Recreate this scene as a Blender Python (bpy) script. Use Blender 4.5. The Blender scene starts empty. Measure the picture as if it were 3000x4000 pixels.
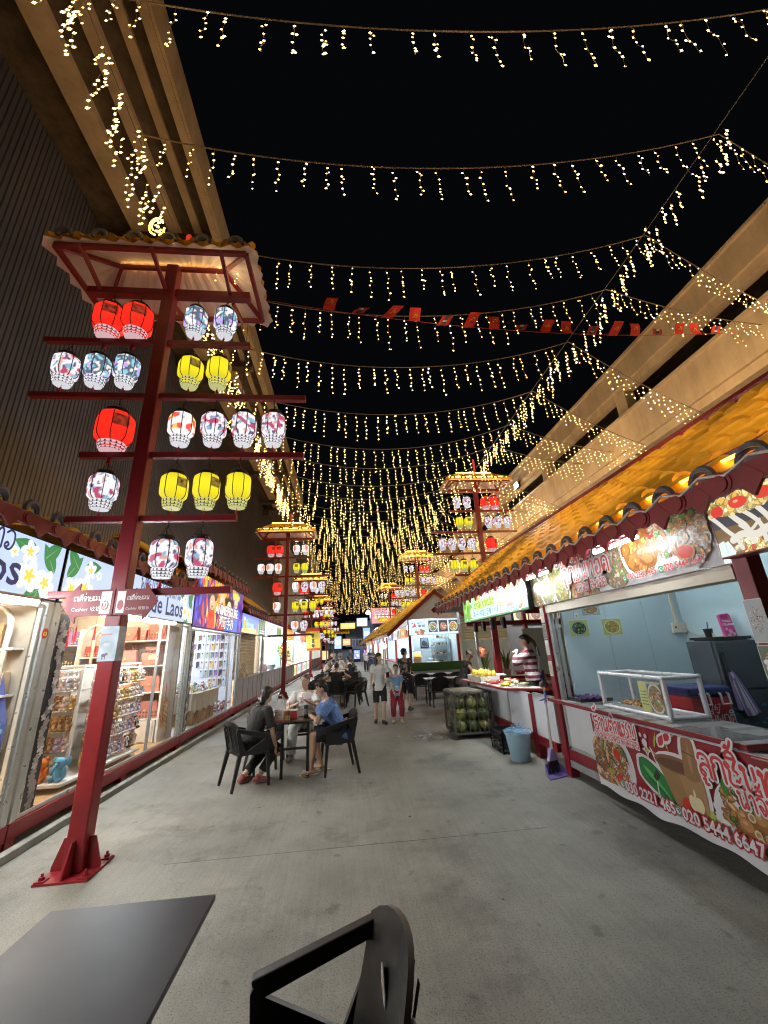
import bpy, math, random
from mathutils import Vector, Matrix, noise
S = bpy.context.scene
COL = S.collection
R = math.radians
PI = math.pi

# ---------------------------------------------------------------- camera, night sky, exposure
cam = bpy.data.cameras.new('camera')
cam.sensor_fit = 'VERTICAL'; cam.sensor_height = 36.0; cam.lens = 14.04
cam.clip_start = 0.02; cam.clip_end = 400
camo = bpy.data.objects.new('camera', cam); COL.objects.link(camo)
_r = Vector((0.995, -0.091, -0.045)); _b = Vector((-0.100, -0.941, -0.322)); _b.normalize()
_r = (_r - _b * _r.dot(_b)).normalized(); _u = _b.cross(_r)
camo.matrix_world = Matrix(((_r.x, _u.x, _b.x, 0), (_r.y, _u.y, _b.y, 0), (_r.z, _u.z, _b.z, 1.7), (0, 0, 0, 1)))
S.camera = camo
W = bpy.data.worlds.new('World'); S.world = W; W.use_nodes = True
_bg = W.node_tree.nodes['Background']
_bg.inputs[0].default_value = (0.30, 0.34, 0.45, 1); _bg.inputs[1].default_value = 0.004
S.view_settings.view_transform = 'Standard'; S.view_settings.look = 'None'
S.view_settings.exposure = 0.5; S.view_settings.gamma = 1.0
S.cycles.max_bounces = 6; S.cycles.diffuse_bounces = 3; S.cycles.glossy_bounces = 3
S.cycles.transparent_max_bounces = 12; S.cycles.sample_clamp_indirect = 4.0
S.cycles.filter_width = 1.1
S.cycles.caustics_reflective = False; S.cycles.caustics_refractive = False

# ---------------------------------------------------------------- helpers
WO = {}            # world origin of every thing, by object name
def V(*a): return Vector(a)

class MB:
    """collects faces; build() links them as ONE mesh object"""
    def __init__(s): s.v = []; s.f = []; s.c = []; s.m = []; s.col = (1, 1, 1); s.mi = 0
    def add(s, vs, fs, col=None):
        n = len(s.v); s.v += [tuple(x) for x in vs]
        for f in fs:
            s.f.append(tuple(i + n for i in f)); s.c.append(col or s.col); s.m.append(s.mi)
        return s
    def poly(s, pts, col=None): return s.add(pts, [tuple(range(len(pts)))], col)
    def box(s, a, b, col=None):
        (x0, y0, z0), (x1, y1, z1) = a, b
        return s.add([(x0,y0,z0),(x1,y0,z0),(x1,y1,z0),(x0,y1,z0),(x0,y0,z1),(x1,y0,z1),(x1,y1,z1),(x0,y1,z1)],
            [(0,3,2,1),(4,5,6,7),(0,1,5,4),(1,2,6,5),(2,3,7,6),(3,0,4,7)], col)
    def bc(s, c, d, rz=0, rx=0, ry=0, col=None):
        M = Matrix.Translation(c) @ Matrix.Rotation(rz, 4, 'Z') @ Matrix.Rotation(ry, 4, 'Y') @ Matrix.Rotation(rx, 4, 'X')
        x, y, z = d[0]/2, d[1]/2, d[2]/2
        vs = [M @ V(*p) for p in [(-x,-y,-z),(x,-y,-z),(x,y,-z),(-x,y,-z),(-x,-y,z),(x,-y,z),(x,y,z),(-x,y,z)]]
        return s.add(vs, [(0,3,2,1),(4,5,6,7),(0,1,5,4),(1,2,6,5),(2,3,7,6),(3,0,4,7)], col)
    def bar(s, p, q, w, h=None, up=(0,0,1), w2=None, h2=None, col=None):
        p, q = Vector(p), Vector(q); h = h or w; d = (q - p).normalized(); u = Vector(up)
        if abs(d.dot(u)) > .98: u = V(0, 1, 0)
        sd = d.cross(u).normalized(); u = sd.cross(d)
        w2 = w2 or w; h2 = h2 or h
        vs = [p + sd*a*w/2 + u*b*h/2 for a, b in ((-1,-1),(1,-1),(1,1),(-1,1))] + [q + sd*a*w2/2 + u*b*h2/2 for a, b in ((-1,-1),(1,-1),(1,1),(-1,1))]
        return s.add(vs, [(0,1,2,3),(7,6,5,4),(0,4,5,1),(1,5,6,2),(2,6,7,3),(3,7,4,0)], col)
    def tube(s, pts, r, n=6, cap=True, col=None):
        pts = [Vector(p) for p in pts]; N = len(pts); rs = r if isinstance(r, (list, tuple)) else [r]*N
        vs = []; u = None
        for i, p in enumerate(pts):
            d = (pts[min(i+1, N-1)] - pts[max(i-1, 0)])
            d = d.normalized() if d.length > 1e-9 else V(0, 0, 1)
            if u is None: u = d.orthogonal().normalized()
            else:
                u = u - d*u.dot(d); u = u.normalized() if u.length > 1e-6 else d.orthogonal().normalized()
            w = d.cross(u)
            vs += [p + (u*math.cos(2*PI*k/n) + w*math.sin(2*PI*k/n))*rs[i] for k in range(n)]
        fs = [(i*n+k, i*n+(k+1) % n, (i+1)*n+(k+1) % n, (i+1)*n+k) for i in range(N-1) for k in range(n)]
        if cap: fs += [tuple(reversed(range(n))), tuple((N-1)*n+k for k in range(n))]
        return s.add(vs, fs, col)
    def lathe(s, prof, c=(0,0,0), n=12, a0=0, cap=True, col=None):
        vs = [(c[0]+r*math.cos(a0+2*PI*k/n), c[1]+r*math.sin(a0+2*PI*k/n), c[2]+z) for r, z in prof for k in range(n)]
        N = len(prof)
        fs = [(i*n+k, i*n+(k+1) % n, (i+1)*n+(k+1) % n, (i+1)*n+k) for i in range(N-1) for k in range(n)]
        if cap: fs += [tuple(reversed(range(n))), tuple((N-1)*n+k for k in range(n))]
        return s.add(vs, fs, col)
    def ell(s, c, r, n=10, m=6, M=None, col=None):
        r = r if isinstance(r, (tuple, list)) else (r, r, r); c = Vector(c)
        vs = [V(0, 0, -r[2])] + [V(r[0]*math.cos(2*PI*k/n)*math.sin(PI*j/m), r[1]*math.sin(2*PI*k/n)*math.sin(PI*j/m), -r[2]*math.cos(PI*j/m)) for j in range(1, m) for k in range(n)] + [V(0, 0, r[2])]
        if M is not None: vs = [M @ v for v in vs]
        vs = [v + c for v in vs]; L = len(vs)-1
        fs = [(0, 1+(k+1) % n, 1+k) for k in range(n)]
        fs += [(1+j*n+k, 1+j*n+(k+1) % n, 1+(j+1)*n+(k+1) % n, 1+(j+1)*n+k) for j in range(m-2) for k in range(n)]
        fs += [(L, 1+(m-2)*n+k, 1+(m-2)*n+(k+1) % n) for k in range(n)]
        return s.add(vs, fs, col)
    def cap(s, p, q, r0, r1, n=10, col=None):
        """closed tapered capsule"""
        p, q = Vector(p), Vector(q); d = q - p
        if d.length < 1e-6: return s.ell(p, r0, n, 6, col=col)
        d = d.normalized()
        pts = [p - d*r0*.97, p - d*r0*.7, p, q, q + d*r1*.7, q + d*r1*.97]
        return s.tube(pts, [r0*.24, r0*.72, r0, r1, r1*.72, r1*.24], n, True, col)
    def prism(s, pts, off, col=None):
        n = len(pts); o = Vector(off); a = [Vector(p) for p in pts]
        return s.add(a + [p + o for p in a], [tuple(reversed(range(n))), tuple(range(n, 2*n))] + [(i, (i+1) % n, n+(i+1) % n, n+i) for i in range(n)], col)
    def mesh(s, me, col=None):
        return s.add([v.co for v in me.vertices], [tuple(p.vertices) for p in me.polygons], col)
    def join(s, o, off=(0,0,0), col=None):
        n = len(s.v); s.v += [(a+off[0], b+off[1], c+off[2]) for a, b, c in o.v]
        s.f += [tuple(i+n for i in f) for f in o.f]; s.c += [col]*len(o.f) if col else o.c; s.m += o.m
        return s
    def me(s, name, mats, org=(0,0,0), smooth=False):
        me = bpy.data.meshes.new(name)
        me.from_pydata([(x-org[0], y-org[1], z-org[2]) for x, y, z in s.v], [], s.f)
        mats = mats if isinstance(mats, (list, tuple)) else [mats]
        for m in mats: me.materials.append(m)
        ca = me.color_attributes.new('Col', 'FLOAT_COLOR', 'CORNER')
        buf = []
        for f, c in zip(s.f, s.c):
            if isinstance(c[0], tuple): buf += [q for k in c for q in (*k, 1.0)]
            else: buf += [c[0], c[1], c[2], 1.0]*len(f)
        ca.data.foreach_set('color', buf)
        me.polygons.foreach_set('material_index', s.m)
        if smooth is True: me.polygons.foreach_set('use_smooth', [True]*len(s.f))
        elif smooth: me.shade_auto(angle=smooth) if hasattr(me, 'shade_auto') else me.set_sharp_from_angle(angle=smooth)
        me.update()
        return me
    def build(s, name, mats, par=None, smooth=False, bev=0, org=None):
        if par is True: par, smooth = None, True
        wo = WO.get(par.name, (0,0,0)) if par else (org or (0,0,0))
        ob = bpy.data.objects.new(name, s.me(name, mats, wo, False))
        if smooth:
            ob.data.polygons.foreach_set('use_smooth', [True]*len(s.f))
            if smooth is not True: ob.data.set_sharp_from_angle(angle=R(smooth))
        COL.objects.link(ob)
        if par: ob.parent = par; WO[ob.name] = wo
        else: ob.location = wo; WO[ob.name] = wo
        if bev:
            b = ob.modifiers.new('bevel', 'BEVEL'); b.width = bev; b.segments = 2; b.limit_method = 'ANGLE'; b.angle_limit = R(50)
        return ob

def tag(o, label=None, cat=None, group=None, kind=None):
    if label: o['label'] = label
    if cat: o['category'] = cat
    if group: o['group'] = group
    if kind: o['kind'] = kind
    return o
def thing(name, label, cat, loc=(0,0,0), rz=0, group=None):
    o = bpy.data.objects.new(name, None); COL.objects.link(o)
    o.empty_display_size = .1
    o.location = loc; o.rotation_euler = (0, 0, rz); WO[o.name] = (0,0,0) if rz or loc == 'p' else tuple(loc)
    return tag(o, label, cat, group)
def proto(name, label, cat, group=None):
    """an Empty at the origin: its parts are modelled round (0,0,0), then it is moved"""
    o = bpy.data.objects.new(name, None); COL.objects.link(o); WO[o.name] = (0,0,0); o.empty_display_size = .1
    return tag(o, label, cat, group)
def put(o, loc, rz=0): o.location = loc; o.rotation_euler = (0, 0, rz); return o
KIDS = {}
def copy_tree(o, loc=None, rz=None, label=None, group=None, top=True):
    c = o.copy(); COL.objects.link(c)
    for ch in [x for x in o.children]:
        k = copy_tree(ch, top=False); k.parent = c
    if loc is not None: c.location = loc
    if rz is not None: c.rotation_euler = (0, 0, rz)
    if label: c['label'] = label
    if group: c['group'] = group
    return c
ORD = ['first','second','third','fourth','fifth','sixth','seventh','eighth','ninth','tenth','eleventh','twelfth','thirteenth','fourteenth','fifteenth','sixteenth','seventeenth','eighteenth','nineteenth','twentieth']
for _t in ('twenty','thirty','forty','fifty'):
    ORD += [_t+'-'+ORD[i] for i in range(9)] + [{'twenty':'thirtieth','thirty':'fortieth','forty':'fiftieth','fifty':'sixtieth'}[_t]]

# ---------------------------------------------------------------- materials
def _nt(name):
    m = bpy.data.materials.new(name); m.use_nodes = True
    return m, m.node_tree, m.node_tree.nodes['Principled BSDF']
def _noise(nt, scale, detail=4, rough=.6, coord='Object'):
    tc = nt.nodes.new('ShaderNodeTexCoord'); n = nt.nodes.new('ShaderNodeTexNoise')
    n.inputs['Scale'].default_value = scale; n.inputs['Detail'].default_value = detail; n.inputs['Roughness'].default_value = rough
    nt.links.new(tc.outputs[coord], n.inputs['Vector']); return n
def _ramp(nt, src, stops):
    r = nt.nodes.new('ShaderNodeValToRGB'); nt.links.new(src, r.inputs[0]); e = r.color_ramp.elements
    while len(e) < len(stops): e.new(.5)
    for el, (p, c) in zip(e, stops): el.position = p; el.color = (*c, 1) if len(c) == 3 else c
    return r
def _mul(nt, a, b, fac=1, mode='MULTIPLY'):
    m = nt.nodes.new('ShaderNodeMix'); m.data_type = 'RGBA'; m.blend_type = mode; m.inputs[0].default_value = fac
    nt.links.new(a, m.inputs[6]); nt.links.new(b, m.inputs[7]); return m.outputs[2]
def mat(name, col, rough=.5, metal=0, var=.15, scale=6, bump=0, bscale=40, emit=0, coat=0):
    m, nt, p = _nt(name)
    p.inputs['Roughness'].default_value = rough; p.inputs['Metallic'].default_value = metal; p.inputs['Coat Weight'].default_value = coat
    c = (*col, 1)
    if var:
        n = _noise(nt, scale, 5)
        r = _ramp(nt, n.outputs[0], [(.3, tuple(x*(1-var) for x in col)), (.7, tuple(min(1, x*(1+var)) for x in col))])
        nt.links.new(r.outputs[0], p.inputs['Base Color'])
        rr = _ramp(nt, n.outputs[0], [(.3, (min(1, rough*1.25),)*3), (.7, (rough*.8,)*3)])
        nt.links.new(rr.outputs[0], p.inputs['Roughness'])
    else: p.inputs['Base Color'].default_value = c
    if bump:
        b = nt.nodes.new('ShaderNodeBump'); b.inputs['Strength'].default_value = bump; b.inputs['Distance'].default_value = .01
        nt.links.new(_noise(nt, bscale, 3).outputs[0], b.inputs['Height']); nt.links.new(b.outputs[0], p.inputs['Normal'])
    if emit:
        p.inputs['Emission Color'].default_value = c; p.inputs['Emission Strength'].default_value = emit
    return m
def vmat(name, rough=.5, emit=0, var=.12, scale=12, metal=0, spec=.5, bump=0, sample=True):
    """colour from the mesh's own Col attribute"""
    m, nt, p = _nt(name)
    a = nt.nodes.new('ShaderNodeAttribute'); a.attribute_name = 'Col'
    c = a.outputs['Color']
    if var:
        n = _noise(nt, scale, 4); r = _ramp(nt, n.outputs[0], [(.3, (1-var,)*3), (.7, (1,)*3)])
        c = _mul(nt, c, r.outputs[0])
    p.inputs['Roughness'].default_value = rough; p.inputs['Metallic'].default_value = metal; p.inputs['Specular IOR Level'].default_value = spec
    if emit:
        p.inputs['Base Color'].default_value = (.02, .02, .02, 1)
        nt.links.new(c, p.inputs['Emission Color']); p.inputs['Emission Strength'].default_value = emit
        if not sample: m.cycles.emission_sampling = 'NONE'
    else: nt.links.new(c, p.inputs['Base Color'])
    if bump:
        b = nt.nodes.new('ShaderNodeBump'); b.inputs['Strength'].default_value = bump; b.inputs['Distance'].default_value = .01
        nt.links.new(_noise(nt, 60, 3).outputs[0], b.inputs['Height']); nt.links.new(b.outputs[0], p.inputs['Normal'])
    return m
def emat(name, col, strength, sample=True):
    m, nt, p = _nt(name); p.inputs['Base Color'].default_value = (.05, .05, .05, 1)
    p.inputs['Emission Color'].default_value = (*col, 1); p.inputs['Emission Strength'].default_value = strength
    if not sample: m.cycles.emission_sampling = 'NONE'
    return m
def glassmat(name, tint=(1, 1, 1), ref=.06, rough=.02):
    m = bpy.data.materials.new(name); m.use_nodes = True; nt = m.node_tree; nt.nodes.clear()
    o = nt.nodes.new('ShaderNodeOutputMaterial'); t = nt.nodes.new('ShaderNodeBsdfTransparent'); g = nt.nodes.new('ShaderNodeBsdfGlossy')
    t.inputs[0].default_value = (*tint, 1); g.inputs['Roughness'].default_value = rough
    lw = nt.nodes.new('ShaderNodeLayerWeight'); lw.inputs[0].default_value = .5
    pw = nt.nodes.new('ShaderNodeMath'); pw.operation = 'POWER'; pw.inputs[1].default_value = 4.5; nt.links.new(lw.outputs['Facing'], pw.inputs[0])
    f = nt.nodes.new('ShaderNodeMath'); f.operation = 'MULTIPLY_ADD'; f.inputs[1].default_value = .16; f.inputs[2].default_value = .03; nt.links.new(pw.outputs[0], f.inputs[0])
    mx = nt.nodes.new('ShaderNodeMixShader'); nt.links.new(f.outputs[0], mx.inputs[0]); nt.links.new(t.outputs[0], mx.inputs[1]); nt.links.new(g.outputs[0], mx.inputs[2])
    nt.links.new(mx.outputs[0], o.inputs[0]); return m

RED = mat('red_paint', (.22, .013, .02), .38, 0, .18, 3, .08, 25)
REDD = mat('dark_red_paint', (.20, .012, .016), .5, 0, .2, 4, .1, 30)
ALU = mat('aluminium', (.62, .66, .66), .32, .7, .1, 8)
WPANEL = mat('white_panel', (.66, .69, .72), .4, 0, .06, 2)
BPANEL = mat('pale_blue_panel', (.46, .60, .66), .35, 0, .05, 1.5)
WPAINT = mat('white_paint', (.75, .75, .73), .4, 0, .05, 4)
CREAM = mat('cream_paint', (.62, .56, .46), .45, 0, .08, 4)
BLACKP = mat('black_plastic', (.012, .012, .014), .42, 0, .2, 10, .12, 300)
BLACKM = mat('black_metal', (.012, .012, .013), .4, .2, .2, 10)
DARK = mat('dark_void', (.01, .01, .011), .9, 0, 0)
WOODF = mat('wood_floor', (.52, .33, .15), .45, 0, .2, 5)
GREYM = mat('grey_roof_clay', (.10, .105, .13), .55, 0, .25, 10, .2, 60)
VC = vmat('painted_colours'); VCS = vmat('soft_colours', .85, bump=.3); VCG = vmat('glossy_colours', .22)
SIGN = vmat('lightbox_print', .4, .88, .05, 3)
PRINT = vmat('vinyl_print', .35, 0, .08, 6)
SCREEN = vmat('lit_print', .4, .75, .05, 3)
TUBE = emat('fluorescent_tube', (.92, .98, 1.0), 200)
PANELLAMP = emat('ceiling_lamp', (1.0, .84, .62), 19)
TUBER = emat('stall_tube', (.88, .98, 1.0), 45)
COOLLAMP = emat('cool_ceiling_lamp', (.85, .95, 1.0), 15)
BULB = emat('warm_led_bulb', (1.0, .62, .19), 9, False)
ROPE = emat('warm_rope_light', (1.0, .42, .04), 9); ROPE2 = emat('warm_ridge_light', (1.0, .55, .12), 8)
GLASS = glassmat('shop_glass')
CLEAR = glassmat('clear_plastic', (.93, .95, .96))
WIRE = mat('cable', (.16, .12, .08), .6, 0, .1)
WIREB = mat('steel_wire', (.12, .11, .10), .5, .4, 0)

def concrete():
    m, nt, p = _nt('concrete_paving')
    big = _noise(nt, .35, 6, .65); mid = _noise(nt, 2.2, 6, .7); fine = _noise(nt, 90, 3, .7)
    a = _ramp(nt, big.outputs[0], [(.28, (.15, .15, .135)), (.46, (.235, .235, .215)), (.62, (.305, .30, .275)), (.8, (.36, .355, .325))])
    b = _ramp(nt, mid.outputs[0], [(.3, (.72,)*3), (.6, (1,)*3)])
    c = _mul(nt, a.outputs[0], b.outputs[0])
    d = _ramp(nt, fine.outputs[0], [(.36, (.35,)*3), (.47, (1,)*3)])
    c = _mul(nt, c, d.outputs[0], .8)
    # brushed streaks running along the street
    tc = nt.nodes.new('ShaderNodeTexCoord'); mp = nt.nodes.new('ShaderNodeMapping'); mp.inputs['Scale'].default_value = (34, 1.2, 1)
    nt.links.new(tc.outputs['Object'], mp.inputs[0]); st = nt.nodes.new('ShaderNodeTexNoise'); st.inputs['Scale'].default_value = 1.0; st.inputs['Detail'].default_value = 4
    nt.links.new(mp.outputs[0], st.inputs['Vector'])
    e = _ramp(nt, st.outputs[0], [(.35, (.86,)*3), (.6, (1,)*3)]); c = _mul(nt, c, e.outputs[0], .7)
    # stains: sparse darker spots
    sp = _noise(nt, 5.5, 2, .5); f = _ramp(nt, sp.outputs[0], [(.27, (.55,)*3), (.33, (1,)*3)]); c = _mul(nt, c, f.outputs[0], .75)
    bl = _noise(nt, .9, 7, .75); h = _ramp(nt, bl.outputs[0], [(.36, (.58,)*3), (.47, (.95,)*3), (.6, (1.0,)*3)]); c = _mul(nt, c, h.outputs[0], .8)
    # hairline cracks
    vo = nt.nodes.new('ShaderNodeTexVoronoi'); vo.feature = 'DISTANCE_TO_EDGE'; vo.inputs['Scale'].default_value = .28
    wn = _noise(nt, 1.6, 5, .7); ad = nt.nodes.new('ShaderNodeVectorMath'); ad.operation = 'MULTIPLY_ADD'
    ad.inputs[1].default_value = (.9, .9, 0); nt.links.new(wn.outputs['Color'], ad.inputs[0]); nt.links.new(tc.outputs['Object'], ad.inputs[2])
    nt.links.new(ad.outputs[0], vo.inputs['Vector'])
    g = _ramp(nt, vo.outputs['Distance'], [(.0, (.5,)*3), (.004, (1,)*3)]); c = _mul(nt, c, g.outputs[0], .4)
    nt.links.new(c, p.inputs['Base Color']); p.inputs['Roughness'].default_value = .72
    rr = _ramp(nt, mid.outputs[0], [(.3, (.5,)*3), (.7, (.82,)*3)]); nt.links.new(rr.outputs[0], p.inputs['Roughness'])
    bp = nt.nodes.new('ShaderNodeBump'); bp.inputs['Strength'].default_value = .35; bp.inputs['Distance'].default_value = .004
    nt.links.new(fine.outputs[0], bp.inputs['Height']); nt.links.new(bp.outputs[0], p.inputs['Normal'])
    return m
CONC = concrete()
def streaky(name, c0, c1, rough=.75):
    """weathered render with rain streaks down the face"""
    m, nt, p = _nt(name)
    tc = nt.nodes.new('ShaderNodeTexCoord'); mp = nt.nodes.new('ShaderNodeMapping'); mp.inputs['Scale'].default_value = (2.2, 2.2, .35)
    nt.links.new(tc.outputs['Object'], mp.inputs[0]); st = nt.nodes.new('ShaderNodeTexNoise'); st.inputs['Scale'].default_value = 1.3; st.inputs['Detail'].default_value = 7; st.inputs['Roughness'].default_value = .7
    nt.links.new(mp.outputs[0], st.inputs['Vector'])
    e = _ramp(nt, st.outputs[0], [(.28, c0), (.62, c1)])
    n = _noise(nt, .6, 6, .7); f = _ramp(nt, n.outputs[0], [(.3, (.7,)*3), (.65, (1,)*3)])
    nt.links.new(_mul(nt, e.outputs[0], f.outputs[0]), p.inputs['Base Color']); p.inputs['Roughness'].default_value = rough
    return m
RENDERED = streaky('weathered_render', (.50, .38, .24), (.66, .52, .34))
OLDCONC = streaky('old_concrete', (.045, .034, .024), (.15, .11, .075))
TILE = mat('yellow_glazed_tile', (.80, .46, .035), .45, 0, .25, 3, .05, 30)
def steelsheet():
    m, nt, p = _nt('corrugated_wall'); p.inputs['Roughness'].default_value = .42; p.inputs['Metallic'].default_value = .2
    n = _noise(nt, .5, 6); r = _ramp(nt, n.outputs[0], [(.3, (.075, .074, .092)), (.7, (.125, .122, .145))]); nt.links.new(r.outputs[0], p.inputs['Base Color'])
    return m
STEEL = steelsheet()

# ---------------------------------------------------------------- flat printed art (signs, posters) and lettering
LS = .00009
class Art:
    """polygons laid on a panel; u, v, n = right, up, out of the panel"""
    def __init__(s, o, u, v, seed=1):
        s.o = Vector(o); s.u = Vector(u).normalized(); s.v = Vector(v).normalized(); s.n = s.u.cross(s.v); s.mb = MB(); s.k = 1; s.rnd = random.Random(seed); s.clip = None
    def P(s, x, y, h): return s.o + s.u*x + s.v*y + s.n*h
    def poly(s, pts, col, h=None):
        if s.clip:
            x0, y0, x1, y1 = s.clip; pts = clip_poly(pts, x0, y0, x1, y1)
            if len(pts) < 3: return
        if h is None: s.k += 1; h = s.k*LS
        s.mb.poly([s.P(x, y, h) for x, y in pts], col)
    def rect(s, x, y, w, h, col): s.poly([(x, y), (x+w, y), (x+w, y+h), (x, y+h)], col)
    def circ(s, x, y, r, col, ry=None, n=16, rot=0, h=None, wob=0):
        ry = ry or r; c, sn = math.cos(rot), math.sin(rot); pts = []
        for k in range(n):
            a = 2*PI*k/n; q = 1 + (s.rnd.uniform(-wob, wob) if wob else 0); px, py = r*q*math.cos(a), ry*q*math.sin(a)
            pts.append((x + px*c - py*sn, y + px*sn + py*c))
        s.poly(pts, col, h)
    def leaf(s, x, y, L, wd, rot, col, vein=None):
        c, sn = math.cos(rot), math.sin(rot); pts = []
        for k in range(9): t = k/8; pts.append((t*L, wd*math.sin(PI*t**.8)))
        for k in range(7, 0, -1): t = k/8; pts.append((t*L, -wd*math.sin(PI*t**.8)))
        s.poly([(x+a*c-b*sn, y+a*sn+b*c) for a, b in pts], col)
        if vein: s.poly([(x+a*c-b*sn, y+a*sn+b*c) for a, b in [(0, .006), (L*.95, 0), (0, -.006)]], vein)
    def food(s, x, y, r, pal, n=60, plate=(.75, .75, .75), ry=None, sz=.16):
        ry = ry or r
        if plate: s.circ(x, y, r*1.18, plate, ry*1.18, 20); s.circ(x, y, r*1.0, tuple(c*.45 for c in pal[0]), ry, 18)
        s.k += 1; h0 = s.k*LS
        for i in range(n):
            a = s.rnd.uniform(0, 2*PI); q = math.sqrt(s.rnd.random()); c = s.rnd.choice(pal); f = s.rnd.uniform(.55, 1.25); c = tuple(min(1, k*f) for k in c)
            rr = r*sz*s.rnd.uniform(.4, 1.2); px, py = x + r*.88*q*math.cos(a), y + ry*.88*q*math.sin(a); h = h0 + i*.00001 + LS
            s.circ(px, py, rr*1.12, tuple(k*.45 for k in c), rr*.8, 8, 0, h, .2); s.circ(px+rr*.08, py+rr*.1, rr, c, rr*s.rnd.uniform(.4, .9), 8, s.rnd.uniform(0, PI), h+.000003, .22)
            if s.rnd.random() < .5: s.circ(px-rr*.15, py+rr*.22, rr*.32, tuple(min(1, k*1.7+.06) for k in c), rr*.2, 6, s.rnd.uniform(0, PI), h+.000006)
        s.k += int(n*.00001/LS) + 3
    def flower(s, x, y, r, rot=0):
        for k in range(5):
            a = rot + 2*PI*k/5
            s.circ(x + r*.55*math.cos(a), y + r*.55*math.sin(a), r*.56, (.80, .82, .86), r*.36, 12, a+.5)
            s.circ(x + r*.5*math.cos(a), y + r*.5*math.sin(a), r*.50, (.95, .95, .97), r*.30, 12, a+.5)
        for k in range(5):
            a = rot + 2*PI*k/5; s.circ(x + r*.24*math.cos(a), y + r*.24*math.sin(a), r*.26, (.95, .66, .08), r*.12, 8, a)
    def line(s, pts, w, col, h=None):
        """ribbon through smooth points"""
        if h is None: s.k += 1; h = s.k*LS
        P = smooth2(pts, 5); L = []; Q = []
        for i, (x, y) in enumerate(P):
            a, b = P[max(i-1, 0)], P[min(i+1, len(P)-1)]; dx, dy = b[0]-a[0], b[1]-a[1]; d = math.hypot(dx, dy) or 1
            L.append((x - dy/d*w/2, y + dx/d*w/2)); Q.append((x + dy/d*w/2, y - dx/d*w/2))
        for i in range(len(P)-1): s.mb.poly([s.P(*p, h + i*.000002) for p in (L[i+1], L[i], Q[i], Q[i+1])], col)
        for (x, y) in (P[0], P[-1]): s.mb.poly([s.P(x + w/2*math.cos(k*PI/4), y + w/2*math.sin(k*PI/4), h+.00001) for k in range(8)], col)
    def lao(s, txt, x, y, size, col, w=.13, outline=None, ow=.2, dx=0):
        s.k += 1
        for ps in ((1, outline, w+ow), (2, col, w)) if outline else ((2, col, w),):
            s.k += 1; h = s.k*LS; cx = x; prev = 0
            for ch in txt:
                if ch == ' ': cx += size*.45; continue
                g = LAO.get(ch)
                if not g: continue
                if ch in MARKS: bx = cx - prev + size*.05
                else: bx = cx; prev = g[0]*size; cx += g[0]*size
                for st in g[1]: s.line([(bx + a*size, y + b*size + (bx+a*size-x)*dx) for a, b in st], ps[2]*size, ps[1], h)
        s.k += 2; return cx
    def build(s, name, m, par): return s.mb.build(name, m, par)
    def text(s, par, body, x, y, size, col, outline=None, ow=.02, align='LEFT', bold=0, mat_=None, sx=1, name='lettering', rot=0, emit=1.2, shear=0):
        s.k += 1
        M = Matrix.Translation(s.o + s.n*(LS*s.k+.0006)) @ Matrix((s.u, s.v, s.n)).transposed().to_4x4()
        out = None
        for ps in ((1, outline, ow+bold), (2, col, bold)) if outline else ((2, col, bold),):
            c = bpy.data.curves.new('t', 'FONT'); c.body = body; c.size = size; c.offset = ps[2]; c.align_x = align; c.resolution_u = 2; c.shear = shear
            o = bpy.data.objects.new('t', c); COL.objects.link(o)
            dg = bpy.context.evaluated_depsgraph_get(); me = bpy.data.meshes.new_from_object(o.evaluated_get(dg))
            bpy.data.objects.remove(o)
            T = M @ Matrix.Translation((x, y, ps[0]*.0005)) @ Matrix.Rotation(rot, 4, 'Z') @ Matrix.Diagonal((sx, 1, 1, 1))
            me.transform(T); out = (out or MB()).mesh(me, ps[1]); bpy.data.meshes.remove(me)
        s.k += 4
        return out.build(name, mat_ or (SIGN if emit else PRINT), par)
def clip_poly(pts, x0, y0, x1, y1):
    def cl(p, f, g):
        o = []
        for i in range(len(p)):
            a, b = p[i-1], p[i]; fa, fb = f(a), f(b)
            if fa != fb: o.append(g(a, b))
            if fb: o.append(b)
        return o
    ix = lambda X: (lambda a, b: (X, a[1] + (b[1]-a[1])*(X-a[0])/((b[0]-a[0]) or 1e-9)))
    iy = lambda Y: (lambda a, b: (a[0] + (b[0]-a[0])*(Y-a[1])/((b[1]-a[1]) or 1e-9), Y))
    for f, g in ((lambda p: p[0] >= x0, ix(x0)), (lambda p: p[0] <= x1, ix(x1)), (lambda p: p[1] >= y0, iy(y0)), (lambda p: p[1] <= y1, iy(y1))):
        pts = cl(pts, f, g)
        if len(pts) < 3: return []
    return pts
def smooth2(p, k):
    if len(p) < 3: return list(p)
    o = []
    for i in range(len(p)-1):
        a, b, c, d = p[max(i-1, 0)], p[i], p[i+1], p[min(i+2, len(p)-1)]
        for j in range(k):
            t = j/k; o.append(tuple(.5*((2*b[q]) + (-a[q]+c[q])*t + (2*a[q]-5*b[q]+4*c[q]-d[q])*t*t + (-a[q]+3*b[q]-3*c[q]+d[q])*t**3) for q in (0, 1)))
    o.append(p[-1]); return o
MARKS = set('ູຸີິື້່ົັໍ')
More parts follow.
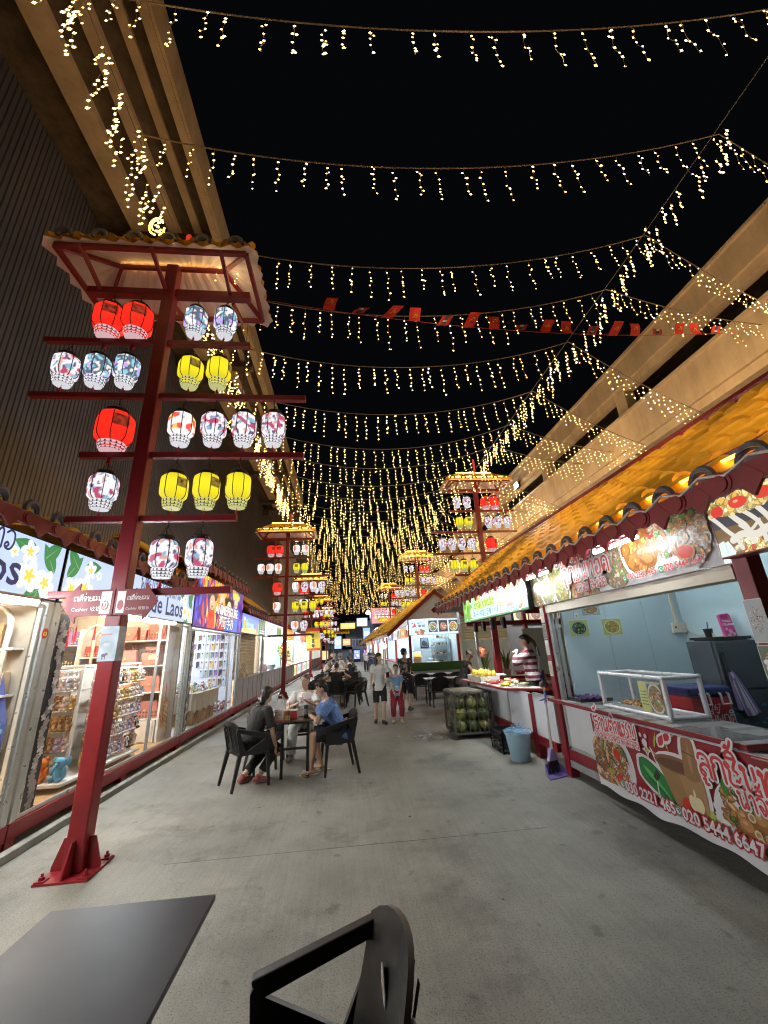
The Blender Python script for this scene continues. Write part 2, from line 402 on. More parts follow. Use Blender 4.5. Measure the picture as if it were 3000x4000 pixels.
LAO = {
 'ກ': (.82, [[(.08,0),(.08,.5),(.22,.62),(.08,.76),(.25,.98),(.55,.97),(.68,.75),(.68,0)]]),
 'ລ': (.82, [[(.08,.74),(.2,.96),(.5,.97),(.68,.75),(.68,0)],[(.68,.42),(.42,.55),(.15,.4),(.1,.12),(.25,0),(.35,.12),(.22,.24)]]),
 'ນ': (.86, [[(.22,.86),(.08,.96),(.04,.82),(.18,.76),(.2,.12),(.34,0),(.52,.3),(.7,.2),(.62,.02),(.5,.12)],[(.66,.98),(.66,.2)]]),
 'ມ': (.9, [[(.22,.86),(.08,.96),(.04,.82),(.18,.76),(.2,.15),(.08,.02),(.04,.16),(.3,.1),(.7,.05)],[(.7,.98),(.7,.0)]]),
 'ດ': (.8, [[(.2,.0),(.06,.4),(.14,.85),(.38,.99),(.6,.85),(.66,.5),(.66,0)],[(.2,.0),(.28,.3),(.4,.42),(.3,.5),(.2,.4)]]),
 'ຕ': (.82, [[(.2,.0),(.06,.4),(.12,.85),(.26,.98),(.38,.8),(.5,.98),(.64,.85),(.68,0)],[(.2,0),(.28,.3),(.4,.42),(.3,.5)]]),
 'ທ': (.84, [[(.2,.84),(.08,.96),(.04,.8),(.16,.75),(.16,0),(.3,.6),(.5,.98),(.68,.82),(.68,0)]]),
 'ອ': (.78, [[(.1,.74),(.3,.98),(.58,.84),(.64,.4),(.5,.04),(.24,.02),(.1,.28),(.2,.48),(.34,.38),(.24,.26)]]),
 'ວ': (.74, [[(.08,.82),(.32,.99),(.58,.82),(.62,.35),(.45,.03),(.2,.02),(.08,.18),(.2,.34),(.32,.22),(.2,.1)]]),
 'າ': (.5, [[(.04,.78),(.2,.97),(.36,.8),(.38,0)]]),
 'ຳ': (.5, [[(.04,.78),(.2,.97),(.36,.8),(.38,0)],[(-.3,1.3),(-.2,1.4),(-.1,1.28),(-.2,1.2),(-.3,1.3)]]),
 'ບ': (.82, [[(.22,.85),(.08,.96),(.04,.82),(.16,.75),(.14,.15),(.32,0),(.52,.02),(.66,.2),(.66,.98)]]),
 'ປ': (.82, [[(.22,.85),(.08,.96),(.04,.82),(.16,.75),(.14,.15),(.32,0),(.52,.02),(.66,.2),(.66,1.4)]]),
 'ຮ': (.82, [[(.7,1.1),(.4,.95),(.14,.98),(.08,.76),(.3,.6),(.6,.6),(.68,.3),(.6,0),(.3,.02),(.2,.25),(.36,.32)]]),
 'ແ': (.56, [[(.08,1),(.08,.12),(.2,.0),(.26,.14),(.14,.22)],[(.36,1),(.36,.12),(.46,.0),(.52,.14),(.42,.22)]]),
 'ເ': (.32, [[(.08,1),(.08,.12),(.2,.0),(.26,.14),(.14,.22)]]),
 'ຊ': (.8, [[(.24,.8),(.1,.94),(.04,.78),(.2,.6),(.12,.15),(.32,0),(.58,.12),(.62,.55),(.44,.72),(.66,1.12)]]),
 'ຈ': (.76, [[(.08,.8),(.3,.98),(.58,.85),(.64,.4),(.44,.02),(.3,.2),(.2,.45),(.36,.5),(.44,.3)]]),
 'ພ': (.9, [[(.2,.85),(.06,.94),(.04,.8),(.14,.7),(.16,0),(.4,.6),(.62,0),(.78,.98)]]),
 'ຍ': (.86, [[(.2,.9),(.06,.8),(.2,.58),(.4,.62),(.1,.4),(.14,.04),(.5,0),(.7,.2),(.72,.98)]]),
 'ໃ': (.5, [[(.0,1.25),(.16,1.5),(.34,1.3),(.2,1.05),(.2,.15),(.34,0)]]),
 'ໄ': (.5, [[(.0,1.5),(.3,1.4),(.2,1.05),(.2,.15),(.34,0)]]),
 'ະ': (.4, [[(.06,.74),(.14,.64),(.22,.74),(.34,.9)],[(.06,.24),(.14,.14),(.22,.24),(.34,.4)]]),
 'ສ': (.84, [[(.08,.74),(.2,.96),(.5,.97),(.68,1.2)],[(.66,.8),(.68,0)],[(.68,.42),(.42,.55),(.15,.4),(.1,.12),(.25,0),(.35,.12)]]),
 'ໝ': (1.3, [[(.22,.86),(.08,.96),(.04,.82),(.18,.76),(.2,0),(.2,.5),(.45,.95),(.55,.7),(.58,.1),(.5,.0),(.46,.16),(.7,.1),(1.05,.05)],[(1.05,.98),(1.05,0)]]),
 'ຫ': (.86, [[(.22,.86),(.08,.96),(.04,.82),(.18,.76),(.2,0),(.2,.5),(.5,.95),(.62,.7),(.66,0)]]),
 'ຖ': (.8, [[(.2,.0),(.06,.4),(.14,.85),(.38,.99),(.6,.85),(.66,.5),(.66,0)]]),
 'ງ': (.7, [[(.1,.9),(.24,.98),(.36,.7),(.3,.1),(.1,.3)],[(.3,.1),(.6,.3)]]),
 ',': (.3, [[(.1,.1),(.14,-.02),(.06,-.2)]]),
 'ໆ': (.7, [[(.06,.7),(.2,.97),(.34,.7),(.3,-.3)],[(.34,.8),(.5,.97),(.6,.6)]]),
 'ູ': (0, [[(.1,-.18),(.22,-.14),(.18,-.36),(.36,-.36)]]),
 'ຸ': (0, [[(.2,-.14),(.26,-.38)]]),
 'ີ': (0, [[(.05,1.16),(.25,1.42),(.5,1.38),(.55,1.16),(.05,1.16)],[(.55,1.5),(.55,1.16)]]),
 'ິ': (0, [[(.05,1.16),(.25,1.42),(.5,1.38),(.55,1.16),(.05,1.16)]]),
 'ື': (0, [[(.05,1.16),(.25,1.42),(.5,1.38),(.55,1.16),(.05,1.16)],[(.45,1.5),(.58,1.2)]]),
 '້': (0, [[(.2,1.58),(.32,1.7),(.36,1.56),(.5,1.7),(.6,1.9)]]),
 '່': (0, [[(.36,1.5),(.36,1.8)]]),
 'ົ': (0, [[(.1,1.2),(.25,1.45),(.5,1.25),(.6,1.5)]]),
 'ັ': (0, [[(.15,1.3),(.25,1.2),(.4,1.22),(.55,1.5)]]),
}
# ================================================================ setting: ground, channel kerb
g = MB(); g.poly([(-60, -30, 0), (60, -30, 0), (60, 220, 0), (-60, 220, 0)])
tag(g.build('ground', CONC), kind='structure')
k = MB(); KC = mat('kerb_concrete', (.20, .21, .195), .7, 0, .3, 2, .2, 50)
y = -6.0
while y < 66:
    k.box((-3.19, y, 0), (-3.10, y+1.985, .075)); y += 2
tag(k.build('kerb', KC, bev=.008), kind='structure')
jt = MB()
jt.box((-1.6, 4.45, .0004), (1.9, 4.457, .0018)); jt.box((-3.09, 10.9, .0004), (2.6, 10.908, .0018))
JM = mat('joint_filler', (.16, .16, .15), .9, 0, .2); tag(jt.build('ground_joint', JM), kind='structure')

# ---------------------------------------------------------------- big building on the left: sheet wall, deep concrete eaves with beams
lb = thing('warehouse_building', 'tall dark corrugated warehouse with deep concrete eaves above the left shops', 'building', (-6.5, 0, 0))
w = MB(); y = -8.0; prof = [(0, 0), (.055, 0), (.07, .02), (.105, .02), (.12, 0)]
ys = []
while y < 37:
    for a, b in prof: ys.append((y+a, -6.5+b))
    y += .12
for (y0, x0), (y1, x1) in zip(ys, ys[1:]):
    if y1 > y0: w.poly([(x0, y0, 0), (x1, y1, 0), (x1, y1, 12.95), (x0, y0, 12.95)])
w.build('wall', STEEL, lb)
e = MB(); e.box((-6.6, -8, 13.0), (-3.36, 31, 13.35))
e.build('eaves_slab', OLDCONC, lb)
e = MB(); e.box((-5.66, -8, 12.80), (-5.2, 31, 12.998)); e.build('eaves_beam', RENDERED, lb)
e = MB(); e.box((-4.72, -8, 12.86), (-4.42, 31, 12.998)); e.build('eaves_beam', RENDERED, lb)
e = MB(); e.box((-4.05, -8, 12.9), (-3.86, 31, 12.998)); e.build('eaves_beam', RENDERED, lb)
e = MB(); e.box((-3.54, -8, 12.7), (-3.37, 31, 12.998)); e.box((-3.36, -8, 12.7), (-3.30, 31, 13.6)); e.build('eaves_fascia', RENDERED, lb)
for i, yy in enumerate((-2, 3.2, 8.4, 13.6, 18.8, 24, 29.2)):
    e = MB(); e.box((-6.45, yy, 12.55), (-3.57, yy+.3, 12.795)); e.build('cross_beam', OLDCONC, lb)
nb = thing('rendered_building', 'pale rendered building continuing beyond the dark warehouse on the left', 'building', (-6.3, 37, 0))
e = MB(); e.box((-12, 37.1, 0), (-6.0, 92, 15)); e.build('wall', RENDERED, nb)
e = MB(); e.box((-6.1, 31.1, 12.6), (-3.9, 92, 13.6)); e.box((-6.7, 31.1, 12.2), (-6.02, 92, 12.59)); e.build('eaves_slab', OLDCONC, nb)

# ---------------------------------------------------------------- big building on the right: parapet, open gallery with stub columns, lower band
rb = thing('gallery_building', 'long cream concrete building with an open gallery above the right stalls', 'building', (8.2, 0, 0))
e = MB(); e.box((8.2, -8, 8.72), (8.55, 95, 9.42)); e.box((8.12, -8, 9.422), (8.6, 95, 9.50)); e.box((8.26, -8, 8.5), (8.50, 95, 8.718)); e.build('parapet', RENDERED, rb)
e = MB(); e.box((8.02, -8, 6.72), (8.5, 95, 7.62)); e.box((7.94, -8, 7.622), (8.56, 95, 7.70)); e.box((8.1, -8, 6.5), (8.45, 95, 6.718)); e.build('gallery_band', RENDERED, rb)
e = MB(); e.box((8.57, -8, 7.5), (11.4, 95, 7.619)); e.box((8.56, -8, 9.0), (11.4, 95, 9.1)); e.build('gallery_slab', OLDCONC, rb)
e = MB(); e.box((11.41, -8, 0), (12, 95, 9.4)); e.build('rear_wall', RENDERED, rb)
e = MB(); e.box((9.3, -8, 0), (9.6, 95, 7.49)); e.build('wall', RENDERED, rb)
y = -5.3
while y < 62:
    e = MB(); e.box((8.22, y, 7.702), (8.54, y+.42, 8.498)); e.build('stub_column', RENDERED, rb)
    e = MB(); e.prism([(8.11, y+.1, 6.498), (9.298, y+.1, 6.498), (9.298, y+.1, 5.5), (9.1, y+.1, 5.5)], (0, .22, 0)); e.build('bracket', RENDERED, rb)
    y += 4.85
fl = thing('floodlight', 'bright white floodlight on the upper gallery of the right building', 'floodlight', (8.05, 16.6, 8.6))
e = MB(); e.bc((8.1, 16.6, 8.62), (.12, .34, .26)); e.bar((8.15, 16.6, 8.6), (8.22, 16.6, 8.8), .03); e.build('housing', BLACKM, fl)
e = MB(); e.bc((8.02, 16.6, 8.6), (.03, .3, .22)); e.build('lens', emat('floodlight_lens', (.85, .93, 1), 60, False), fl)
def lamp(kind, loc, energy, col, par=None, size=.1, name='lamp_light', rot=None, sy=None, spread=None, angle=None):
    l = bpy.data.lights.new(name, kind); l.energy = energy; l.color = col
    if kind == 'AREA':
        l.size = size
        if sy: l.shape = 'RECTANGLE'; l.size_y = sy
        if spread: l.spread = spread
    else: l.shadow_soft_size = size
    if kind == 'SPOT' and angle: l.spot_size = angle; l.spot_blend = .6
    o = bpy.data.objects.new(name, l); COL.objects.link(o); o.location = loc
    if rot is not None: o.rotation_euler = rot
    if par:
        o.parent = par; wo = WO.get(par.name, (0, 0, 0)); o.location = (loc[0]-wo[0], loc[1]-wo[1], loc[2]-wo[2])
    return o
lamp('SPOT', (7.9, 16.55, 8.55), 900, (.86, .93, 1), fl, .12, rot=(R(48), 0, R(120)), angle=R(130))

# ================================================================ shop row on the left
def crescent(mb, c, r=.105, t=.036, axis='y', n=9):
    """the curved end tile standing on the eaves"""
    pts = []
    for i in range(n):
        a = PI*(-.02 + 1.04*i/(n-1)); q = r*math.cos(a); z = r*1.05*math.sin(a)
        pts.append((c[0], c[1]+q, c[2]+z) if axis == 'y' else (c[0]+q, c[1], c[2]+z))
    rr = [t*(.75 + .45*math.sin(PI*i/(n-1))) for i in range(n)]
    mb.tube(pts, rr, 6); return mb
def scallop(mb, p0, d, L, ztop, zbot, thick, pitch=.2, out=(1, 0, 0)):
    """fascia board with a row of medallions and pointed drops along its lower edge"""
    p0, d, out = Vector(p0), Vector(d).normalized(), Vector(out)
    a, b = p0 + V(0, 0, ztop-p0.z), p0 + d*L + V(0, 0, zbot-p0.z)
    mb.prism([a, p0+d*L+V(0, 0, ztop-p0.z), b, p0+V(0, 0, zbot-p0.z)], -out*thick)
    n = int(L/pitch)
    for i in range(n):
        c = p0 + d*((i+.5)*L/n)
        if i % 2 == 0:
            cc = c + V(0, 0, (ztop+zbot)/2-p0.z); r = (ztop-zbot)*.62
            mb.prism([cc + out*.006 + d*r*math.cos(2*PI*q/14) + V(0, 0, r*math.sin(2*PI*q/14)) for q in range(14)], -out*(thick*.9))
            mb.prism([cc + out*.016 + d*r*.7*math.cos(2*PI*q/12) + V(0, 0, r*.7*math.sin(2*PI*q/12)) for q in range(12)], -out*.009)
        else:
            r = pitch*.52
            mb.prism([c + out*.003 + d*r*x + V(0, 0, zz-p0.z) for x, zz in ((-1, zbot+.02), (-.6, zbot-.02), (0, zbot-.085), (.6, zbot-.02), (1, zbot+.02), (0, ztop))], -out*(thick*.8))
def tileroof(mb, p_eave, d, L, up, slen, period=.37, phase=0, step=.33, amp=.062):
    """barrel tile roof: p_eave + d*t along the eaves, 'up' the slope direction"""
    p, d, up = Vector(p_eave), Vector(d).normalized(), Vector(up).normalized(); nrm = d.cross(up)
    if nrm.z < 0: nrm = -nrm
    def prof(t):
        q = ((t - phase)/period) % 1.0
        return amp*math.sqrt(max(0, math.cos((q if q < .5 else q-1)*PI/.56))) if abs(q if q < .5 else q-1) < .28 else -.008*math.cos((q-.5)*PI/.44)
    N = int(L/(period/10)); rows = int(slen/step + .5); ts = [L*i/N for i in range(N+1)]
    lines = []
    for r in range(rows):
        for s_, lift in ((r*step, .035), (min(slen, (r+1)*step), .0)):
            lines.append([p + d*t + up*s_ + nrm*(prof(t) + lift) for t in ts])
    n0 = len(mb.v)
    vs = [v for l in lines for v in l]; fs = []
    for j in range(len(lines)-1):
        for i in range(N): fs.append((j*(N+1)+i, j*(N+1)+i+1, (j+1)*(N+1)+i+1, (j+1)*(N+1)+i))
    mb.add(vs, fs)
XL, XB = -3.3, -6.1
def tubes(par, pts, name='tube_lamp', holder=True, m=None):
    for a, b in pts:
        e = MB(); e.tube([a, b], .017, 8); t = e.build(name, m or TUBE, par)
        if holder:
            h = MB(); q = V(0, 0, .03); h.bar(Vector(a)+q, Vector(b)+q, .05, .03); h.build('batten', WPAINT, t)
def shop(y0, y1, label, sign_art, zs=(2.37, 3.0), eave=(3.02, 3.14), posts=True, wallm=None, lampm=None, depth=XB, tube=True, full=True, floorm=None, loc_cat='shop'):
    o = thing('market_shop', label, loc_cat, (XL, y0, 0), group='shops along the left side of the street'); wallm = wallm or WPAINT
    L = y1-y0
    e = MB(); e.box((XL-.12, y0+.01, .085), (XL, y1-.01, .225))
    for yy in (y0+.02, (y0+y1)/2, y1-.14): e.box((XL-.11, yy, 0), (XL-.01, yy+.12, .084))
    e.build('base_beam', RED, o)
    e = MB(); e.box((depth, y0+.01, .13), (XL-.125, y1-.01, .228)); e.build('floor', floorm or WOODF, o)
    e = MB(); e.box((depth-.06, y0, .0), (depth-.005, y1, 3.1)); e.build('rear_wall', wallm, o)
    q = .10 if y0 > 1 else .02; e = MB(); e.box((depth, y1-.06-q, .23), (XL-.14, y1-q, 2.96)); e.build('side_wall', wallm, o)
    e = MB(); e.box((depth, y0+.01, 2.97), (XL-.14, y1-.01, 3.03)); e.build('ceiling', WPAINT, o)
    # lightbox sign
    e = MB(); e.box((XL-.10, y0+.015, zs[0]), (XL-.002, y1-.015, zs[1])); b = e.build('sign_box', BLACKM, o)
    a = Art((XL+.001, y0+.03, zs[0]+.015), (0, 1, 0), (0, 0, 1), int(y0*10)+3); a.w = L-.06; a.h = zs[1]-zs[0]-.03
    a.clip = (0, 0, a.w, a.h); sign_art(a, b); a.build('sign_print', SIGN, b)
    # eaves
    e = MB(); scallop(e, (XL+.18, y0, eave[0]), (0, 1, 0), L, eave[1], eave[0], .03); e.build('fascia', REDD, o)
    r = MB(); tileroof(r, (XL+.10, y0, eave[1]+.01), (0, 1, 0), L, (-.98, 0, .2), 1.5, .4, .2, .3, .035); r.build('tile_roof', TILE, o)
    if full:
        for i in range(int(L/.4)):
            e = MB(); crescent(e, (XL+.17, y0+.2+i*.4, eave[1]+.02), .085, .03); e.build('tile_end', GREYM, o)
    if tube:
        ye = y1-.37 if y0 < 1 else y1-1.05
        tubes(o, [((XL+.06, ye-1.18-i*1.25, zs[0]-.045), (XL+.06, ye-i*1.25, zs[0]-.045)) for i in range(int((L-.9)/1.25))])
    e = MB(); e.box(((XL+depth)/2-.35, y0+.5, 2.93), ((XL+depth)/2+.35, y1-.6, 2.965)); e.build('ceiling_lamp', lampm or PANELLAMP, o)
    if posts:
        e = MB(); e.box((XL-.09, y1-.10, .228), (XL-.01, y1-.02, zs[0]-.005)); e.build('corner_post', ALU, o)
        e = MB(); e.box((XL-.09, y0+.02, .228), (XL-.01, y0+.09, zs[0]-.005)); e.build('corner_post', ALU, o)
    return o
def window(o, y0, y1, z0, z1, mull=(), x=XL-.05):
    e = MB(); e.box((x-.003, y0, z0), (x+.003, y1, z1)); gl = e.build('window', GLASS, o)
    f = MB(); t = .035
    f.box((x-.02, y0, z0-.001), (x+.02, y1, z0+t)); f.box((x-.02, y0, z1-t), (x+.02, y1, z1))
    for yy in list(mull) + [y0, y1-t]: f.box((x-.02, yy, z0+t), (x+.02, yy+t, z1-t))
    f.build('frame', ALU, gl); return gl

GREENS = (.03, .22, .07); NAVY = (.015, .025, .09)
SKYW = (.52, .64, .95)
def laos_sign(shift):
    def f(a, b):
        a.rect(0, 0, a.w, a.h, SKYW)
        W_ = a.w
        for fx, mir in ((.05, 1), (W_-.12, -1)):
            for rot, L, dx, dy in ((.9, .38, .0, .28), (2.4, .3, .18, .42), (-.5, .34, .1, .12), (.2, .36, .3, .45), (-1.2, .3, .2, .05)):
                a.leaf(fx+mir*dx, dy, L, .085, rot if mir > 0 else PI-rot, GREENS, (.25, .5, .2))
            for dx, dy, r in ((.12, .16, .15), (.36, .2, .17), (.42, .44, .12), (.62, .4, .06), (.02, .02, .1)): a.flower(fx+mir*dx, dy, r, dx*7)
        a.lao('ພາຍໃນປະເທດລາວ', W_-2.44, .40, .19, NAVY, .12)
        a.text(b, 'Inside Laos', W_-.6, .08, .45, NAVY, bold=.007, sx=1.0, align='RIGHT')
    return f
WARMW = mat('warm_shop_wall', (.40, .34, .27), .6, 0, .08, 2)
L1 = shop(.70, 5.0, 'glass fronted gift shop nearest the camera cut by the left picture edge', laos_sign(0), wallm=WARMW)
L2 = shop(5.0, 9.30, 'glass fronted gift shop with handbags and a plush toy rack behind the lantern mast', laos_sign(0), wallm=WARMW)
def flame_sign(a, b):
    rn = a.rnd
    a.rect(0, 0, a.w, a.h, (.09, .03, .30))
    for i in range(150):
        x = rn.uniform(0, a.w); y = rn.uniform(-.1, a.h*.95); L = rn.uniform(.12, .5)*(1.2 - abs(x/a.w-.45)); d = abs(x/a.w-.45)
        c = rn.choice([(1, .30, .02), (1, .55, .04), (.9, .10, .02), (1, .8, .15)]) if d < .36 else rn.choice([(.12, .06, .6), (.3, .05, .5), (.1, .15, .8), (.6, .1, .2)])
        a.leaf(x, y, L, L*.2, PI/2 + rn.uniform(-.5, .5), c)
    for x, y, r, c, hc in ((1.15, .62, .2, (.85, .5, .3), (.08, .05, .05)), (1.95, .78, .2, (.9, .6, .4), (.9, .5, .05)), (2.65, .58, .24, (.95, .7, .5), (.03, .02, .02)), (3.35, .85, .2, (.9, .62, .42), (.95, .75, .05))):
        a.poly([(x-r*1.5, 0), (x+r*1.5, 0), (x+r*.9, y-r*.5), (x-r*.9, y-r*.5)], rn.choice([(.7, .05, .03), (.9, .4, .02), (.1, .2, .7)]))
        for k in range(9): a.leaf(x + (k-4)*r*.25, y+r*.3, r*1.3, r*.3, PI/2 - (k-4)*.22, hc)
        a.circ(x, y, r, c, r*.95, 14)
        a.rect(x-r*.45, y-.02, r*.3, r*.28, (.95, .95, .95)); a.rect(x+r*.15, y-.02, r*.3, r*.28, (.95, .95, .95)); a.rect(x-r*.3, y-.02, r*.1, r*.2, (.02, .02, .02)); a.rect(x+r*.3, y-.02, r*.1, r*.2, (.02, .02, .02)); a.circ(x, y-r*.5, r*.3, (.5, .02, .02), r*.15)
    a.text(b, 'ANIME FIGURE', a.w*.34, .40, .34, (1, 1, 1), (.02, .01, .05), .016, bold=.012, sx=.98)
    a.text(b, '潮玩手办', a.w*.42, .07, .36, (1, 1, 1), (.02, .01, .05), .014, bold=.008)
L3 = shop(9.30, 13.6, 'phone case shop under the tall flame coloured lightbox sign', flame_sign, zs=(2.33, 3.55), eave=(3.6, 3.75), wallm=mat('lilac_white_wall', (.72, .74, .86), .5, 0, .03), lampm=COOLLAMP, floorm=mat('grey_shop_floor', (.5, .5, .52), .5), tube=False)
def beach_sign(a, b):
    n = 10
    for i in range(n): a.rect(0, a.h*i/n, a.w*.7, a.h/n+.001, (.10+.02*i, .42-.012*i, .95))
    a.poly([(0, 0), (a.w*.7, 0), (a.w*.7, .1), (a.w*.4, .22), (0, .12)], (.95, .75, .35))
    a.rect(.25, .05, .2, .36, (1, .65, .05)); a.rect(.23, .41, .24, .09, (1, 1, 1)); a.rect(.6, .05, .13, .4, (.5, .85, .1)); a.rect(.63, .45, .06, .13, (.3, .6, .05))
    for x, c in ((2.35, (.95, .2, .2)), (2.55, (.9, .4, .6)), (2.62, (.2, .7, .25))): a.circ(x, .2, .12, c, .2)
    a.rect(.75, .42, .95, .07, (.25, .40, .85))
    for i in range(7): a.circ(.82+i*.14, .29, .055, (.55, .75, 1.0), .075, 8, wob=.3)
    a.rect(a.w*.7, 0, a.w*.3, a.h, (.03, .035, .04))
    for i in range(3):
        x = a.w*.73 + i*a.w*.09; a.food(x+.14, .42, .12, [(.2, .5, .1), (.8, .4, .1), (.9, .85, .7)], 18, ry=.17); a.rect(x+.02, .05, .26, .07, (.9, .9, .9)); a.rect(x+.02, .14, .26, .06, (.9, .9, .9))
def white_sign(a, b):
    a.rect(0, 0, a.w, a.h, (.72, .84, 1)); a.circ(.6, .32, .24, (.8, .6, .3)); a.circ(.6, .32, .2, (.95, .9, .8)); a.leaf(.6, .15, .32, .06, 1.5, (.6, .4, .1))
    a.rect(1.5, .12, .05, .36, (.3, .45, .8)); a.rect(1.35, .3, .3, .04, (.3, .45, .8)); a.rect(1.85, .12, .1, .3, (.4, .6, .95)); a.rect(1.75, .45, .7, .07, (.55, .5, .9)); a.rect(2.4, .15, .06, .3, (.45, .5, .85))
    for i in range(5): a.food(3.1+i*.27, .3, .14, [(.2, .5, .1), (.9, .6, .1), (.8, .25, .1)], 22, (.8, .85, .5), .22)
    for i in range(3): a.rect(a.w-.5, .06+i*.18, .45, .14, (.9, .75, .1))
L4 = shop(13.6, 17.5, 'counter stall with a closed roller shutter under the blue beach lightbox', beach_sign, tube=False)
L5 = shop(17.5, 23.0, 'open stall with pale blue walls behind the second left lantern mast', white_sign, wallm=BPANEL, lampm=COOLLAMP, full=False)

def counter_left(o, y0, y1, z=1.02, m=None):
    e = MB(); e.box((XL-.05, y0+.02, .23), (XL-.02, y1-.02, z-.05)); cp = e.build('counter_front', m or mat('grey_counter_panel', (.33, .32, .34), .5, 0, .12, 3), o)
    f = MB()
    yy = y0+.02
    while yy < y1: f.box((XL-.025, yy, .23), (XL-.012, yy+.02, z-.052)); yy += .74
    f.build('panel_strip', REDD, cp)
    e = MB(); e.box((XL-.5, y0+.01, z-.045), (XL+.04, y1-.01, z)); e.build('counter_top', mat('counter_stone', (.42, .42, .44), .3, 0, .2, 14), o)
counter_left(L4, 13.6, 17.5); counter_left(L5, 17.5, 23.0)
SHUT = mat('roller_shutter', (.52, .42, .26), .5, .1, .1, 2)
def shutter(o, y0, y1, z0, z1, x=XL-.3):
    e = MB(); z = z0
    while z < z1-.01:
        e.prism([(x, y0, z), (x+.018, y0, z+.03), (x+.018, y0, z+.075), (x, y0, z+.098)], (0, y1-y0, 0)); z += .1
    e.box((x-.02, y0, z0), (x-.002, y1, z1)); return e.build('roller_shutter', SHUT, o)
shutter(L4, 13.68, 17.2, 1.025, 2.36)

# red gable frames over the row, between the eaves and the warehouse wall
for i, (yy, lab) in enumerate(((8.55, 'red framed gable canopy with yellow lining behind the nearest lantern mast'), (16.4, 'red framed gable canopy with yellow lining above the beach lightbox'))):
    gf = thing('gable_canopy', lab, 'canopy', (-4.6, yy, 3.3), group='gable canopies over the left row')
    f = MB()
    for q in (yy, yy+1.2):
        f.bar((-5.6, q, 3.35), (-4.6, q, 4.15), .07); f.bar((-4.6, q, 4.15), (-3.6, q, 3.35), .07); f.bar((-5.6, q, 3.4), (-3.6, q, 3.4), .06); f.bar((-4.6, q, 3.4), (-4.6, q, 4.1), .05)
    for xx, zz in ((-5.6, 3.35), (-4.6, 4.15), (-3.6, 3.35)): f.bar((xx, yy, zz), (xx, yy+4.0, zz), .06)
    f.build('frame', RED, gf)
    f = MB()
    f.prism([(-3.52, yy-.1, 3.37), (-4.6, yy-.1, 4.22), (-4.6, yy-.1, 4.25), (-3.5, yy-.1, 3.40)], (0, 4.2, 0)); f.prism([(-5.68, yy-.1, 3.37), (-5.7, yy-.1, 3.40), (-4.6, yy-.1, 4.25), (-4.6, yy-.1, 4.22)], (0, 4.2, 0)); f.build('roof_sheet', TILE, gf)
    lamp('POINT', (-4.9, yy+.3, 4.75), 16, (1, .66, .34), gf, .15); lamp('POINT', (-5.2, yy-4.4, 4.3), 12, (1, .66, .34), gf, .15)  # added lamps without fixtures, brightening the wall behind the row

# further shops down the row, built more simply: open fronts, counters and lit signs
SIGNC = [((.9, .30, .06), (1, .8, .2)), ((.75, .85, 1), (.9, .2, .1)), ((.85, .06, .06), (1, .9, .3)), ((.9, .85, .75), (.1, .4, .1)), ((.9, .12, .35), (1, 1, 1)), ((.2, .7, .3), (1, 1, .6)), ((.1, .3, .8), (1, 1, 1)), ((.95, .6, .1), (.6, .05, .02))]
def plain_sign(i):
    bg, fg = SIGNC[i % len(SIGNC)]
    def f(a, b):
        a.rect(0, 0, a.w, a.h, bg); a.food(.5, .32, .24, [(.9, .5, .1), (.7, .2, .05), (.3, .5, .1)], 26, (.9, .9, .85)); a.food(a.w-.5, .32, .24, [(.9, .6, .1), (.8, .3, .1), (.95, .9, .7)], 26, (.9, .9, .85))
        for q in range(6): a.circ(1.2+q*.3, .36, .10, fg, .13, 8, wob=.35); a.circ(1.2+q*.3, .36, .045, bg, .06, 7, wob=.3)
        a.rect(1.05, .08, 1.8, .05, fg)
    return f
lbl = ['food stall under an orange lightbox beyond the second left mast', 'food stall under a pale lightbox in the middle of the left row', 'red signed food stall in the middle of the left row', 'cream signed food stall further along the left row', 'pink signed stall far along the left row', 'green signed stall far along the left row', 'blue signed stall far along the left row', 'amber signed stall at the far end of the left row']
for i, y0 in enumerate((23.0, 27.4, 31.8, 36.2, 40.6, 45.0, 49.4, 53.8)):
    o = shop(y0, y0+4.4, lbl[i], plain_sign(i), wallm=BPANEL if i % 2 else CREAM, lampm=COOLLAMP if i % 2 else PANELLAMP, full=False, tube=i < 4)
    if i == 0: shutter(o, y0+.1, y0+2.4, 1.0, 2.36); counter_left(o, y0, y0+4.4, 1.0)
    elif i in (1, 2, 3):
        e = MB(); e.box((XL-.03, y0+.1, .25), (XL+.02, y0+4.3, .96)); e.build('counter_lightbox', BLACKM, o)
        a = Art((XL+.022, y0+.12, .27), (0, 1, 0), (0, 0, 1), i); a.clip = (0, 0, 4.1, .66)
        for q in range(4): c = [(.75, .9, 1), (.8, .9, .3), (.95, .15, .2), (.9, .9, .8)][(q+i) % 4]; a.rect(.05+q*1.03, .02, .98, .62, c); a.food(.5+q*1.03, .32, .2, [(.3, .6, .2), (.9, .5, .1), (.8, .2, .1)], 14)
        a.build('counter_print', SIGN, o)
        e = MB(); e.box((XL-.5, y0+.05, .965), (XL+.04, y0+4.35, 1.0)); e.build('counter_top', WPAINT, o)
    else: counter_left(o, y0, y0+4.4, .98, mat('brown_counter_panel', (.2, .10, .05), .5))
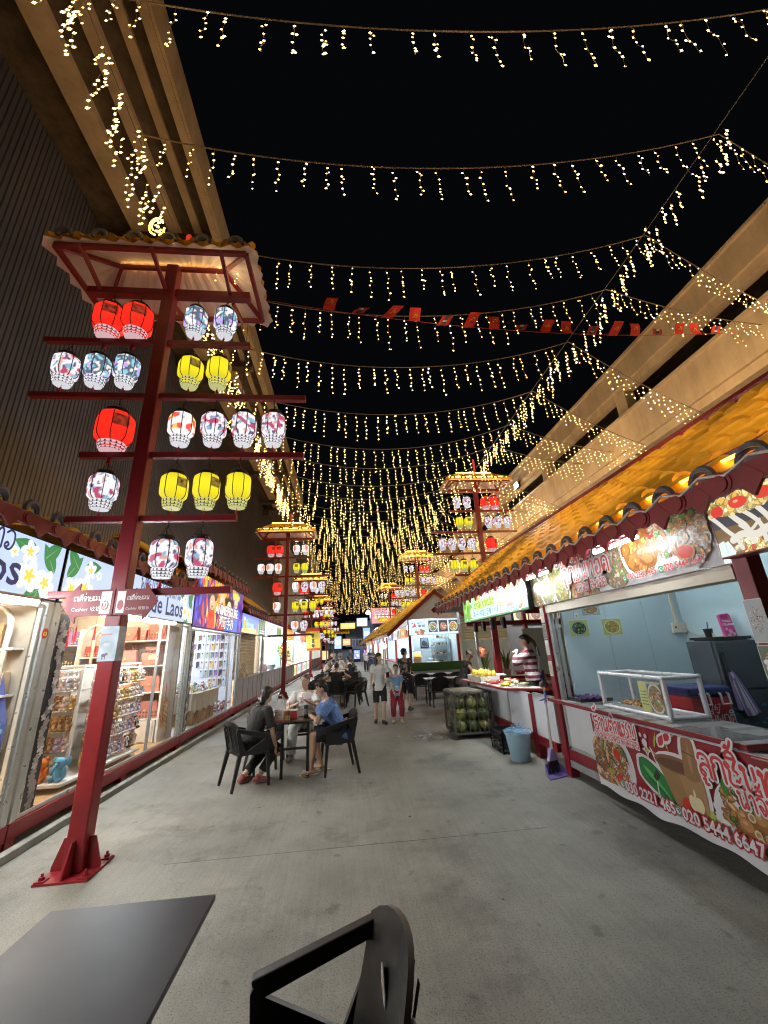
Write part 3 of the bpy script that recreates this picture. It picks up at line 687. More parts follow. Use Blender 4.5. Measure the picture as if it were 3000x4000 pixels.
# ================================================================ what stands in the left shops
for o, y0, y1, mu in ((L1, .82, 4.88, (2.1, 3.5)), (L2, 5.12, 9.18, (7.9,)), (L3, 9.42, 13.48, (12.6,))):
    window(o, y0, y1, .232, 2.33 if o != L3 else 2.29, mu)
    f = MB(); yb = y0+.0
    a = Art((XL-.035, y0+.05, .27), (0, 1, 0), (0, 0, 1), int(y0*7)); a.rect(0, 0, .19, 1.98, (.03, .035, .05)); z = .05
    while z < 1.92:
        fx = a.rnd.uniform(.05, .15); r = a.rnd.uniform(.03, .055); c = a.rnd.choice([(.40, .38, .38), (.75, .78, .8), (.3, .29, .3), (.5, .48, .46)])
        for q in range(5): a.circ(fx+r*.6*math.cos(q*1.257+z*9), z+r*.6*math.sin(q*1.257+z*9), r*.62, c, r*.4, 8, q*1.257+z*9)
        z += .052
    a.build('flower_sticker_strip', PRINT, o)
e = MB(); e.prism([(XL+.0, 4.92+.045*math.cos(q*PI/8), 2.02+.055*math.sin(q*PI/8)) for q in range(16)], (.006, 0, 0)); n3 = e.build('number_tag', mat('red_tag', (.6, .05, .02), .4, 0, 0), L1)
a = Art((XL+.007, 4.885, 1.99), (0, 1, 0), (0, 0, 1)); a.text(n3, '03', 0.0, .005, .06, (.95, .75, .1), emit=0, bold=.002)

def shelf_unit(label, y, boards, uprights, arches, cab=None, dp=.36):
    o = thing('display_shelf', label, 'shelf', (-4.6, y, .23))
    for (x0, x1, z) in boards:
        e = MB(); e.box((x0, y-dp, z-.022), (x1, y, z)); e.build('shelf_board', WPAINT, o)
    for x in uprights:
        e = MB(); e.box((x-.02, y-dp, .229), (x+.02, y-.001, 2.32)); e.build('upright', WPAINT, o)
    for (x0, x1, zb, zt) in arches:
        r = (x1-x0)/2; e = MB(); ay = y-dp+.02; pts = [(x0, ay, zb), (x0, ay, zt-r)] + [(x0+r-r*math.cos(PI*q/10), ay, zt-r+r*math.sin(PI*q/10)) for q in range(1, 10)] + [(x1, ay, zt-r), (x1, ay, zb)]
        e.tube(pts, .028, 8); e.build('arch_frame', CREAM, o, True)
    if cab:
        x0, x1, z0, z1 = cab; e = MB(); e.box((x0, y-.38, z0), (x1, y, z1)); c = e.build('cabinet', WPAINT, o, bev=.004)
        e = MB(); e.box((x0+.03, y-.394, z0+.03), (x1-.03, y-.381, z1-.02)); d = e.build('door', WPAINT, c)
        e = MB(); e.tube([(x0+.09, y-.40, z0+.16), (x0+.09, y-.42, z0+.18), (x0+.09, y-.42, z0+.28), (x0+.09, y-.40, z0+.30)], .006, 6); e.build('handle', ALU, d)
    return o
YS = 9.135
shelf_unit('white wall shelf with arched dividers and a cabinet holding handbags', YS, [(-6.05, -5.22, 2.03), (-6.05, -5.22, 1.62), (-6.05, -5.22, 1.2), (-4.62, -3.58, 2.06), (-4.62, -3.58, 1.58), (-4.62, -3.58, 1.10), (-4.62, -3.58, .63), (-5.2, -4.64, 1.79), (-5.2, -4.64, 1.3)], [-4.63, -3.56, -5.21], [(-5.18, -4.66, .9, 2.38), (-4.95, -4.55, .9, 2.30)], (-4.14, -3.6, .232, .60))
YA = 4.915
shelf_unit('beige arched wall shelf with woven bags by the left picture edge', YA, [(-4.4, -3.47, 1.88), (-4.4, -3.47, 1.42), (-4.4, -3.46, .90)], [-4.0], [(-4.0, -3.56, .95, 2.32)], None, .16)

BAGMESH = {}
def bag(label, loc, w, h, d, col, style=0, rz=0, pat=None):
    o = proto('handbag', label, 'handbag', 'handbags on the gift shop shelves'); e = MB(); s = .14
    prof = [(-1, 0), (1, 0), (1.0-s*.3, .55), (1-s, 1), (-1+s, 1), (-1+s*.3, .55)]
    e.prism([(a*w/2, -d/2, b*h) for a, b in prof], (0, d, 0))
    e.build('body', VCG if style == 3 else VC, o, bev=.012)
    for f in (o.children[0],):
        ca = f.data.color_attributes['Col']; 
        for q in ca.data: q.color = (*col, 1)
    dk = tuple(c*.6 for c in col)
    e = MB(); e.col = dk
    if style in (0, 2):
        for yy in (-d*.3, d*.3): e.tube([(-w*.25, yy, h*.95)] + [(-w*.25*math.cos(PI*q/8), yy, h*1.02 + h*.45*math.sin(PI*q/8)) for q in range(9)] + [(w*.25, yy, h*.95)], .009, 6)
    else:
        e.tube([(-w*.42, -d*.3, h*.9)] + [(-w*.45*math.cos(PI*q/8), -d*.55, h*.7 - h*.75*math.sin(PI*q/8)) for q in range(9)] + [(w*.42, -d*.3, h*.9)], .008, 6)
    e.build('handle', VC, o, True)
    e = MB(); e.col = tuple(min(1, c*1.15) for c in col)
    if style in (1, 2, 3): e.box((-w*.46, -d/2-.008, h*.45), (w*.46, -d/2-.001, h*.99))
    e.col = (.75, .55, .2); e.box((-.02, -d/2-.016, h*.42), (.02, -d/2-.0085, h*.52))
    if pat:
        e.col = pat; a = rnd_b.random()
        for i in range(int(w/.055)):
            for j in range(2):
                cx = -w*.4 + i*.055; cz = h*.14 + j*h*.2; e.prism([(cx, -d/2-.004, cz-.02), (cx+.02, -d/2-.004, cz), (cx, -d/2-.004, cz+.02), (cx-.02, -d/2-.004, cz)], (0, .003, 0))
    e.build('flap', VC, o)
    return put(o, loc, rz)
rnd_b = random.Random(3)
PK, PK2, PU, RD, TN, BR = (.45, .15, .12), (.55, .22, .16), (.20, .09, .26), (.38, .05, .03), (.34, .20, .09), (.13, .075, .04)
SHELFB = 'of the white wall shelf'
for x, z, w, h, c, st, pat, lab in [
    (-4.36, 2.062, .34, .27, PK, 1, None, 'pink folded handbag at the left end of the top right shelf'),
    (-4.08, 2.062, .12, .2, (.6, .2, .18), 1, None, 'narrow dark pink pouch in the middle of the top right shelf'),
    (-3.82, 2.062, .36, .3, PK, 1, BR, 'pink patterned handbag with a looped strap at the top right shelf end'),
    (-4.36, 1.582, .42, .3, PK2, 0, PK, 'large pale pink handbag with raised handles on the second shelf'),
    (-3.9, 1.582, .34, .24, PK2, 3, None, 'pale pink clasp handbag with a flap on the second shelf'),
    (-3.86, 1.83, .30, .1, PK, 1, BR, 'pink patterned pouch balanced on the clasp handbag'),
    (-4.34, 1.102, .36, .22, PK2, 3, None, 'low pale pink clutch on the third shelf left'),
    (-3.84, 1.102, .38, .28, PK2, 0, PK, 'pink diamond patterned handbag with tall handles on the third shelf'),
    (-3.86, .632, .46, .30, (.55, .22, .2), 0, BR, 'dusty rose tote on the lowest shelf above the cabinet'),
    (-5.85, 2.032, .26, .22, PU, 1, (.5, .4, .5), 'purple patterned handbag at the far left of the upper shelf'),
    (-5.56, 2.032, .26, .24, (.38, .2, .42), 0, None, 'mauve handbag with thin handles in the middle of the upper shelf'),
    (-5.31, 2.032, .24, .25, (.22, .13, .26), 1, (.5, .45, .4), 'dark purple handbag at the right of the upper shelf'),
    (-5.86, 1.622, .3, .22, BR, 1, TN, 'brown woven bag at the left of the middle shelf'),
    (-5.45, 1.622, .3, .22, (.06, .05, .04), 1, (.6, .5, .25), 'black and gold diamond patterned bag on the middle shelf'),
    (-5.0, 1.792, .3, .2, RD, 1, (.7, .35, .2), 'dark red patterned bag under the arch'),
    (-4.78, 1.792, .24, .32, (.55, .12, .08), 1, None, 'taller red bag standing behind the arch frame'),
    (-4.95, 1.302, .3, .26, TN, 0, None, 'tan bag on the lower shelf under the arch')]:
    bag(lab, (x, YS-.18, z+.001), w, h, .14, c, st, 0, pat)
for x, z, w, h, c, lab in [(-3.72, 1.882, .2, .24, TN, 'woven tan bag on the upper arched shelf by the picture edge'), (-4.1, 1.882, .22, .3, (.4, .26, .14), 'brown straw bag behind the beige arch'), (-3.62, 1.422, .22, .22, (.55, .4, .25), 'pale straw bag on the lower arched shelf'), (-4.05, 1.422, .24, .24, TN, 'tan round bag on the lower arched shelf left')]:
    bag(lab, (x, YA-.08, z+.001), w, h, .11, c, 1, 0, BR)
# peacock scarf hanging, white stand
o = proto('scarf', 'blue peacock patterned scarf hanging inside the nearest left shop window', 'scarf')
a = Art((-.15, 0, 0), (1, 0, 0), (0, 0, 1), 5); a.poly([(.10, 1.0), (.19, 1.0), (.3, .55), (.3, 0), (0, 0), (0, .5)], (.07, .10, .32)); 
for i in range(6):
    for j in range(9):
        x = .04+i*.05+(j % 2)*.025; zz = .04+j*.06
        if x < .28: a.circ(x, zz, .022, (.10, .35, .4), .03, 10); a.circ(x, zz-.004, .012, (.3, .2, .5), .017, 8)
m_ = a.mb; m_.prism([(-.05, .004, 1.0), (.04, .004, 1.0), (.15, .004, .55), (.15, .004, 0), (-.15, .004, 0), (-.15, .004, .5)], (0, .012, 0), (.07, .10, .32)); m_.build('cloth', VCS, o); put(o, (-3.55, 4.76, .62), R(30))
# gondola rack of plush toys
rk = thing('display_rack', 'white wire display rack full of plush toys in the gift shop window', 'rack', (-3.95, 6.9, .23)); RX0, RX1, RY0, RY1 = -4.28, -3.56, 6.2, 7.8
e = MB()
for x in (RX0, RX1):
    for yy in (RY0, RY1): e.bar((x, yy, .235), (x, yy, 1.66), .035)
e.bar((RX0, RY0, 1.645), (RX1, RY0, 1.645), .03); e.bar((RX0, RY1, 1.645), (RX1, RY1, 1.645), .03); e.bar((RX1, RY0, 1.645), (RX1, RY1, 1.645), .03); e.bar((RX0, RY0, 1.645), (RX0, RY1, 1.645), .03)
e.build('frame', WPAINT, rk)
e = MB(); e.box((RX0+.02, RY0+.25, .4), (RX1-.27, RY1-.02, 1.6)); e.build('rear_panel', mat('rack_panel', (.62, .60, .56), .5, 0, .08), rk)
e = MB(); e.box((RX0-.12, RY0-.28, .29), (RX1+.14, RY1+.05, .33)); e.build('base_shelf', WPAINT, rk, bev=.008)
for q in range(5):
    z = 1.57 - q*.245
    e = MB()
    for i in range(8): e.tube([(RX0+.06+i*.085, RY0+.25, z), (RX0+.06+i*.085, RY0-.02, z+.01)], .004, 5)
    for i in range(12): e.tube([(RX1-.27, RY0+.3+i*.122, z), (RX1+.03, RY0+.3+i*.122, z+.01)], .004, 5)
    e.bar((RX0+.03, RY0+.24, z), (RX1-.26, RY0+.24, z), .012); e.bar((RX1-.265, RY0+.25, z), (RX1-.265, RY1-.03, z), .012); e.build('hook_row', ALU, rk)
def plush_mesh(kind, col, c2):
    e = MB(); e.col = col
    e.ell((0, 0, .055), (.052, .045, .06), 10, 7); e.ell((0, -.008, .138), (.047, .043, .042), 10, 7)
    e.ell((-.03, -.04, .02), (.018, .034, .018), 8, 5); e.ell((.03, -.04, .02), (.018, .034, .018), 8, 5)
    e.ell((-.055, -.02, .08), (.016, .02, .034), 8, 5); e.ell((.055, -.02, .08), (.016, .02, .034), 8, 5)
    if kind == 'bunny':
        for s_ in (-1, 1): e.ell((s_*.028, .01, .205), (.014, .01, .045), 8, 5); e.ell((s_*.028, .0, .205), (.007, .004, .034), 6, 4, col=c2)
    elif kind == 'elephant':
        for s_ in (-1, 1): e.ell((s_*.06, .008, .145), (.03, .012, .036), 8, 5)
        e.tube([(0, -.045, .135), (0, -.07, .11), (0, -.072, .08)], [.016, .012, .009], 7)
    else:
        for s_ in (-1, 1): e.ell((s_*.036, 0, .175), (.017, .011, .017), 8, 5)
    if kind != 'elephant': e.ell((0, -.045, .127), (.022, .014, .016), 8, 5, col=c2); e.ell((0, -.058, .133), (.006, .005, .005), 6, 4, col=(.02, .02, .02))
    for s_ in (-1, 1): e.ell((s_*.018, -.047, .148), (.0065, .005, .0065), 6, 4, col=(.01, .01, .01) if kind != 'panda' else (.01, .01, .01))
    if kind == 'panda':
        for s_ in (-1, 1): e.ell((s_*.018, -.042, .147), (.013, .006, .015), 7, 5, col=(.01, .01, .01)); e.ell((s_*.037, -.002, .177), (.018, .013, .018), 8, 5, col=(.01, .01, .01)); e.ell((s_*.057, -.022, .08), (.018, .022, .036), 8, 5, col=(.01, .01, .01)); e.ell((s_*.031, -.042, .02), (.02, .036, .02), 8, 5, col=(.01, .01, .01))
    e.ell((0, -.03, .06), (.03, .02, .036), 8, 5, col=c2)
    return e.me('plush_toy', VCS, smooth=True)
PT = [('bunny', (.62, .50, .46), (.8, .5, .5), 'beige'), ('bear', (.33, .18, .07), (.5, .35, .2), 'brown'), ('bear', (.5, .30, .10), (.7, .5, .3), 'tan'), ('bunny', (.7, .66, .62), (.85, .6, .6), 'cream'), ('panda', (.75, .75, .72), (.8, .8, .78), 'black and white'), ('elephant', (.50, .50, .56), (.6, .6, .66), 'grey'), ('bear', (.62, .45, .14), (.8, .7, .4), 'golden'), ('bunny', (.7, .45, .45), (.8, .65, .6), 'pink'), ('bear', (.38, .33, .5), (.6, .55, .7), 'lilac'), ('bear', (.7, .6, .42), (.8, .75, .6), 'pale yellow')]
PM = [plush_mesh(*p[:3]) for p in PT]
def plush(i, loc, rz, sc, label):
    o = bpy.data.objects.new('plush_toy', PM[i]); COL.objects.link(o); o.location = loc; o.rotation_euler = (0, 0, rz); o.scale = (sc,)*3
    return tag(o, label, 'plush toy', 'plush toys on the display rack')
rows = ['top', 'second', 'third', 'fourth', 'bottom']
pick = [[5, 0, 3, 0, 7, 3, 5, 3], [1, 2, 1, 1, 2, 1, 3, 2], [3, 4, 5, 2, 6, 2, 1, 1], [1, 2, 3, 6, 2, 1, 8, 0], [0, 8, 3, 3, 4, 9, 9, 5]]
for q in range(5):
    for i in range(8):
        plush(pick[q][i], (RX0+.06+i*.085, RY0-.0+.012*(i % 2), 1.56-q*.245-.21), R((i*37) % 50-25), .98, '%s %s plush, %s in the %s row of the rack front' % (PT[pick[q][i]][3], PT[pick[q][i]][0], ORD[i], rows[q]))
    for i in range(12):
        p = [3, 5, 0, 8, 7, 4, 1, 3, 6, 2, 9, 0][(i+q*2) % 12]
        plush(p, (RX1+.02, RY0+.3+i*.122, 1.56-q*.245-.21), R(90 + (i*53) % 50-25), 1.02, '%s %s plush, %s along the %s row of the rack side' % (PT[p][3], PT[p][0], ORD[i], rows[q]))
for i, (c, n) in enumerate((((.16, .15, .16), 'dark grey'), ((.2, .18, .2), 'charcoal'), ((.75, .22, .03), 'orange'), ((.12, .38, .62), 'blue'))):
    me = plush_mesh('elephant' if i != 2 else 'bear', c, tuple(min(1, k*1.4) for k in c)); o = bpy.data.objects.new('plush_toy', me); COL.objects.link(o); o.location = (-4.2+i*.22, RY0-.14, .332); o.scale = (1.45,)*3; o.rotation_euler = (0, 0, R(25-i*12))
    tag(o, 'large %s plush animal sitting on the base shelf of the rack' % n, 'plush toy', 'large plush animals on the rack base')
for i, (x, yy, z) in enumerate([(-3.62, 4.35, 2.2), (-3.58, 4.6, 1.98), (-3.7, 5.45, 2.22), (-3.66, 5.9, 2.12), (-4.0, 6.6, 2.22), (-3.9, 6.9, 2.24), (-3.6, 6.8, 2.0), (-3.62, 7.25, 2.16)]):
    e = MB(); e.tube([(0, 0, 0), (0, 0, -.04), (0, 0, -.06), (0, 0, -.22)], [.004, .012, .01, .022], 8); e.tube([(0, 0, .7), (0, 0, 0)], .002, 4)
    RT = bpy.data.materials.get('red_thread') or mat('red_thread', (.6, .015, .02), .8, 0, .2)
    o = e.build('red_tassel', RT); o.location = (x, yy, z)
    tag(o, ['short red tassel hanging in the nearest left shop', 'lower red tassel hanging in the nearest left shop', 'red tassel hanging beside the flower sticker strip', 'red tassel hanging left of the mast in the bag shop', 'thin red tassel deep inside the bag shop', 'second thin red tassel deep inside the bag shop', 'lowest red tassel hanging just left of the mast', 'red tassel hidden close to the mast in the bag shop'][i], 'tassel', 'red tassels in the gift shops')
e = MB(); e.col = (.42, .22, .06)
for i in range(90):
    aa = rnd_b.uniform(0, 6.3); t = rnd_b.random(); e.tube([(0, 0, -t*.5), (.09*math.cos(aa), .09*math.sin(aa), -t*.5-.08)], [.006, .002], 4, col=rnd_b.choice([(.42, .22, .06), (.55, .33, .1), (.3, .14, .04)]))
e.tube([(0, 0, .25), (0, 0, -.5)], .008, 5, col=(.5, .05, .03))
o = e.build('dried_corn_bundle', VCS); o.location = (-3.5, 8.86, 1.0); tag(o, 'hanging bundle of dried brown husks beside the handbag shelf', 'dried bundle')

# phone case shop
kinds = []
CC = [((.62, .60, .66), 'grey'), ((.75, .62, .64), 'pale pink'), ((.35, .42, .30), 'green'), ((.03, .03, .07), 'black'), ((.72, .42, .12), 'orange'), ((.5, .6, .72), 'pale blue'), ((.30, .15, .40), 'purple'), ((.72, .70, .62), 'cream'), ((.20, .12, .09), 'brown'), ((.12, .16, .25), 'navy')]
for c, n in CC:
    e = MB(); e.prism([(sx*.045+ox, 0, sz*.085+oz) for sx, sz, ox, oz in ((-1, -1, 0, .012), (-1, -1, .012, 0), (1, -1, -.012, 0), (1, -1, 0, .012), (1, 1, 0, -.012), (1, 1, -.012, 0), (-1, 1, .012, 0), (-1, 1, 0, -.012))], (0, .01, 0), (.8, .8, .84))
    e.box((-.034, -.012, -.07), (.034, -.001, .066), c); e.box((-.03, -.017, .028), (-.002, -.0125, .06), (.05, .05, .06)); e.box((-.02, 0, .086), (.02, .008, .115), (.8, .8, .84)); e.box((.008, -.0165, -.068), (.032, -.0125, -.045), (.85, .85, .9)); kinds.append(e.me('phone_case', VCG))
for r_ in range(6):
    n_ = [7, 8, 8, 7, 6, 4][r_]
    for i in range(n_):
        kx = (i*3+r_*5) % 10; o = bpy.data.objects.new('phone_case', kinds[kx]); COL.objects.link(o)
        o.location = (-3.66 - i*.135, 13.42, 2.24-r_*.255); o.rotation_euler = (0, R((i*7+r_*3) % 5-2), 0); o.scale = (1.32,)*3
        tag(o, '%s phone case in clear packing, %s from the right in the %s row' % (CC[kx][1], ORD[i], ['top', 'second', 'third', 'fourth', 'fifth', 'bottom'][r_]), 'phone case', 'phone cases hanging on the shop wall')
o = thing('display_table', 'draped table heaped with trinkets in the phone case shop', 'table', (-3.85, 11.3, .23))
e = MB(); e.box((-4.25, 10.45, .86), (-3.45, 12.1, .89)); e.build('tabletop', WPAINT, o)
e = MB()
for (xa, ya, xb, yb) in ((-4.27, 10.43, -3.43, 10.43), (-3.43, 10.43, -3.43, 12.12)):
    n_ = 26; pts = [(xa+(xb-xa)*i/n_, ya+(yb-ya)*i/n_) for i in range(n_+1)]; nx, ny = (0, -1) if ya == yb else (1, 0)
    wv = [(p[0]+nx*.02*math.sin(i*1.7), p[1]+ny*.02*math.sin(i*1.7)) for i, p in enumerate(pts)]
    for i in range(n_):
        (x0, y0_), (x1, y1_) = wv[i], wv[i+1]; d0, d1 = .52+.03*math.sin(i*.9), .52+.03*math.sin((i+1)*.9)
        e.add([(x0, y0_, .893), (x1, y1_, .893), (x1, y1_, d1), (x0, y0_, d0)], [(0, 1, 2, 3)])
e.box((-4.27, 10.43, .891), (-3.43, 12.12, .897)); cl = e.build('tablecloth', mat('linen', (.55, .50, .42), .9, 0, .1, 12, .3, 80), o)
e = MB(); e.box((-4.2, 10.5, .232), (-3.5, 12.05, .855)); e.build('skirt', mat('batik_skirt', (.28, .17, .07), .8, 0, .7, 5), o)
e = MB()
for i in range(260): e.ell((rnd_b.uniform(-4.22, -3.48), rnd_b.uniform(10.5, 12.05), .92+rnd_b.random()**2*.16), (rnd_b.uniform(.015, .045), rnd_b.uniform(.015, .045), rnd_b.uniform(.012, .035)), 6, 4, col=rnd_b.choice([(.7, .2, .25), (.75, .7, .6), (.3, .4, .7), (.8, .6, .2), (.6, .3, .5), (.2, .5, .3), (.85, .8, .8), (.2, .12, .1)]))
tag(e.build('trinket_pile', VCS), 'mixed small trinkets heaped on the draped table', 'trinkets', kind='stuff')
e = MB()
for i in range(60): e.ell((rnd_b.uniform(-3.75, -3.4), rnd_b.uniform(12.35, 13.2), .25+rnd_b.random()*.22), (rnd_b.uniform(.03, .06), rnd_b.uniform(.03, .06), rnd_b.uniform(.03, .05)), 7, 5, col=rnd_b.choice([(.5, .15, .2), (.7, .7, .7), (.25, .2, .35), (.2, .12, .1), (.6, .4, .4)]))
tag(e.build('soft_toy_heap', VCS), 'small soft toys heaped on the shop floor below the phone cases', 'soft toys', kind='stuff')

# things on the counters further along
def plastic_bag(label, loc, s=1, col=None, rz=0):
    o = proto('plastic_bag', label, 'plastic bag'); e = MB(); rn = random.Random(int(loc[1]*10)); n = 12
    pr = [(.02, .0), (.11, .0), (.14, .06), (.13, .13), (.08, .19), (.03, .22), (.035, .25)]
    vs = [(r*s*(1+rn.uniform(-.18, .18))*math.cos(2*PI*k/n), r*s*.7*(1+rn.uniform(-.18, .18))*math.sin(2*PI*k/n), z*s) for r, z in pr for k in range(n)]
    e.add(vs, [(i*n+k, i*n+(k+1) % n, (i+1)*n+(k+1) % n, (i+1)*n+k) for i in range(len(pr)-1) for k in range(n)]); e.build('sack', col or FILM, o, True)
    e = MB()
    for sx in (-1, 1): e.tube([(sx*.02*s, 0, .21*s), (sx*.06*s, .01, .29*s), (sx*.03*s, .0, .34*s), (0, 0, .25*s)], [.012*s, .016*s, .014*s, .01*s], 6)
    e.build('handle', col or FILM, o, True); return put(o, loc, rz)
def film():
    m, nt, p = _nt('plastic_film'); p.inputs['Base Color'].default_value = (.8, .8, .82, 1); p.inputs['Roughness'].default_value = .25; p.inputs['Alpha'].default_value = .28; p.inputs['Subsurface Weight'].default_value = 0
    return m
FILM = film()
plastic_bag('white plastic carrier bag on the counter before the closed shutter', (-3.42, 14.75, 1.022), 1.2)
e = MB(); e.box((-.07, -.05, 0), (.07, .05, .12), (.75, .66, .5)); e.box((-.03, -.052, .03), (.03, -.0505, .08), (.8, .5, .1)); o = e.build('carton', VC, bev=.004); o.location = (-3.36, 14.35, 1.022); tag(o, 'small printed carton on the counter beside the plastic carrier bag', 'carton')
e = MB(); e.tube([(0, -.1, 0.012), (.02, 0, .03), (0, .1, .012)], [.015, .03, .015], 7, col=(.7, .5, .05)); o = e.build('yellow_pouch', VC, True); o.location = (-3.28, 14.72, 1.022); tag(o, 'yellow pouch lying at the counter edge before the closed shutter', 'pouch')
plastic_bag('pinkish plastic bag on the counter of the open blue walled stall', (-3.5, 18.3, 1.022), 1.6, mat('pink_film', (.65, .45, .5), .3, 0, .1))
o = thing('metal_tub', 'grey metal tub on the counter of the open blue walled stall', 'tub', (-3.5, 19.8, 1.022)); e = MB(); e.lathe([(.24, 0), (.3, .2), (.32, .2), (.26, .01)], (-3.5, 19.8, 1.022), 20, cap=True); e.build('basin', ALU, o, 40); e = MB(); e.tube([(-3.2, 19.8, 1.2), (-3.14, 19.8, 1.15), (-3.2, 19.8, 1.12)], .008, 5); e.build('handle', ALU, o)
o = thing('flower_vase', 'tall vase of orange and green flowers on a counter past the second left mast', 'vase', (-3.2, 22.2, 1.022)); e = MB(); e.lathe([(.06, 0), (.09, .12), (.07, .3), (.1, .36)], (-3.2, 22.2, 1.022), 14); e.build('vase', CREAM, o, 40)
e = MB()
for i in range(90): e.ell((-3.2+rnd_b.gauss(0, .13), 22.2+rnd_b.gauss(0, .14), 1.75+rnd_b.gauss(0, .17)), (rnd_b.uniform(.03, .07),)*3, 6, 4, col=rnd_b.choice([(.05, .2, .04), (.1, .3, .06), (.8, .35, .04), (.8, .6, .1), (.5, .08, .05)]))
e.build('bouquet', VCS, o)
# ================================================================ lanterns and the red lantern masts
LSH = vmat('lantern_paper', .6, .82, 0, sample=True)
LRING = vmat('lantern_ring', .5, .6, 0, sample=False)
LBLK = mat('lantern_wire', (.01, .01, .01), .5, 0, 0)
TASS = mat('tassel_thread', (.45, .02, .03), .8, 0, .2)
def lan_col(kind, seed):
    rn = random.Random(seed); ox, oy = rn.uniform(0, 50), rn.uniform(0, 50); f0 = rn.randrange(8)
    def f(a, t):
        """a: 0..8 round the lantern, t: 0..1 upward"""
        fa = int(a) % 8
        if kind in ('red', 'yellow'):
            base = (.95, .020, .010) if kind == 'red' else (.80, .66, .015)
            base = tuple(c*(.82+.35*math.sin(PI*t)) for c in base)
            q = (a - f0) % 4
            if q < 1.15 and .42 < t < .80:
                n = noise.noise(V(a*3+ox, t*9+oy, seed)); d = (.22, .02, .01) if kind == 'red' else (.20, .13, .02); 
                return tuple(c*(1+1.6*n) for c in d)
            return base
        n1 = noise.noise(V(a*1.1+ox, t*3.2+oy, 0)); n2 = noise.noise(V(a*2.3+oy, t*5+ox, 5)); n3 = noise.noise(V(a*1.7+ox, t*4+ox, 9))
        if kind == 'floral':
            if n1 > .25: return (.50, .07, .16)
            if n2 > .28: return (.70, .36, .32)
            if n3 > .28: return (.26, .44, .58)
            if n2 < -.30: return (.10, .08, .18)
            return (.86, .85, .90)
        if kind == 'night':
            if n1 > .22: return (.9, .9, .92)
            if n2 > .22: return (.28, .62, .75)
            if n3 > .2 and t < .55: return (.62, .36, .85)
            if n2 < -.3: return (.9, .8, .7)
            return (.10, .14, .20)
        if kind == 'redwhite':
            if n1 > .02 and .15 < t < .9: return (.85, .10, .07) if n2 < .2 else (.9, .65, .15)
            return (.9, .86, .85)
        if kind == 'pinkred':      # white with a red figure in the middle
            d = abs((a % 4) - 2) + abs(t-.5)*1.5
            if d + n2*.6 < .85: return (1.0, .28, .16)
            return (.95, .90, .88)
    return f
def shade_mesh(kind, seed, w, h, sub=8, rows=22):
    e = MB(); f = lan_col(kind, seed); R_ = w/2
    prof = [(.60, 0), (.80, .05), (.95, .14), (1.0, .26), (1.0, .5), (1.0, .74), (.95, .86), (.80, .95), (.60, 1)]
    def rad(t):
        for (r0, t0), (r1, t1) in zip(prof, prof[1:]):
            if t <= t1: return R_*(r0 + (r1-r0)*(t-t0)/(t1-t0))
        return R_*.6
    def pt(a, t):
        k = int(a); q = a-k; r = rad(t); a0, a1 = 2*PI*k/8, 2*PI*(k+1)/8
        return (r*((1-q)*math.cos(a0)+q*math.cos(a1)), r*((1-q)*math.sin(a0)+q*math.sin(a1)), t*h)
    N = 8*sub; vs = [pt(i/sub, j/rows) for j in range(rows+1) for i in range(N)]
    n0 = len(e.v); e.v += vs
    for j in range(rows):
        for i in range(N):
            e.f.append((j*N+i, j*N+(i+1) % N, (j+1)*N+(i+1) % N, (j+1)*N+i)); e.c.append([f((i+p)/sub % 8, (j+q)/rows) for p, q in ((.02, .02), (.98, .02), (.98, .98), (.02, .98))]); e.m.append(0)
    return e, pt
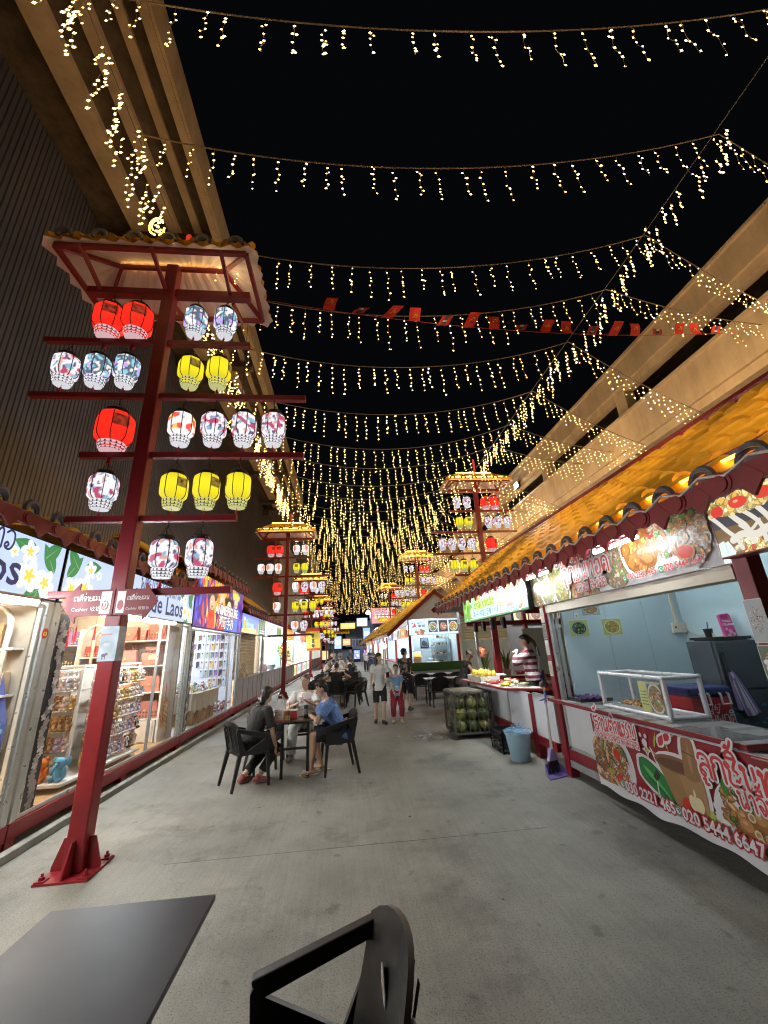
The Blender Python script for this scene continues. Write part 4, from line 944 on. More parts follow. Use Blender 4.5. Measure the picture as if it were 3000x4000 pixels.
def lantern_parts(kind, seed, w, h, fine=True):
    """hangs from (0,0,0); returns five MBs: shade, frame, cap, base ring, tassel"""
    z0 = -.22 - h; sh, pt = shade_mesh(kind, seed, w, h, 8 if fine else 2, 22 if fine else 6)
    sh.v = [(x, y, z+z0) for x, y, z in sh.v]
    fr = MB()
    for k in range(8): fr.tube([tuple(c+(z0 if i == 2 else 0) for i, c in enumerate(pt(k+1e-6, t))) for t in (0, .05, .14, .26, .5, .74, .86, .95, 1)], .0055, 4)
    cp = MB(); r = w*.32
    cp.lathe([(r, -.22), (r*1.04, -.19), (r*.9, -.17), (r*.55, -.16)], (0, 0, 0), 16); cp.tube([(0, 0, -.16), (.012, 0, -.09), (-.012, 0, -.05), (0, 0, 0)], .006, 5)
    for sx in (-1, 1): cp.tube([(sx*r*.8, 0, -.17), (0, 0, -.05)], .003, 4)
    rg = MB(); wc = (1, 1, 1.05) if kind not in ('yellow',) else (.75, .75, .28); dk = (.03, .03, .03)
    if kind == 'red': wc = (1.0, .62, .66)
    tiers = [(w*.36, z0-.002, .035), (w*.34, z0-.040, .03), (w*.30, z0-.072, .025)]
    for r, zt, hh in tiers:
        n = 48
        for j, (za, zb, dens) in enumerate(((zt, zt-hh*.22, 1), (zt-hh*.22, zt-hh*.86, 2), (zt-hh*.86, zt-hh, 0))):
            for i in range(n):
                a, b = 2*PI*i/n, 2*PI*(i+1)/n; c = dk if (j == 2) or (j == 1 and i % 3 == 0) else wc
                rg.add([(r*math.cos(a), r*math.sin(a), zb), (r*math.cos(b), r*math.sin(b), zb), (r*math.cos(b), r*math.sin(b), za), (r*math.cos(a), r*math.sin(a), za)], [(0, 1, 2, 3)], c)
    n = 16; r = tiers[2][0]; zb = tiers[2][1]-tiers[2][2]
    for i in range(n):
        a, b = 2*PI*i/n, 2*PI*(i+1)/n; rg.add([(0, 0, zb+.002), (r*math.cos(b), r*math.sin(b), zb), (r*math.cos(a), r*math.sin(a), zb)], [(0, 1, 2)], tuple(k*.8 for k in wc))
    ts = MB(); ts.tube([(0, 0, zb), (0, 0, zb-.03)], .003, 4); ts.tube([(0, 0, zb-.03), (.0, 0, zb-.045), (.006, 0, zb-.06), (.012, .004, zb-.15)], [.006, .014, .012, .026], 7)
    return sh, fr, cp, rg, ts
LCACHE = {}
def lantern_proto(kind, seed, w, h):
    key = (kind, seed, w, h)
    if key not in LCACHE:
        sh, fr, cp, rg, ts = lantern_parts(*key)
        LCACHE[key] = [('shade', sh.me('shade', LSH)), ('frame', fr.me('frame', LBLK)), ('cap', cp.me('cap', LBLK)), ('base_ring', rg.me('base_ring', LRING)), ('tassel', ts.me('tassel', TASS, smooth=True))]
    return LCACHE[key]
LFAR = {}
def lantern(kind, seed, w, h, loc, label, group, far=False, rz=0):
    if far:
        key = (kind, seed % 2)
        if key not in LFAR:
            sh, fr, cp, rg, ts = lantern_parts(kind, seed, w, h, False); m = MB(); m.join(sh); 
            for q, mi in ((fr, 1), (cp, 1), (rg, 2)):
                q.m = [mi]*len(q.f); m.join(q)
            LFAR[key] = m.me('lantern', [LSH, LBLK, LRING])
        o = bpy.data.objects.new('paper_lantern', LFAR[key]); COL.objects.link(o); o.location = loc; o.rotation_euler = (0, 0, rz); return tag(o, label, 'lantern', group)
    o = bpy.data.objects.new('paper_lantern', None); COL.objects.link(o); o.empty_display_size = .1; o.location = loc; o.rotation_euler = (0, 0, rz); tag(o, label, 'lantern', group)
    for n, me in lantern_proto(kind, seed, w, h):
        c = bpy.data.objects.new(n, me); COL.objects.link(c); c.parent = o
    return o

# arm heights and reach, seen from the street end: (z, x left, x right) round the post
ARMS = [(6.44, -1.05, 1.07), (5.61, -1.42, 1.12), (4.79, -1.42, 1.87), (3.975, -.70, 1.86), (3.185, -.70, 1.12), (2.37, -.70, 1.12)]
BIGR, STD = (.385, .39), (.305, .315)
LANT = [  # arm, x from the post, kind, size, seed
    (0, -.71, 'red', BIGR, 1), (0, -.36, 'red', BIGR, 2), (0, .38, 'night', STD, 3), (0, .77, 'night', STD, 4),
    (1, -1.10, 'floral', STD, 5), (1, -.73, 'night', STD, 6), (1, -.38, 'night', STD, 7), (1, .40, 'yellow', STD, 8), (1, .75, 'yellow', STD, 9),
    (2, -.38, 'red', (.41, .41), 10), (2, .38, 'redwhite', STD, 11), (2, .76, 'floral', STD, 12), (2, 1.12, 'floral', STD, 13), (2, 1.48, 'floral', STD, 14),
    (3, -.38, 'floral', STD, 15), (3, .39, 'yellow', STD, 16), (3, .75, 'yellow', STD, 17), (3, 1.11, 'yellow', STD, 18),
    (4, .38, 'floral', STD, 19), (4, .75, 'floral', STD, 20)]
ARMN = ['top', 'second', 'third', 'fourth', 'fifth', 'lowest']
KN = {'red': 'red', 'yellow': 'yellow', 'floral': 'floral', 'night': 'cloud print', 'redwhite': 'red scene', 'pinkred': 'white red'}
def hip_roof(o, cx, cy, ze, zr, hx, hy, rx):
    """small four sided tiled roof: white ribbed soffit below, red frame, dark end tiles"""
    A = [V(cx-hx, cy-hy, ze), V(cx+hx, cy-hy, ze), V(cx+hx, cy+hy, ze), V(cx-hx, cy+hy, ze)]; B = [V(cx-rx, cy, zr), V(cx+rx, cy, zr)]
    t = MB(); sf = MB(); tr = .205
    def slope(p, q, a, b, out, both):
        # p,q eaves corners; a,b ridge ends
        L = (q-p).length; n = max(2, int(L/tr)); d = (q-p)/L; rows = 3
        nrm = (q-p).cross(a-p).normalized(); nrm = nrm if nrm.z > 0 else -nrm
        sub = 6
        for mb, lift, amp, s0 in ((t, .05, .045, 0), (sf, -.012, .012, -.10)):
            grid = []
            for j in range(rows*2 if mb is t else 2):
                if mb is t: v = (j//2 + (j % 2))/rows*.93 + .07; up = .03*(1-j % 2)
                else: v = s0*1.4 if j == 0 else 1.0; up = 0
                row = []
                for i in range(n*sub+1):
                    u = i/(n*sub); e0 = p + (q-p)*u; e1 = a + (b-a)*u
                    ph = (u*n) % 1.0; w_ = max(0, math.cos((ph-.5)*PI/.6)) if abs(ph-.5) < .3 else 0
                    pt = e0 + (e1-e0)*v + nrm*(lift + up + amp*w_)
                    if mb is sf and j == 0: pt = pt + (e1-e0)*(.10*abs(((u*n) % 1)-.5)*2)
                    row.append(pt)
                grid.append(row)
            m = n*sub+1; mb.add([x for r_ in grid for x in r_], [(r_*m+i, r_*m+i+1, (r_+1)*m+i+1, (r_+1)*m+i) for r_ in range(len(grid)-1) for i in range(m-1)])
        return n
    slope(A[0], A[1], B[0], B[1], V(0, -1, 0), 1); slope(A[2], A[3], B[1], B[0], V(0, 1, 0), 1)
    slope(A[1], A[2], B[1], B[1], V(1, 0, 0), 0); slope(A[3], A[0], B[0], B[0], V(-1, 0, 0), 0)
    t.tube([B[0]+V(0, 0, .09), B[1]+V(0, 0, .09)], .06, 7)
    for a, b in ((A[0], B[0]), (A[1], B[1]), (A[2], B[1]), (A[3], B[0])): t.tube([a+V(0, 0, .07), b+V(0, 0, .1)], .045, 6)
    rf = t.build('roof', TILE, o); sf.build('soffit', SOFF, rf)
    f = MB(); dz = V(0, 0, -.05); cc = V(cx, cy, ze); A = [cc + (p-cc)*.935 for p in A]
    for i in range(4): f.bar(A[i]+dz, A[(i+1) % 4]+dz, .05, .06)
    f.bar(B[0]+dz*1.8, B[1]+dz*1.8, .05, .05)
    for a, b in ((A[0], B[0]), (A[1], B[1]), (A[2], B[1]), (A[3], B[0])): f.bar(a+dz*1.1, b+dz*1.8, .045, .05)
    for x in (-.62, 0, .62):
        xx = cx + x*hx*1.1; xr = max(cx-rx, min(cx+rx, xx))
        for s_ in (-1, 1): f.bar(V(xx, cy+s_*hy, ze-.055), V(xx, cy+s_*.06, ze-.24), .04, .05)
    f.build('roof_frame', RED, rf)
    for s_ in (-1,):
        for i in range(6):
            e = MB(); crescent(e, (cx-hx+(i+.5)*2*hx/6, cy+s_*(hy+.02), ze+.06), .085, .03, 'x'); e.build('tile_end', GREYM, rf)
    e = MB(); e.bar(B[0]+V(.02, .05, -.035), B[1]+V(-.02, .05, -.035), .03, .02); e.build('ridge_light', ROPE2, rf)
    e = MB()
    for a, b in ((B[0], B[1]), (A[0], A[1]), (A[2], A[3]))[:3 if cy > 6 else 1]: e.tube([a+V(0, 0, .17 if a is B[0] else .13), b+V(0, 0, .17 if a is B[0] else .13)], .014, 5)
    e.build('rope_light', ROPE3, rf)
    return rf
ROPE3 = emat('warm_roof_rope', (1, .5, .06), 14)
SOFF = mat('white_ribbed_sheet', (.84, .78, .78), .45, 0, .08, 3)
def mast(x, y, dz, mir, label, nl, k, far=False, top=.0):
    o = thing('lantern_mast', label, 'lantern mast', (x, y, 0), group='red lantern masts down the street')
    zt = 6.50 + dz
    e = MB(); e.bar((x, y, .015), (x, y, zt+.42), .155, .155, up=(0, 1, 0)); e.build('post', RED, o, bev=.012 if not far else 0)
    e = MB(); e.box((x-.21, y-.21, .001), (x+.21, y+.21, .016))
    bp = e.build('base_plate', RED, o)
    for sx, sy in ((-1, -1), (1, -1), (1, 1), (-1, 1)):
        e = MB(); e.bc((x+sx*.165, y+sy*.165, .022), (.075, .075, .012)); e.lathe([(.024, .0), (.024, .022), (.012, .023), (.012, .045)], (x+sx*.165, y+sy*.165, .028), 6); e.build('bolt', RED, bp)
    for dx, dy in ((1, 0), (-1, 0), (0, 1), (0, -1)):
        e = MB(); p = V(dy, dx, 0)*.006; d = V(dx, dy, 0); c = V(x, y, .017)
        e.prism([c+d*.078-p, c+d*.2-p, c+d*.2+V(0, 0, .03)-p, c+d*.13+V(0, 0, .235)-p, c+d*.078+V(0, 0, .235)-p], p*2); e.build('gusset', RED, o)
    for i, (z, a, b) in enumerate(ARMS):
        if mir: a, b = -b, -a
        s_ = .07 if i else .105
        for u, v in ((a, -.0785), (.0785, b)):
            e = MB(); e.bar((x+u, y, z+dz), (x+v, y, z+dz), s_, s_); e.build('arm', RED, o, bev=.004 if not far else 0)
    hip_roof(o, x-.04*(1 if not mir else -1), y+.05, 6.68+dz, 7.06+dz, 1.24, .60, .70)
    e = MB(); e.bar((x+.1, y+.05, 7.14+dz), (x+.1, y+.05, 7.63+dz+top), .07, .03, up=(0, 1, 0)); e.ell((x+.1, y+.05, 7.64+dz+top), (.035, .016, .03), 8, 5); e.build('finial', emat('red_lit_finial', (.9, .04, .02), .5, False) if 'red_lit_finial' not in bpy.data.materials else bpy.data.materials['red_lit_finial'], o)
    for (ar, dx, kind, (w, h), sd) in LANT:
        if k and kind in ('night', 'redwhite') or (k and kind == 'floral' and sd % 2): kind = 'pinkred' if not mir else 'floral'
        if k and not far: sd = (sd % 3) + 30
        zz = ARMS[ar][0] + dz - (.0525 if ar == 0 else .035)
        n_same = [q for q in LANT if q[0] == ar and (q[1] < 0) == (dx < 0)]; n_same.sort(key=lambda q: abs(q[1])); pos = [q[1] for q in n_same].index(dx)
        side = ('left' if (dx < 0) != mir else 'right')
        pl = ORD[pos] + ' from the post,' if len(n_same) > 1 else 'alone,'
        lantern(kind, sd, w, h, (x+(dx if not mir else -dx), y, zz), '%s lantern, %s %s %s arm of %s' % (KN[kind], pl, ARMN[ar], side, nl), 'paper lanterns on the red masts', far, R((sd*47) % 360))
    return o
m1 = mast(-2.34, 4.48, 0, False, 'tall red lantern mast nearest the camera on the left, with arrow signs', 'the nearest mast', 0)
mast(-2.47, 17.45, 0, False, 'second red lantern mast on the left, behind the seated group', 'the second left mast', 1)
mast(-2.47, 30.3, 0, False, 'third red lantern mast on the left carrying a yellow banner', 'the third left mast', 2, True)
mast(-2.47, 43.2, 0, False, 'fourth red lantern mast on the left, far down the street', 'the fourth left mast', 3, True)
mast(-2.47, 56, 0, False, 'fifth red lantern mast on the left, near the end of the street', 'the fifth left mast', 4, True)
mast(5.07, 14.0, .87, True, 'red lantern mast on the right rising behind the yellow tiled roof', 'the nearest right mast', 1, False, .15)
mast(5.0, 27.3, .87, True, 'second red lantern mast on the right, above the kiosk roof', 'the second right mast', 2, True)
mast(4.6, 42, .87, True, 'third red lantern mast on the right, far down the street', 'the third right mast', 3, True)
# arrow signs on the nearest mast, blue sticker
zz = 2.36
for sg, lab, x0 in ((-1, 'red cashier arrow sign pointing left on the nearest mast', -2.345), (1, 'red cashier arrow sign pointing right on the nearest mast', -2.335)):
    o = thing('arrow_sign', lab, 'sign', (-2.34, 4.39, 2.3), group='arrow signs on the nearest mast')
    L = .44 if sg < 0 else .36; y = 4.395; h = .13
    pts = [(x0+sg*.0, -h), (x0+sg*L*.78, -h), (x0+sg*L*.78, -h*1.55), (x0+sg*(L+.06), 0), (x0+sg*L*.78, h*1.55), (x0+sg*L*.78, h), (x0, h)]
    yaw = .10 if sg > 0 else -.02
    P = [(a, y - .02, 2.265+b) for a, b in pts]; e = MB(); e.prism(P, (0, .016, 0)); bd = e.build('board', REDD, o)
    a = Art((x0 if sg > 0 else x0-L, y-.0215, 2.135), (1, 0, 0), (0, 0, 1)); wt = (.72, .66, .64)
    if sg < 0:
        a.rect(L-.125, .02, .10, .22, wt); a.circ(L-.075, .10, .035, (.35, .02, .03), .05); a.lao('ທ', L-.096, .085, .05, wt, .2)
        a.lao('ເຄາເຕີຈ່າຍເງນ', .06, .15, .045, wt, .16); a.text(bd, 'Cashier 收银台', .05, .05, .052, wt, emit=0)
    else:
        a.rect(.02, .02, .08, .22, wt); a.circ(.06, .10, .03, (.35, .02, .03), .05)
        a.lao('ເຄາເຕີຈ່າຍເງນ', .12, .15, .036, wt, .16); a.text(bd, 'Cashier 收银台', .115, .05, .036, wt, emit=0)
    a.build('print', PRINT, bd)
e = MB(); e.box((-2.423, 4.3995, 1.70), (-2.257, 4.4005, 2.03)); stk = e.build('sticker', mat('blue_grey_sticker', (.40, .48, .55), .4, 0, .35, 9), m1)
a = Art((-2.418, 4.399, 1.705), (1, 0, 0), (0, 0, 1), 3); a.rect(0, .24, .10, .015, (.6, .2, .2)); a.circ(.05, .05, .022, (.18, .13, .18), .016); a.rect(.035, .012, .01, .03, (.18, .13, .18)); a.rect(.058, .012, .01, .03, (.18, .13, .18)); a.circ(.075, .062, .012, (.18, .13, .18)); a.circ(.06, .15, .03, (.6, .6, .62), .018); a.build('sticker_print', PRINT, stk)
e = MB(); e.box((-2.2615, 4.40, 1.70), (-2.2600, 4.55, 2.03)); e.build('sticker', bpy.data.materials['blue_grey_sticker'], m1)
# yellow banner on the third mast
o = thing('hanging_banner', 'yellow banner with red edges hanging on the third left mast', 'banner', (-2.3, 30.1, 2.4)); e = MB(); e.prism([(-2.75, 30.15, 1.75), (-1.75, 30.0, 1.75), (-1.85, 30.0, 3.3), (-2.85, 30.15, 3.3)], (0, .02, 0)); b = e.build('cloth', mat('banner_yellow', (.65, .5, .06), .7, 0, .1), o)
a = Art((-2.75, 30.13, 1.75), (1, -.15, 0), (-.06, 0, 1)); a.rect(.02, 1.3, .97, .22, (.6, .05, .03)); a.rect(.02, .02, .97, .14, (.6, .05, .03)); [a.circ(.5, z_, .11, (.06, .05, .03), .15, 9, wob=.4) for z_ in (1.0, .65, .32)]; a.build('print', PRINT, b)
# yellow neon letter and neon flower fixed under the left eaves
NEON = emat('yellow_neon', (1, .74, .10), 4.5)
o = thing('neon_sign', 'small yellow neon crescent symbol standing above the nearest mast roof', 'neon sign', (-2.75, 4.62, 7.45)); e = MB()
e.tube([(-2.78+.10*math.cos(R(q)), 4.62, 7.92+.17*math.sin(R(q))) for q in range(30, 275, 20)], .013, 6); e.tube([(-2.79+.055*math.cos(R(q)), 4.62, 7.94+.11*math.sin(R(q))) for q in range(60, 260, 20)], .011, 6)
e.tube([(-2.70, 4.62, 7.86), (-2.73, 4.62, 7.82), (-2.69, 4.62, 7.79), (-2.72, 4.62, 7.74), (-2.65, 4.62, 7.72), (-2.63, 4.62, 7.78), (-2.67, 4.62, 7.82), (-2.66, 4.62, 7.9)], .012, 6)
e.build('tube', NEON, o, True); e = MB(); e.tube([(-2.72, 4.63, 7.34), (-2.72, 4.63, 7.74)], .012, 5); e.build('stand', BLACKM, o)
o = thing('neon_sign', 'yellow neon flower outline behind the third arm of the nearest mast', 'neon sign', (-2.6, 9.2, 7.3)); e = MB()
for c in ((-2.86, 7.25), (-2.62, 7.38), (-2.40, 7.3)):
    e.tube([(c[0]+(.09+.045*math.cos(5*R(q)))*math.cos(R(q)), 9.2, c[1]+(.09+.045*math.cos(5*R(q)))*math.sin(R(q))) for q in range(0, 361, 10)], .013, 5)
e.build('tube', NEON, o, True); e = MB(); e.tube([(-2.62, 9.22, 7.2), (-2.62, 9.22, 13.0)], .006, 4); e.build('hanger', BLACKM, o)
# ================================================================ right side: papaya stall, fruit stall
XR = 2.9
PAP = [(.30, .36, .05), (.55, .45, .12), (.62, .22, .06), (.45, .12, .04), (.7, .6, .3), (.2, .3, .05)]
FRY = [(.50, .20, .05), (.62, .32, .10), (.36, .12, .04), (.70, .42, .16), (.45, .28, .08)]
REDF = [(.55, .08, .04), (.65, .2, .08), (.4, .1, .05), (.6, .4, .25), (.1, .28, .06)]
MIX = [(.6, .5, .35), (.55, .3, .12), (.2, .33, .08), (.62, .12, .06), (.7, .62, .5)]
BALL = [(.66, .5, .34), (.5, .3, .15), (.6, .2, .1), (.18, .36, .08), (.7, .64, .55)]
def roof_right(o, y0, y1, ends=True):
    t = MB(); tileroof(t, (2.56, y0, 2.70), (0, 1, 0), y1-y0, (.793, 0, .609), 2.32, .37, (2.03-y0) % .37, .29, .062)
    r = t.build('tile_roof', TILE, o)
    t = MB(); t.prism([(2.57, y0, 2.655), (4.42, y0, 4.06), (4.42, y0, 4.02), (2.57, y0, 2.615)], (0, y1-y0, 0)); t.prism([(4.43, y0, 4.07), (6.3, y0, 2.64), (6.3, y0, 2.60), (4.43, y0, 4.02)], (0, y1-y0, 0)); t.build('roof_sheet', SOFF, o)
    t = MB(); t.tube([(4.40, y0, 4.16), (4.40, y1, 4.16)], .075, 8); t.build('ridge_cap', RED, o)
    t = MB(); scallop(t, (2.53, y0, 2.57), (0, 1, 0), y1-y0, 2.71, 2.575, .03, .185, (-1, 0, 0)); t.build('fascia', RED, o)
    i = 0
    yy = y0 + ((2.03 - y0) % .37)
    while yy < y1-.1:
        t = MB(); crescent(t, (2.545, yy, 2.70), .098, .027); t.build('tile_end', GREYM, o); yy += .37
    t = MB(); n = int((y1-y0)/.0925)
    t.tube([(2.525, y0+i*.0925, 2.715 + .03*math.cos((y0+i*.0925-2.03)*2*PI/.37)) for i in range(n+1)], .011, 5, col=(.6, .6, .6)); t.build('hose', mat('pale_hose', (.55, .52, .48), .5, 0, .1) if 'pale_hose' not in bpy.data.materials else bpy.data.materials['pale_hose'], o)
    t = MB(); t.tube([(2.66, y0+.02, 2.835), (2.66, y1-.02, 2.835)], .012, 6); t.build('rope_light', ROPE, o)
    return r
s1 = thing('market_stall', 'open papaya salad stall with a food banner and yellow tiled roof on the right', 'stall', (2.9, 4.2, 0), group='stalls along the right side')
roof_right(s1, -1.2, 5.93)
e = MB(); e.box((4.98, 2.5, .2), (5.04, 5.9, 2.9)); e.build('rear_wall', BPANEL, s1)
e = MB(); e.box((3.12, 5.70, .2), (4.975, 5.75, 2.9))
e.build('side_wall', BPANEL, s1)
e = MB()
for x in (3.78, 4.38): e.box((x, 5.697, .25), (x+.006, 5.6995, 2.85))
e.build('wall_seam', mat('seam_grey', (.36, .48, .53), .5, 0, 0), s1)
e = MB(); e.box((3.0, 2.5, 2.86), (4.97, 5.69, 2.9)); e.build('ceiling', WPAINT, s1)
e = MB(); e.box((2.92, 2.45, .12), (5.0, 5.9, .2)); e.build('floor', mat('stall_floor', (.3, .3, .3), .5), s1)
for yy in (5.78, 2.60):
    e = MB(); e.box((2.90, yy, 0), (3.02, yy+.12, 2.75)); e.build('post', RED, s1, bev=.006)
e = MB(); e.box((2.92, 2.5, .215), (3.0, 5.98, .33)); e.build('base_beam', RED, s1)
# counter
e = MB(); e.box((2.935, 2.3, .332), (2.965, 5.77, .87)); cf = e.build('counter_front', WPANEL, s1)
e = MB()
for yy in (5.70, 5.02, 4.96, 3.6): e.box((2.925, yy, .332), (2.934, yy+.05, .87))
e.box((2.925, 2.3, .335), (2.934, 5.77, .375)); e.build('aluminium_frame', ALU, cf)
e = MB(); e.box((2.845, 3.0, .885), (3.47, 6.0, .925)); ct = e.build('counter_top', RED, s1, bev=.004)
rn = random.Random(5); e = MB(); yy = 3.01; row = 0
while yy < 5.98:
    x = 2.858 - rn.uniform(0, .2)
    while x < 3.46:
        L = rn.uniform(.18, .34); a_, b_ = max(2.858, x), min(3.46, x+L); w = min(.098, 5.99-yy)
        if b_ > a_: v = rn.choice([.09, .16, .26, .36, .46]); e.box((a_, yy, .9252), (b_, yy+w, .9275), (v, v*1.01, v*1.0))
        x += L
    yy += .0985
e.build('laminate', VCG, ct)
e = MB(); e.box((2.80, 1.0, .80), (3.5, 2.98, .86)); e.box((2.87, 1.0, .0), (2.90, 2.96, .8)); e.build('near_counter', RED, s1); e = MB(); e.box((2.815, 1.02, .8605), (3.48, 2.96, .865)); e.build('near_counter_top', mat('beige_laminate', (.5, .4, .3), .3), s1)
# shutter box, sign board
e = MB(); e.box((2.92, 2.75, 2.075), (3.10, 5.77, 2.185)); e.box((2.915, 2.75, 2.16), (2.918, 5.77, 2.18)); e.build('shutter_box', CREAM, s1, bev=.01)
e = MB(); e.box((3.0, 5.685, .93), (3.05, 5.70, 2.07)); e.box((2.93, 5.70, .93), (2.985, 5.76, 2.07)); e.build('shutter_guide', ALU, s1)
e = MB(); e.box((2.905, 2.78, 2.19), (2.95, 6.03, 2.86)); sb = e.build('sign_board', ALU, s1)
a = Art((2.904, 6.02, 2.195), (0, -1, 0), (0, 0, 1), 11); a.w, a.h = 3.22, .66; a.clip = (0, 0, a.w, a.h)
a.rect(0, 0, a.w, a.h, (.55, .16, .10)); a.rect(2.2, 0, 1.1, a.h, (.66, .65, .68))
a.food(1.1, .3, .9, REDF+FRY, 520, None, .45, .06)
for x, y, r, p in ((.10, .42, .16, PAP), (.36, .5, .17, PAP), (.17, .14, .17, PAP), (.47, .15, .18, PAP), (.72, .42, .18, PAP), (.86, .12, .18, PAP), (1.45, .42, .19, REDF)): a.food(x, y, r, p, 80, (.74, .74, .74), None, .12)
a.circ(2.5, .35, .75, (.72, .70, .72), .48, 28); a.circ(2.0, .14, .35, (.72, .70, .72), .35)
a.food(2.02, .22, .24, BALL, 70, (.74, .73, .74), None, .13); a.food(2.42, .30, .24, [(.66, .26, .05), (.75, .36, .08), (.55, .18, .04)], 24, (.75, .74, .75), sz=.3); a.circ(2.60, .42, .06, (.55, .03, .02))
a.food(2.15, .58, .3, [(.7, .5, .15), (.6, .38, .08), (.8, .66, .3)], 110, (.66, .6, .5), .12, .09); a.food(2.52, .62, .18, [(.75, .6, .2), (.8, .7, .35)], 30, (.7, .65, .55), .1)
a.food(2.78, .36, .27, BALL+[(.7, .4, .3)], 110, None, .22, .1); a.food(3.05, .30, .24, FRY, 200, None, .24, .07); a.food(2.98, .52, .22, [(.12, .32, .08), (.2, .42, .1)], 30, None, .09); a.food(3.05, .64, .2, [(.5, .2, .12), (.45, .14, .1)], 50, None, .09, .1); a.circ(2.95, .16, .10, (.5, .25, .1), .07); a.circ(2.95, .165, .08, (.62, .05, .03), .055)
a.k += 80
a.lao('ຮ້ານຕຳແຊບ', .80, .44, .155, (.62, .07, .05), .16, (.78, .76, .76), .2); a.lao('ລູກຊີ້ນທອດ', .98, .20, .17, (.62, .07, .05), .16, (.78, .76, .76), .2); a.lao('ນ້ຳຈີ້ມ ລົດເດັດ', 1.25, .055, .085, (.62, .07, .05), .15, (.78, .76, .76), .2)
a.build('sign_print', PRINT, sb)
a.rect(0, 0, .001, .001, (0, 0, 0))
for bx, s_ in ((2.13, '030 2221 465'), (2.63, '020 5444 6647')):
    b = Art((2.902, 6.02, 2.195), (0, -1, 0), (0, 0, 1)); b.k = 420; b.poly([(bx, .04), (bx+.055, .04), (bx+.055, .10), (bx, .10)], (.06, .35, .14)); b.circ(bx+.027, .07, .019, (.8, .85, .8)); b.circ(bx+.030, .072, .012, (.06, .35, .14)); b.build('phone_badge', PRINT, sb)
    b.text(sb, s_, bx+.065, .045, .085, (.75, .08, .07), (.80, .78, .78), .004, bold=.0015, emit=0, sx=.86)
e = MB(); e.prism([(2.904, 2.84, 2.19), (2.904, 2.78, 2.19), (2.93, 2.70, 2.19), (2.95, 2.70, 2.19)], (0, 0, .63)); e.build('sign_return', ALU, sb)
tubes(s1, [((2.62, 3.25, 2.545), (2.62, 3.90, 2.55)), ((2.62, 4.95, 2.54), (2.62, 5.62, 2.55))], m=TUBER)
tubes(s1, [((3.9, 3.2, 2.84), (3.9, 4.4, 2.84)), ((3.9, 4.6, 2.84), (3.9, 5.6, 2.84))], m=TUBER)
# photo posters on the posts and walls
def poster(label, o_, u, v, w, h, pal, bg, fruit=None, par=None, plate=(.75, .75, .72), seed=3):
    o = thing('photo_poster', label, 'poster', o_); a = Art(o_, u, v, seed); n = a.n
    e = MB(); c = [a.P(x, y, .001) for x, y in ((0, 0), (w, 0), (w, h), (0, h))]; e.prism([p + n*.0 for p in c], n*.002); e.build('sheet', WPAINT, o)
    a.k = 40; a.rect(.005, .005, w-.01, h-.01, bg); a.clip = (.004, .004, w-.004, h-.004); a.food(w/2, h/2, w*.36, pal, 110, plate, h*.36, .10)
    if fruit: fruit(a)
    a.build('print', PRINT, o); return o
GRN = [(.06, .16, .03), (.12, .25, .05), (.03, .08, .03), (.6, .58, .45)]
poster('yellow framed photo of a dark green soup stuck on the blue stall wall', (3.20, 5.699, 1.73), (1, 0, 0), (0, 0, 1), .29, .23, GRN, (.48, .52, .14), plate=(.35, .40, .44))
poster('yellow framed photo of a noodle dish stuck on the blue stall wall', (3.70, 5.699, 1.73), (1, 0, 0), (0, 0, 1), .30, .23, [(.55, .45, .1), (.3, .35, .06), (.6, .3, .1), (.6, .55, .3)], (.42, .48, .16), plate=(.6, .62, .4))
poster('framed photo of a rice plate high on the blue stall wall', (3.43, 5.699, 2.01), (1, 0, 0), (0, 0, 1), .29, .20, [(.6, .35, .12), (.65, .6, .5), (.5, .2, .1), (.3, .3, .1)], (.30, .36, .42), plate=(.4, .45, .5))
poster('green photo of a vegetable dish stuck beside the pink packet', (4.979, 4.55, 1.72), (0, -1, 0), (0, 0, 1), .30, .26, GRN, (.36, .48, .16), plate=(.3, .36, .4))
o = thing('wall_switch', 'small white switch on the blue stall wall above the soup photo', 'switch', (3.32, 5.697, 2.0)); e = MB(); e.box((3.30, 5.688, 1.985), (3.37, 5.6985, 2.055)); b = e.build('plate', WPAINT, o, bev=.003); e = MB(); e.box((3.322, 5.684, 2.005), (3.348, 5.6875, 2.03)); e.build('rocker', mat('switch_red', (.5, .2, .15), .4), b)
o = thing('power_conduit', 'white conduit with a switch and socket box on the stall wall corner', 'conduit', (4.86, 5.69, 1.9)); e = MB(); e.box((4.84, 5.672, 1.86), (4.88, 5.697, 2.85)); e.build('channel', CREAM, o); e = MB(); e.box((4.76, 5.65, 1.72), (4.96, 5.697, 1.86)); b = e.build('socket_box', CREAM, o, bev=.006)
e = MB(); e.box((4.79, 5.645, 1.78), (4.81, 5.6495, 1.81), ); e.build('switch', BLACKP, b); e = MB(); e.tube([(4.92, 5.645, 1.78), (4.93, 5.62, 1.76), (4.96, 5.5, 1.68), (4.96, 5.2, 1.66)], .008, 5); e.tube([(4.9, 5.66, 1.72), (4.93, 5.62, 1.6), (4.96, 5.66, 1.3)], .007, 5); e.build('lead', CREAM, o)
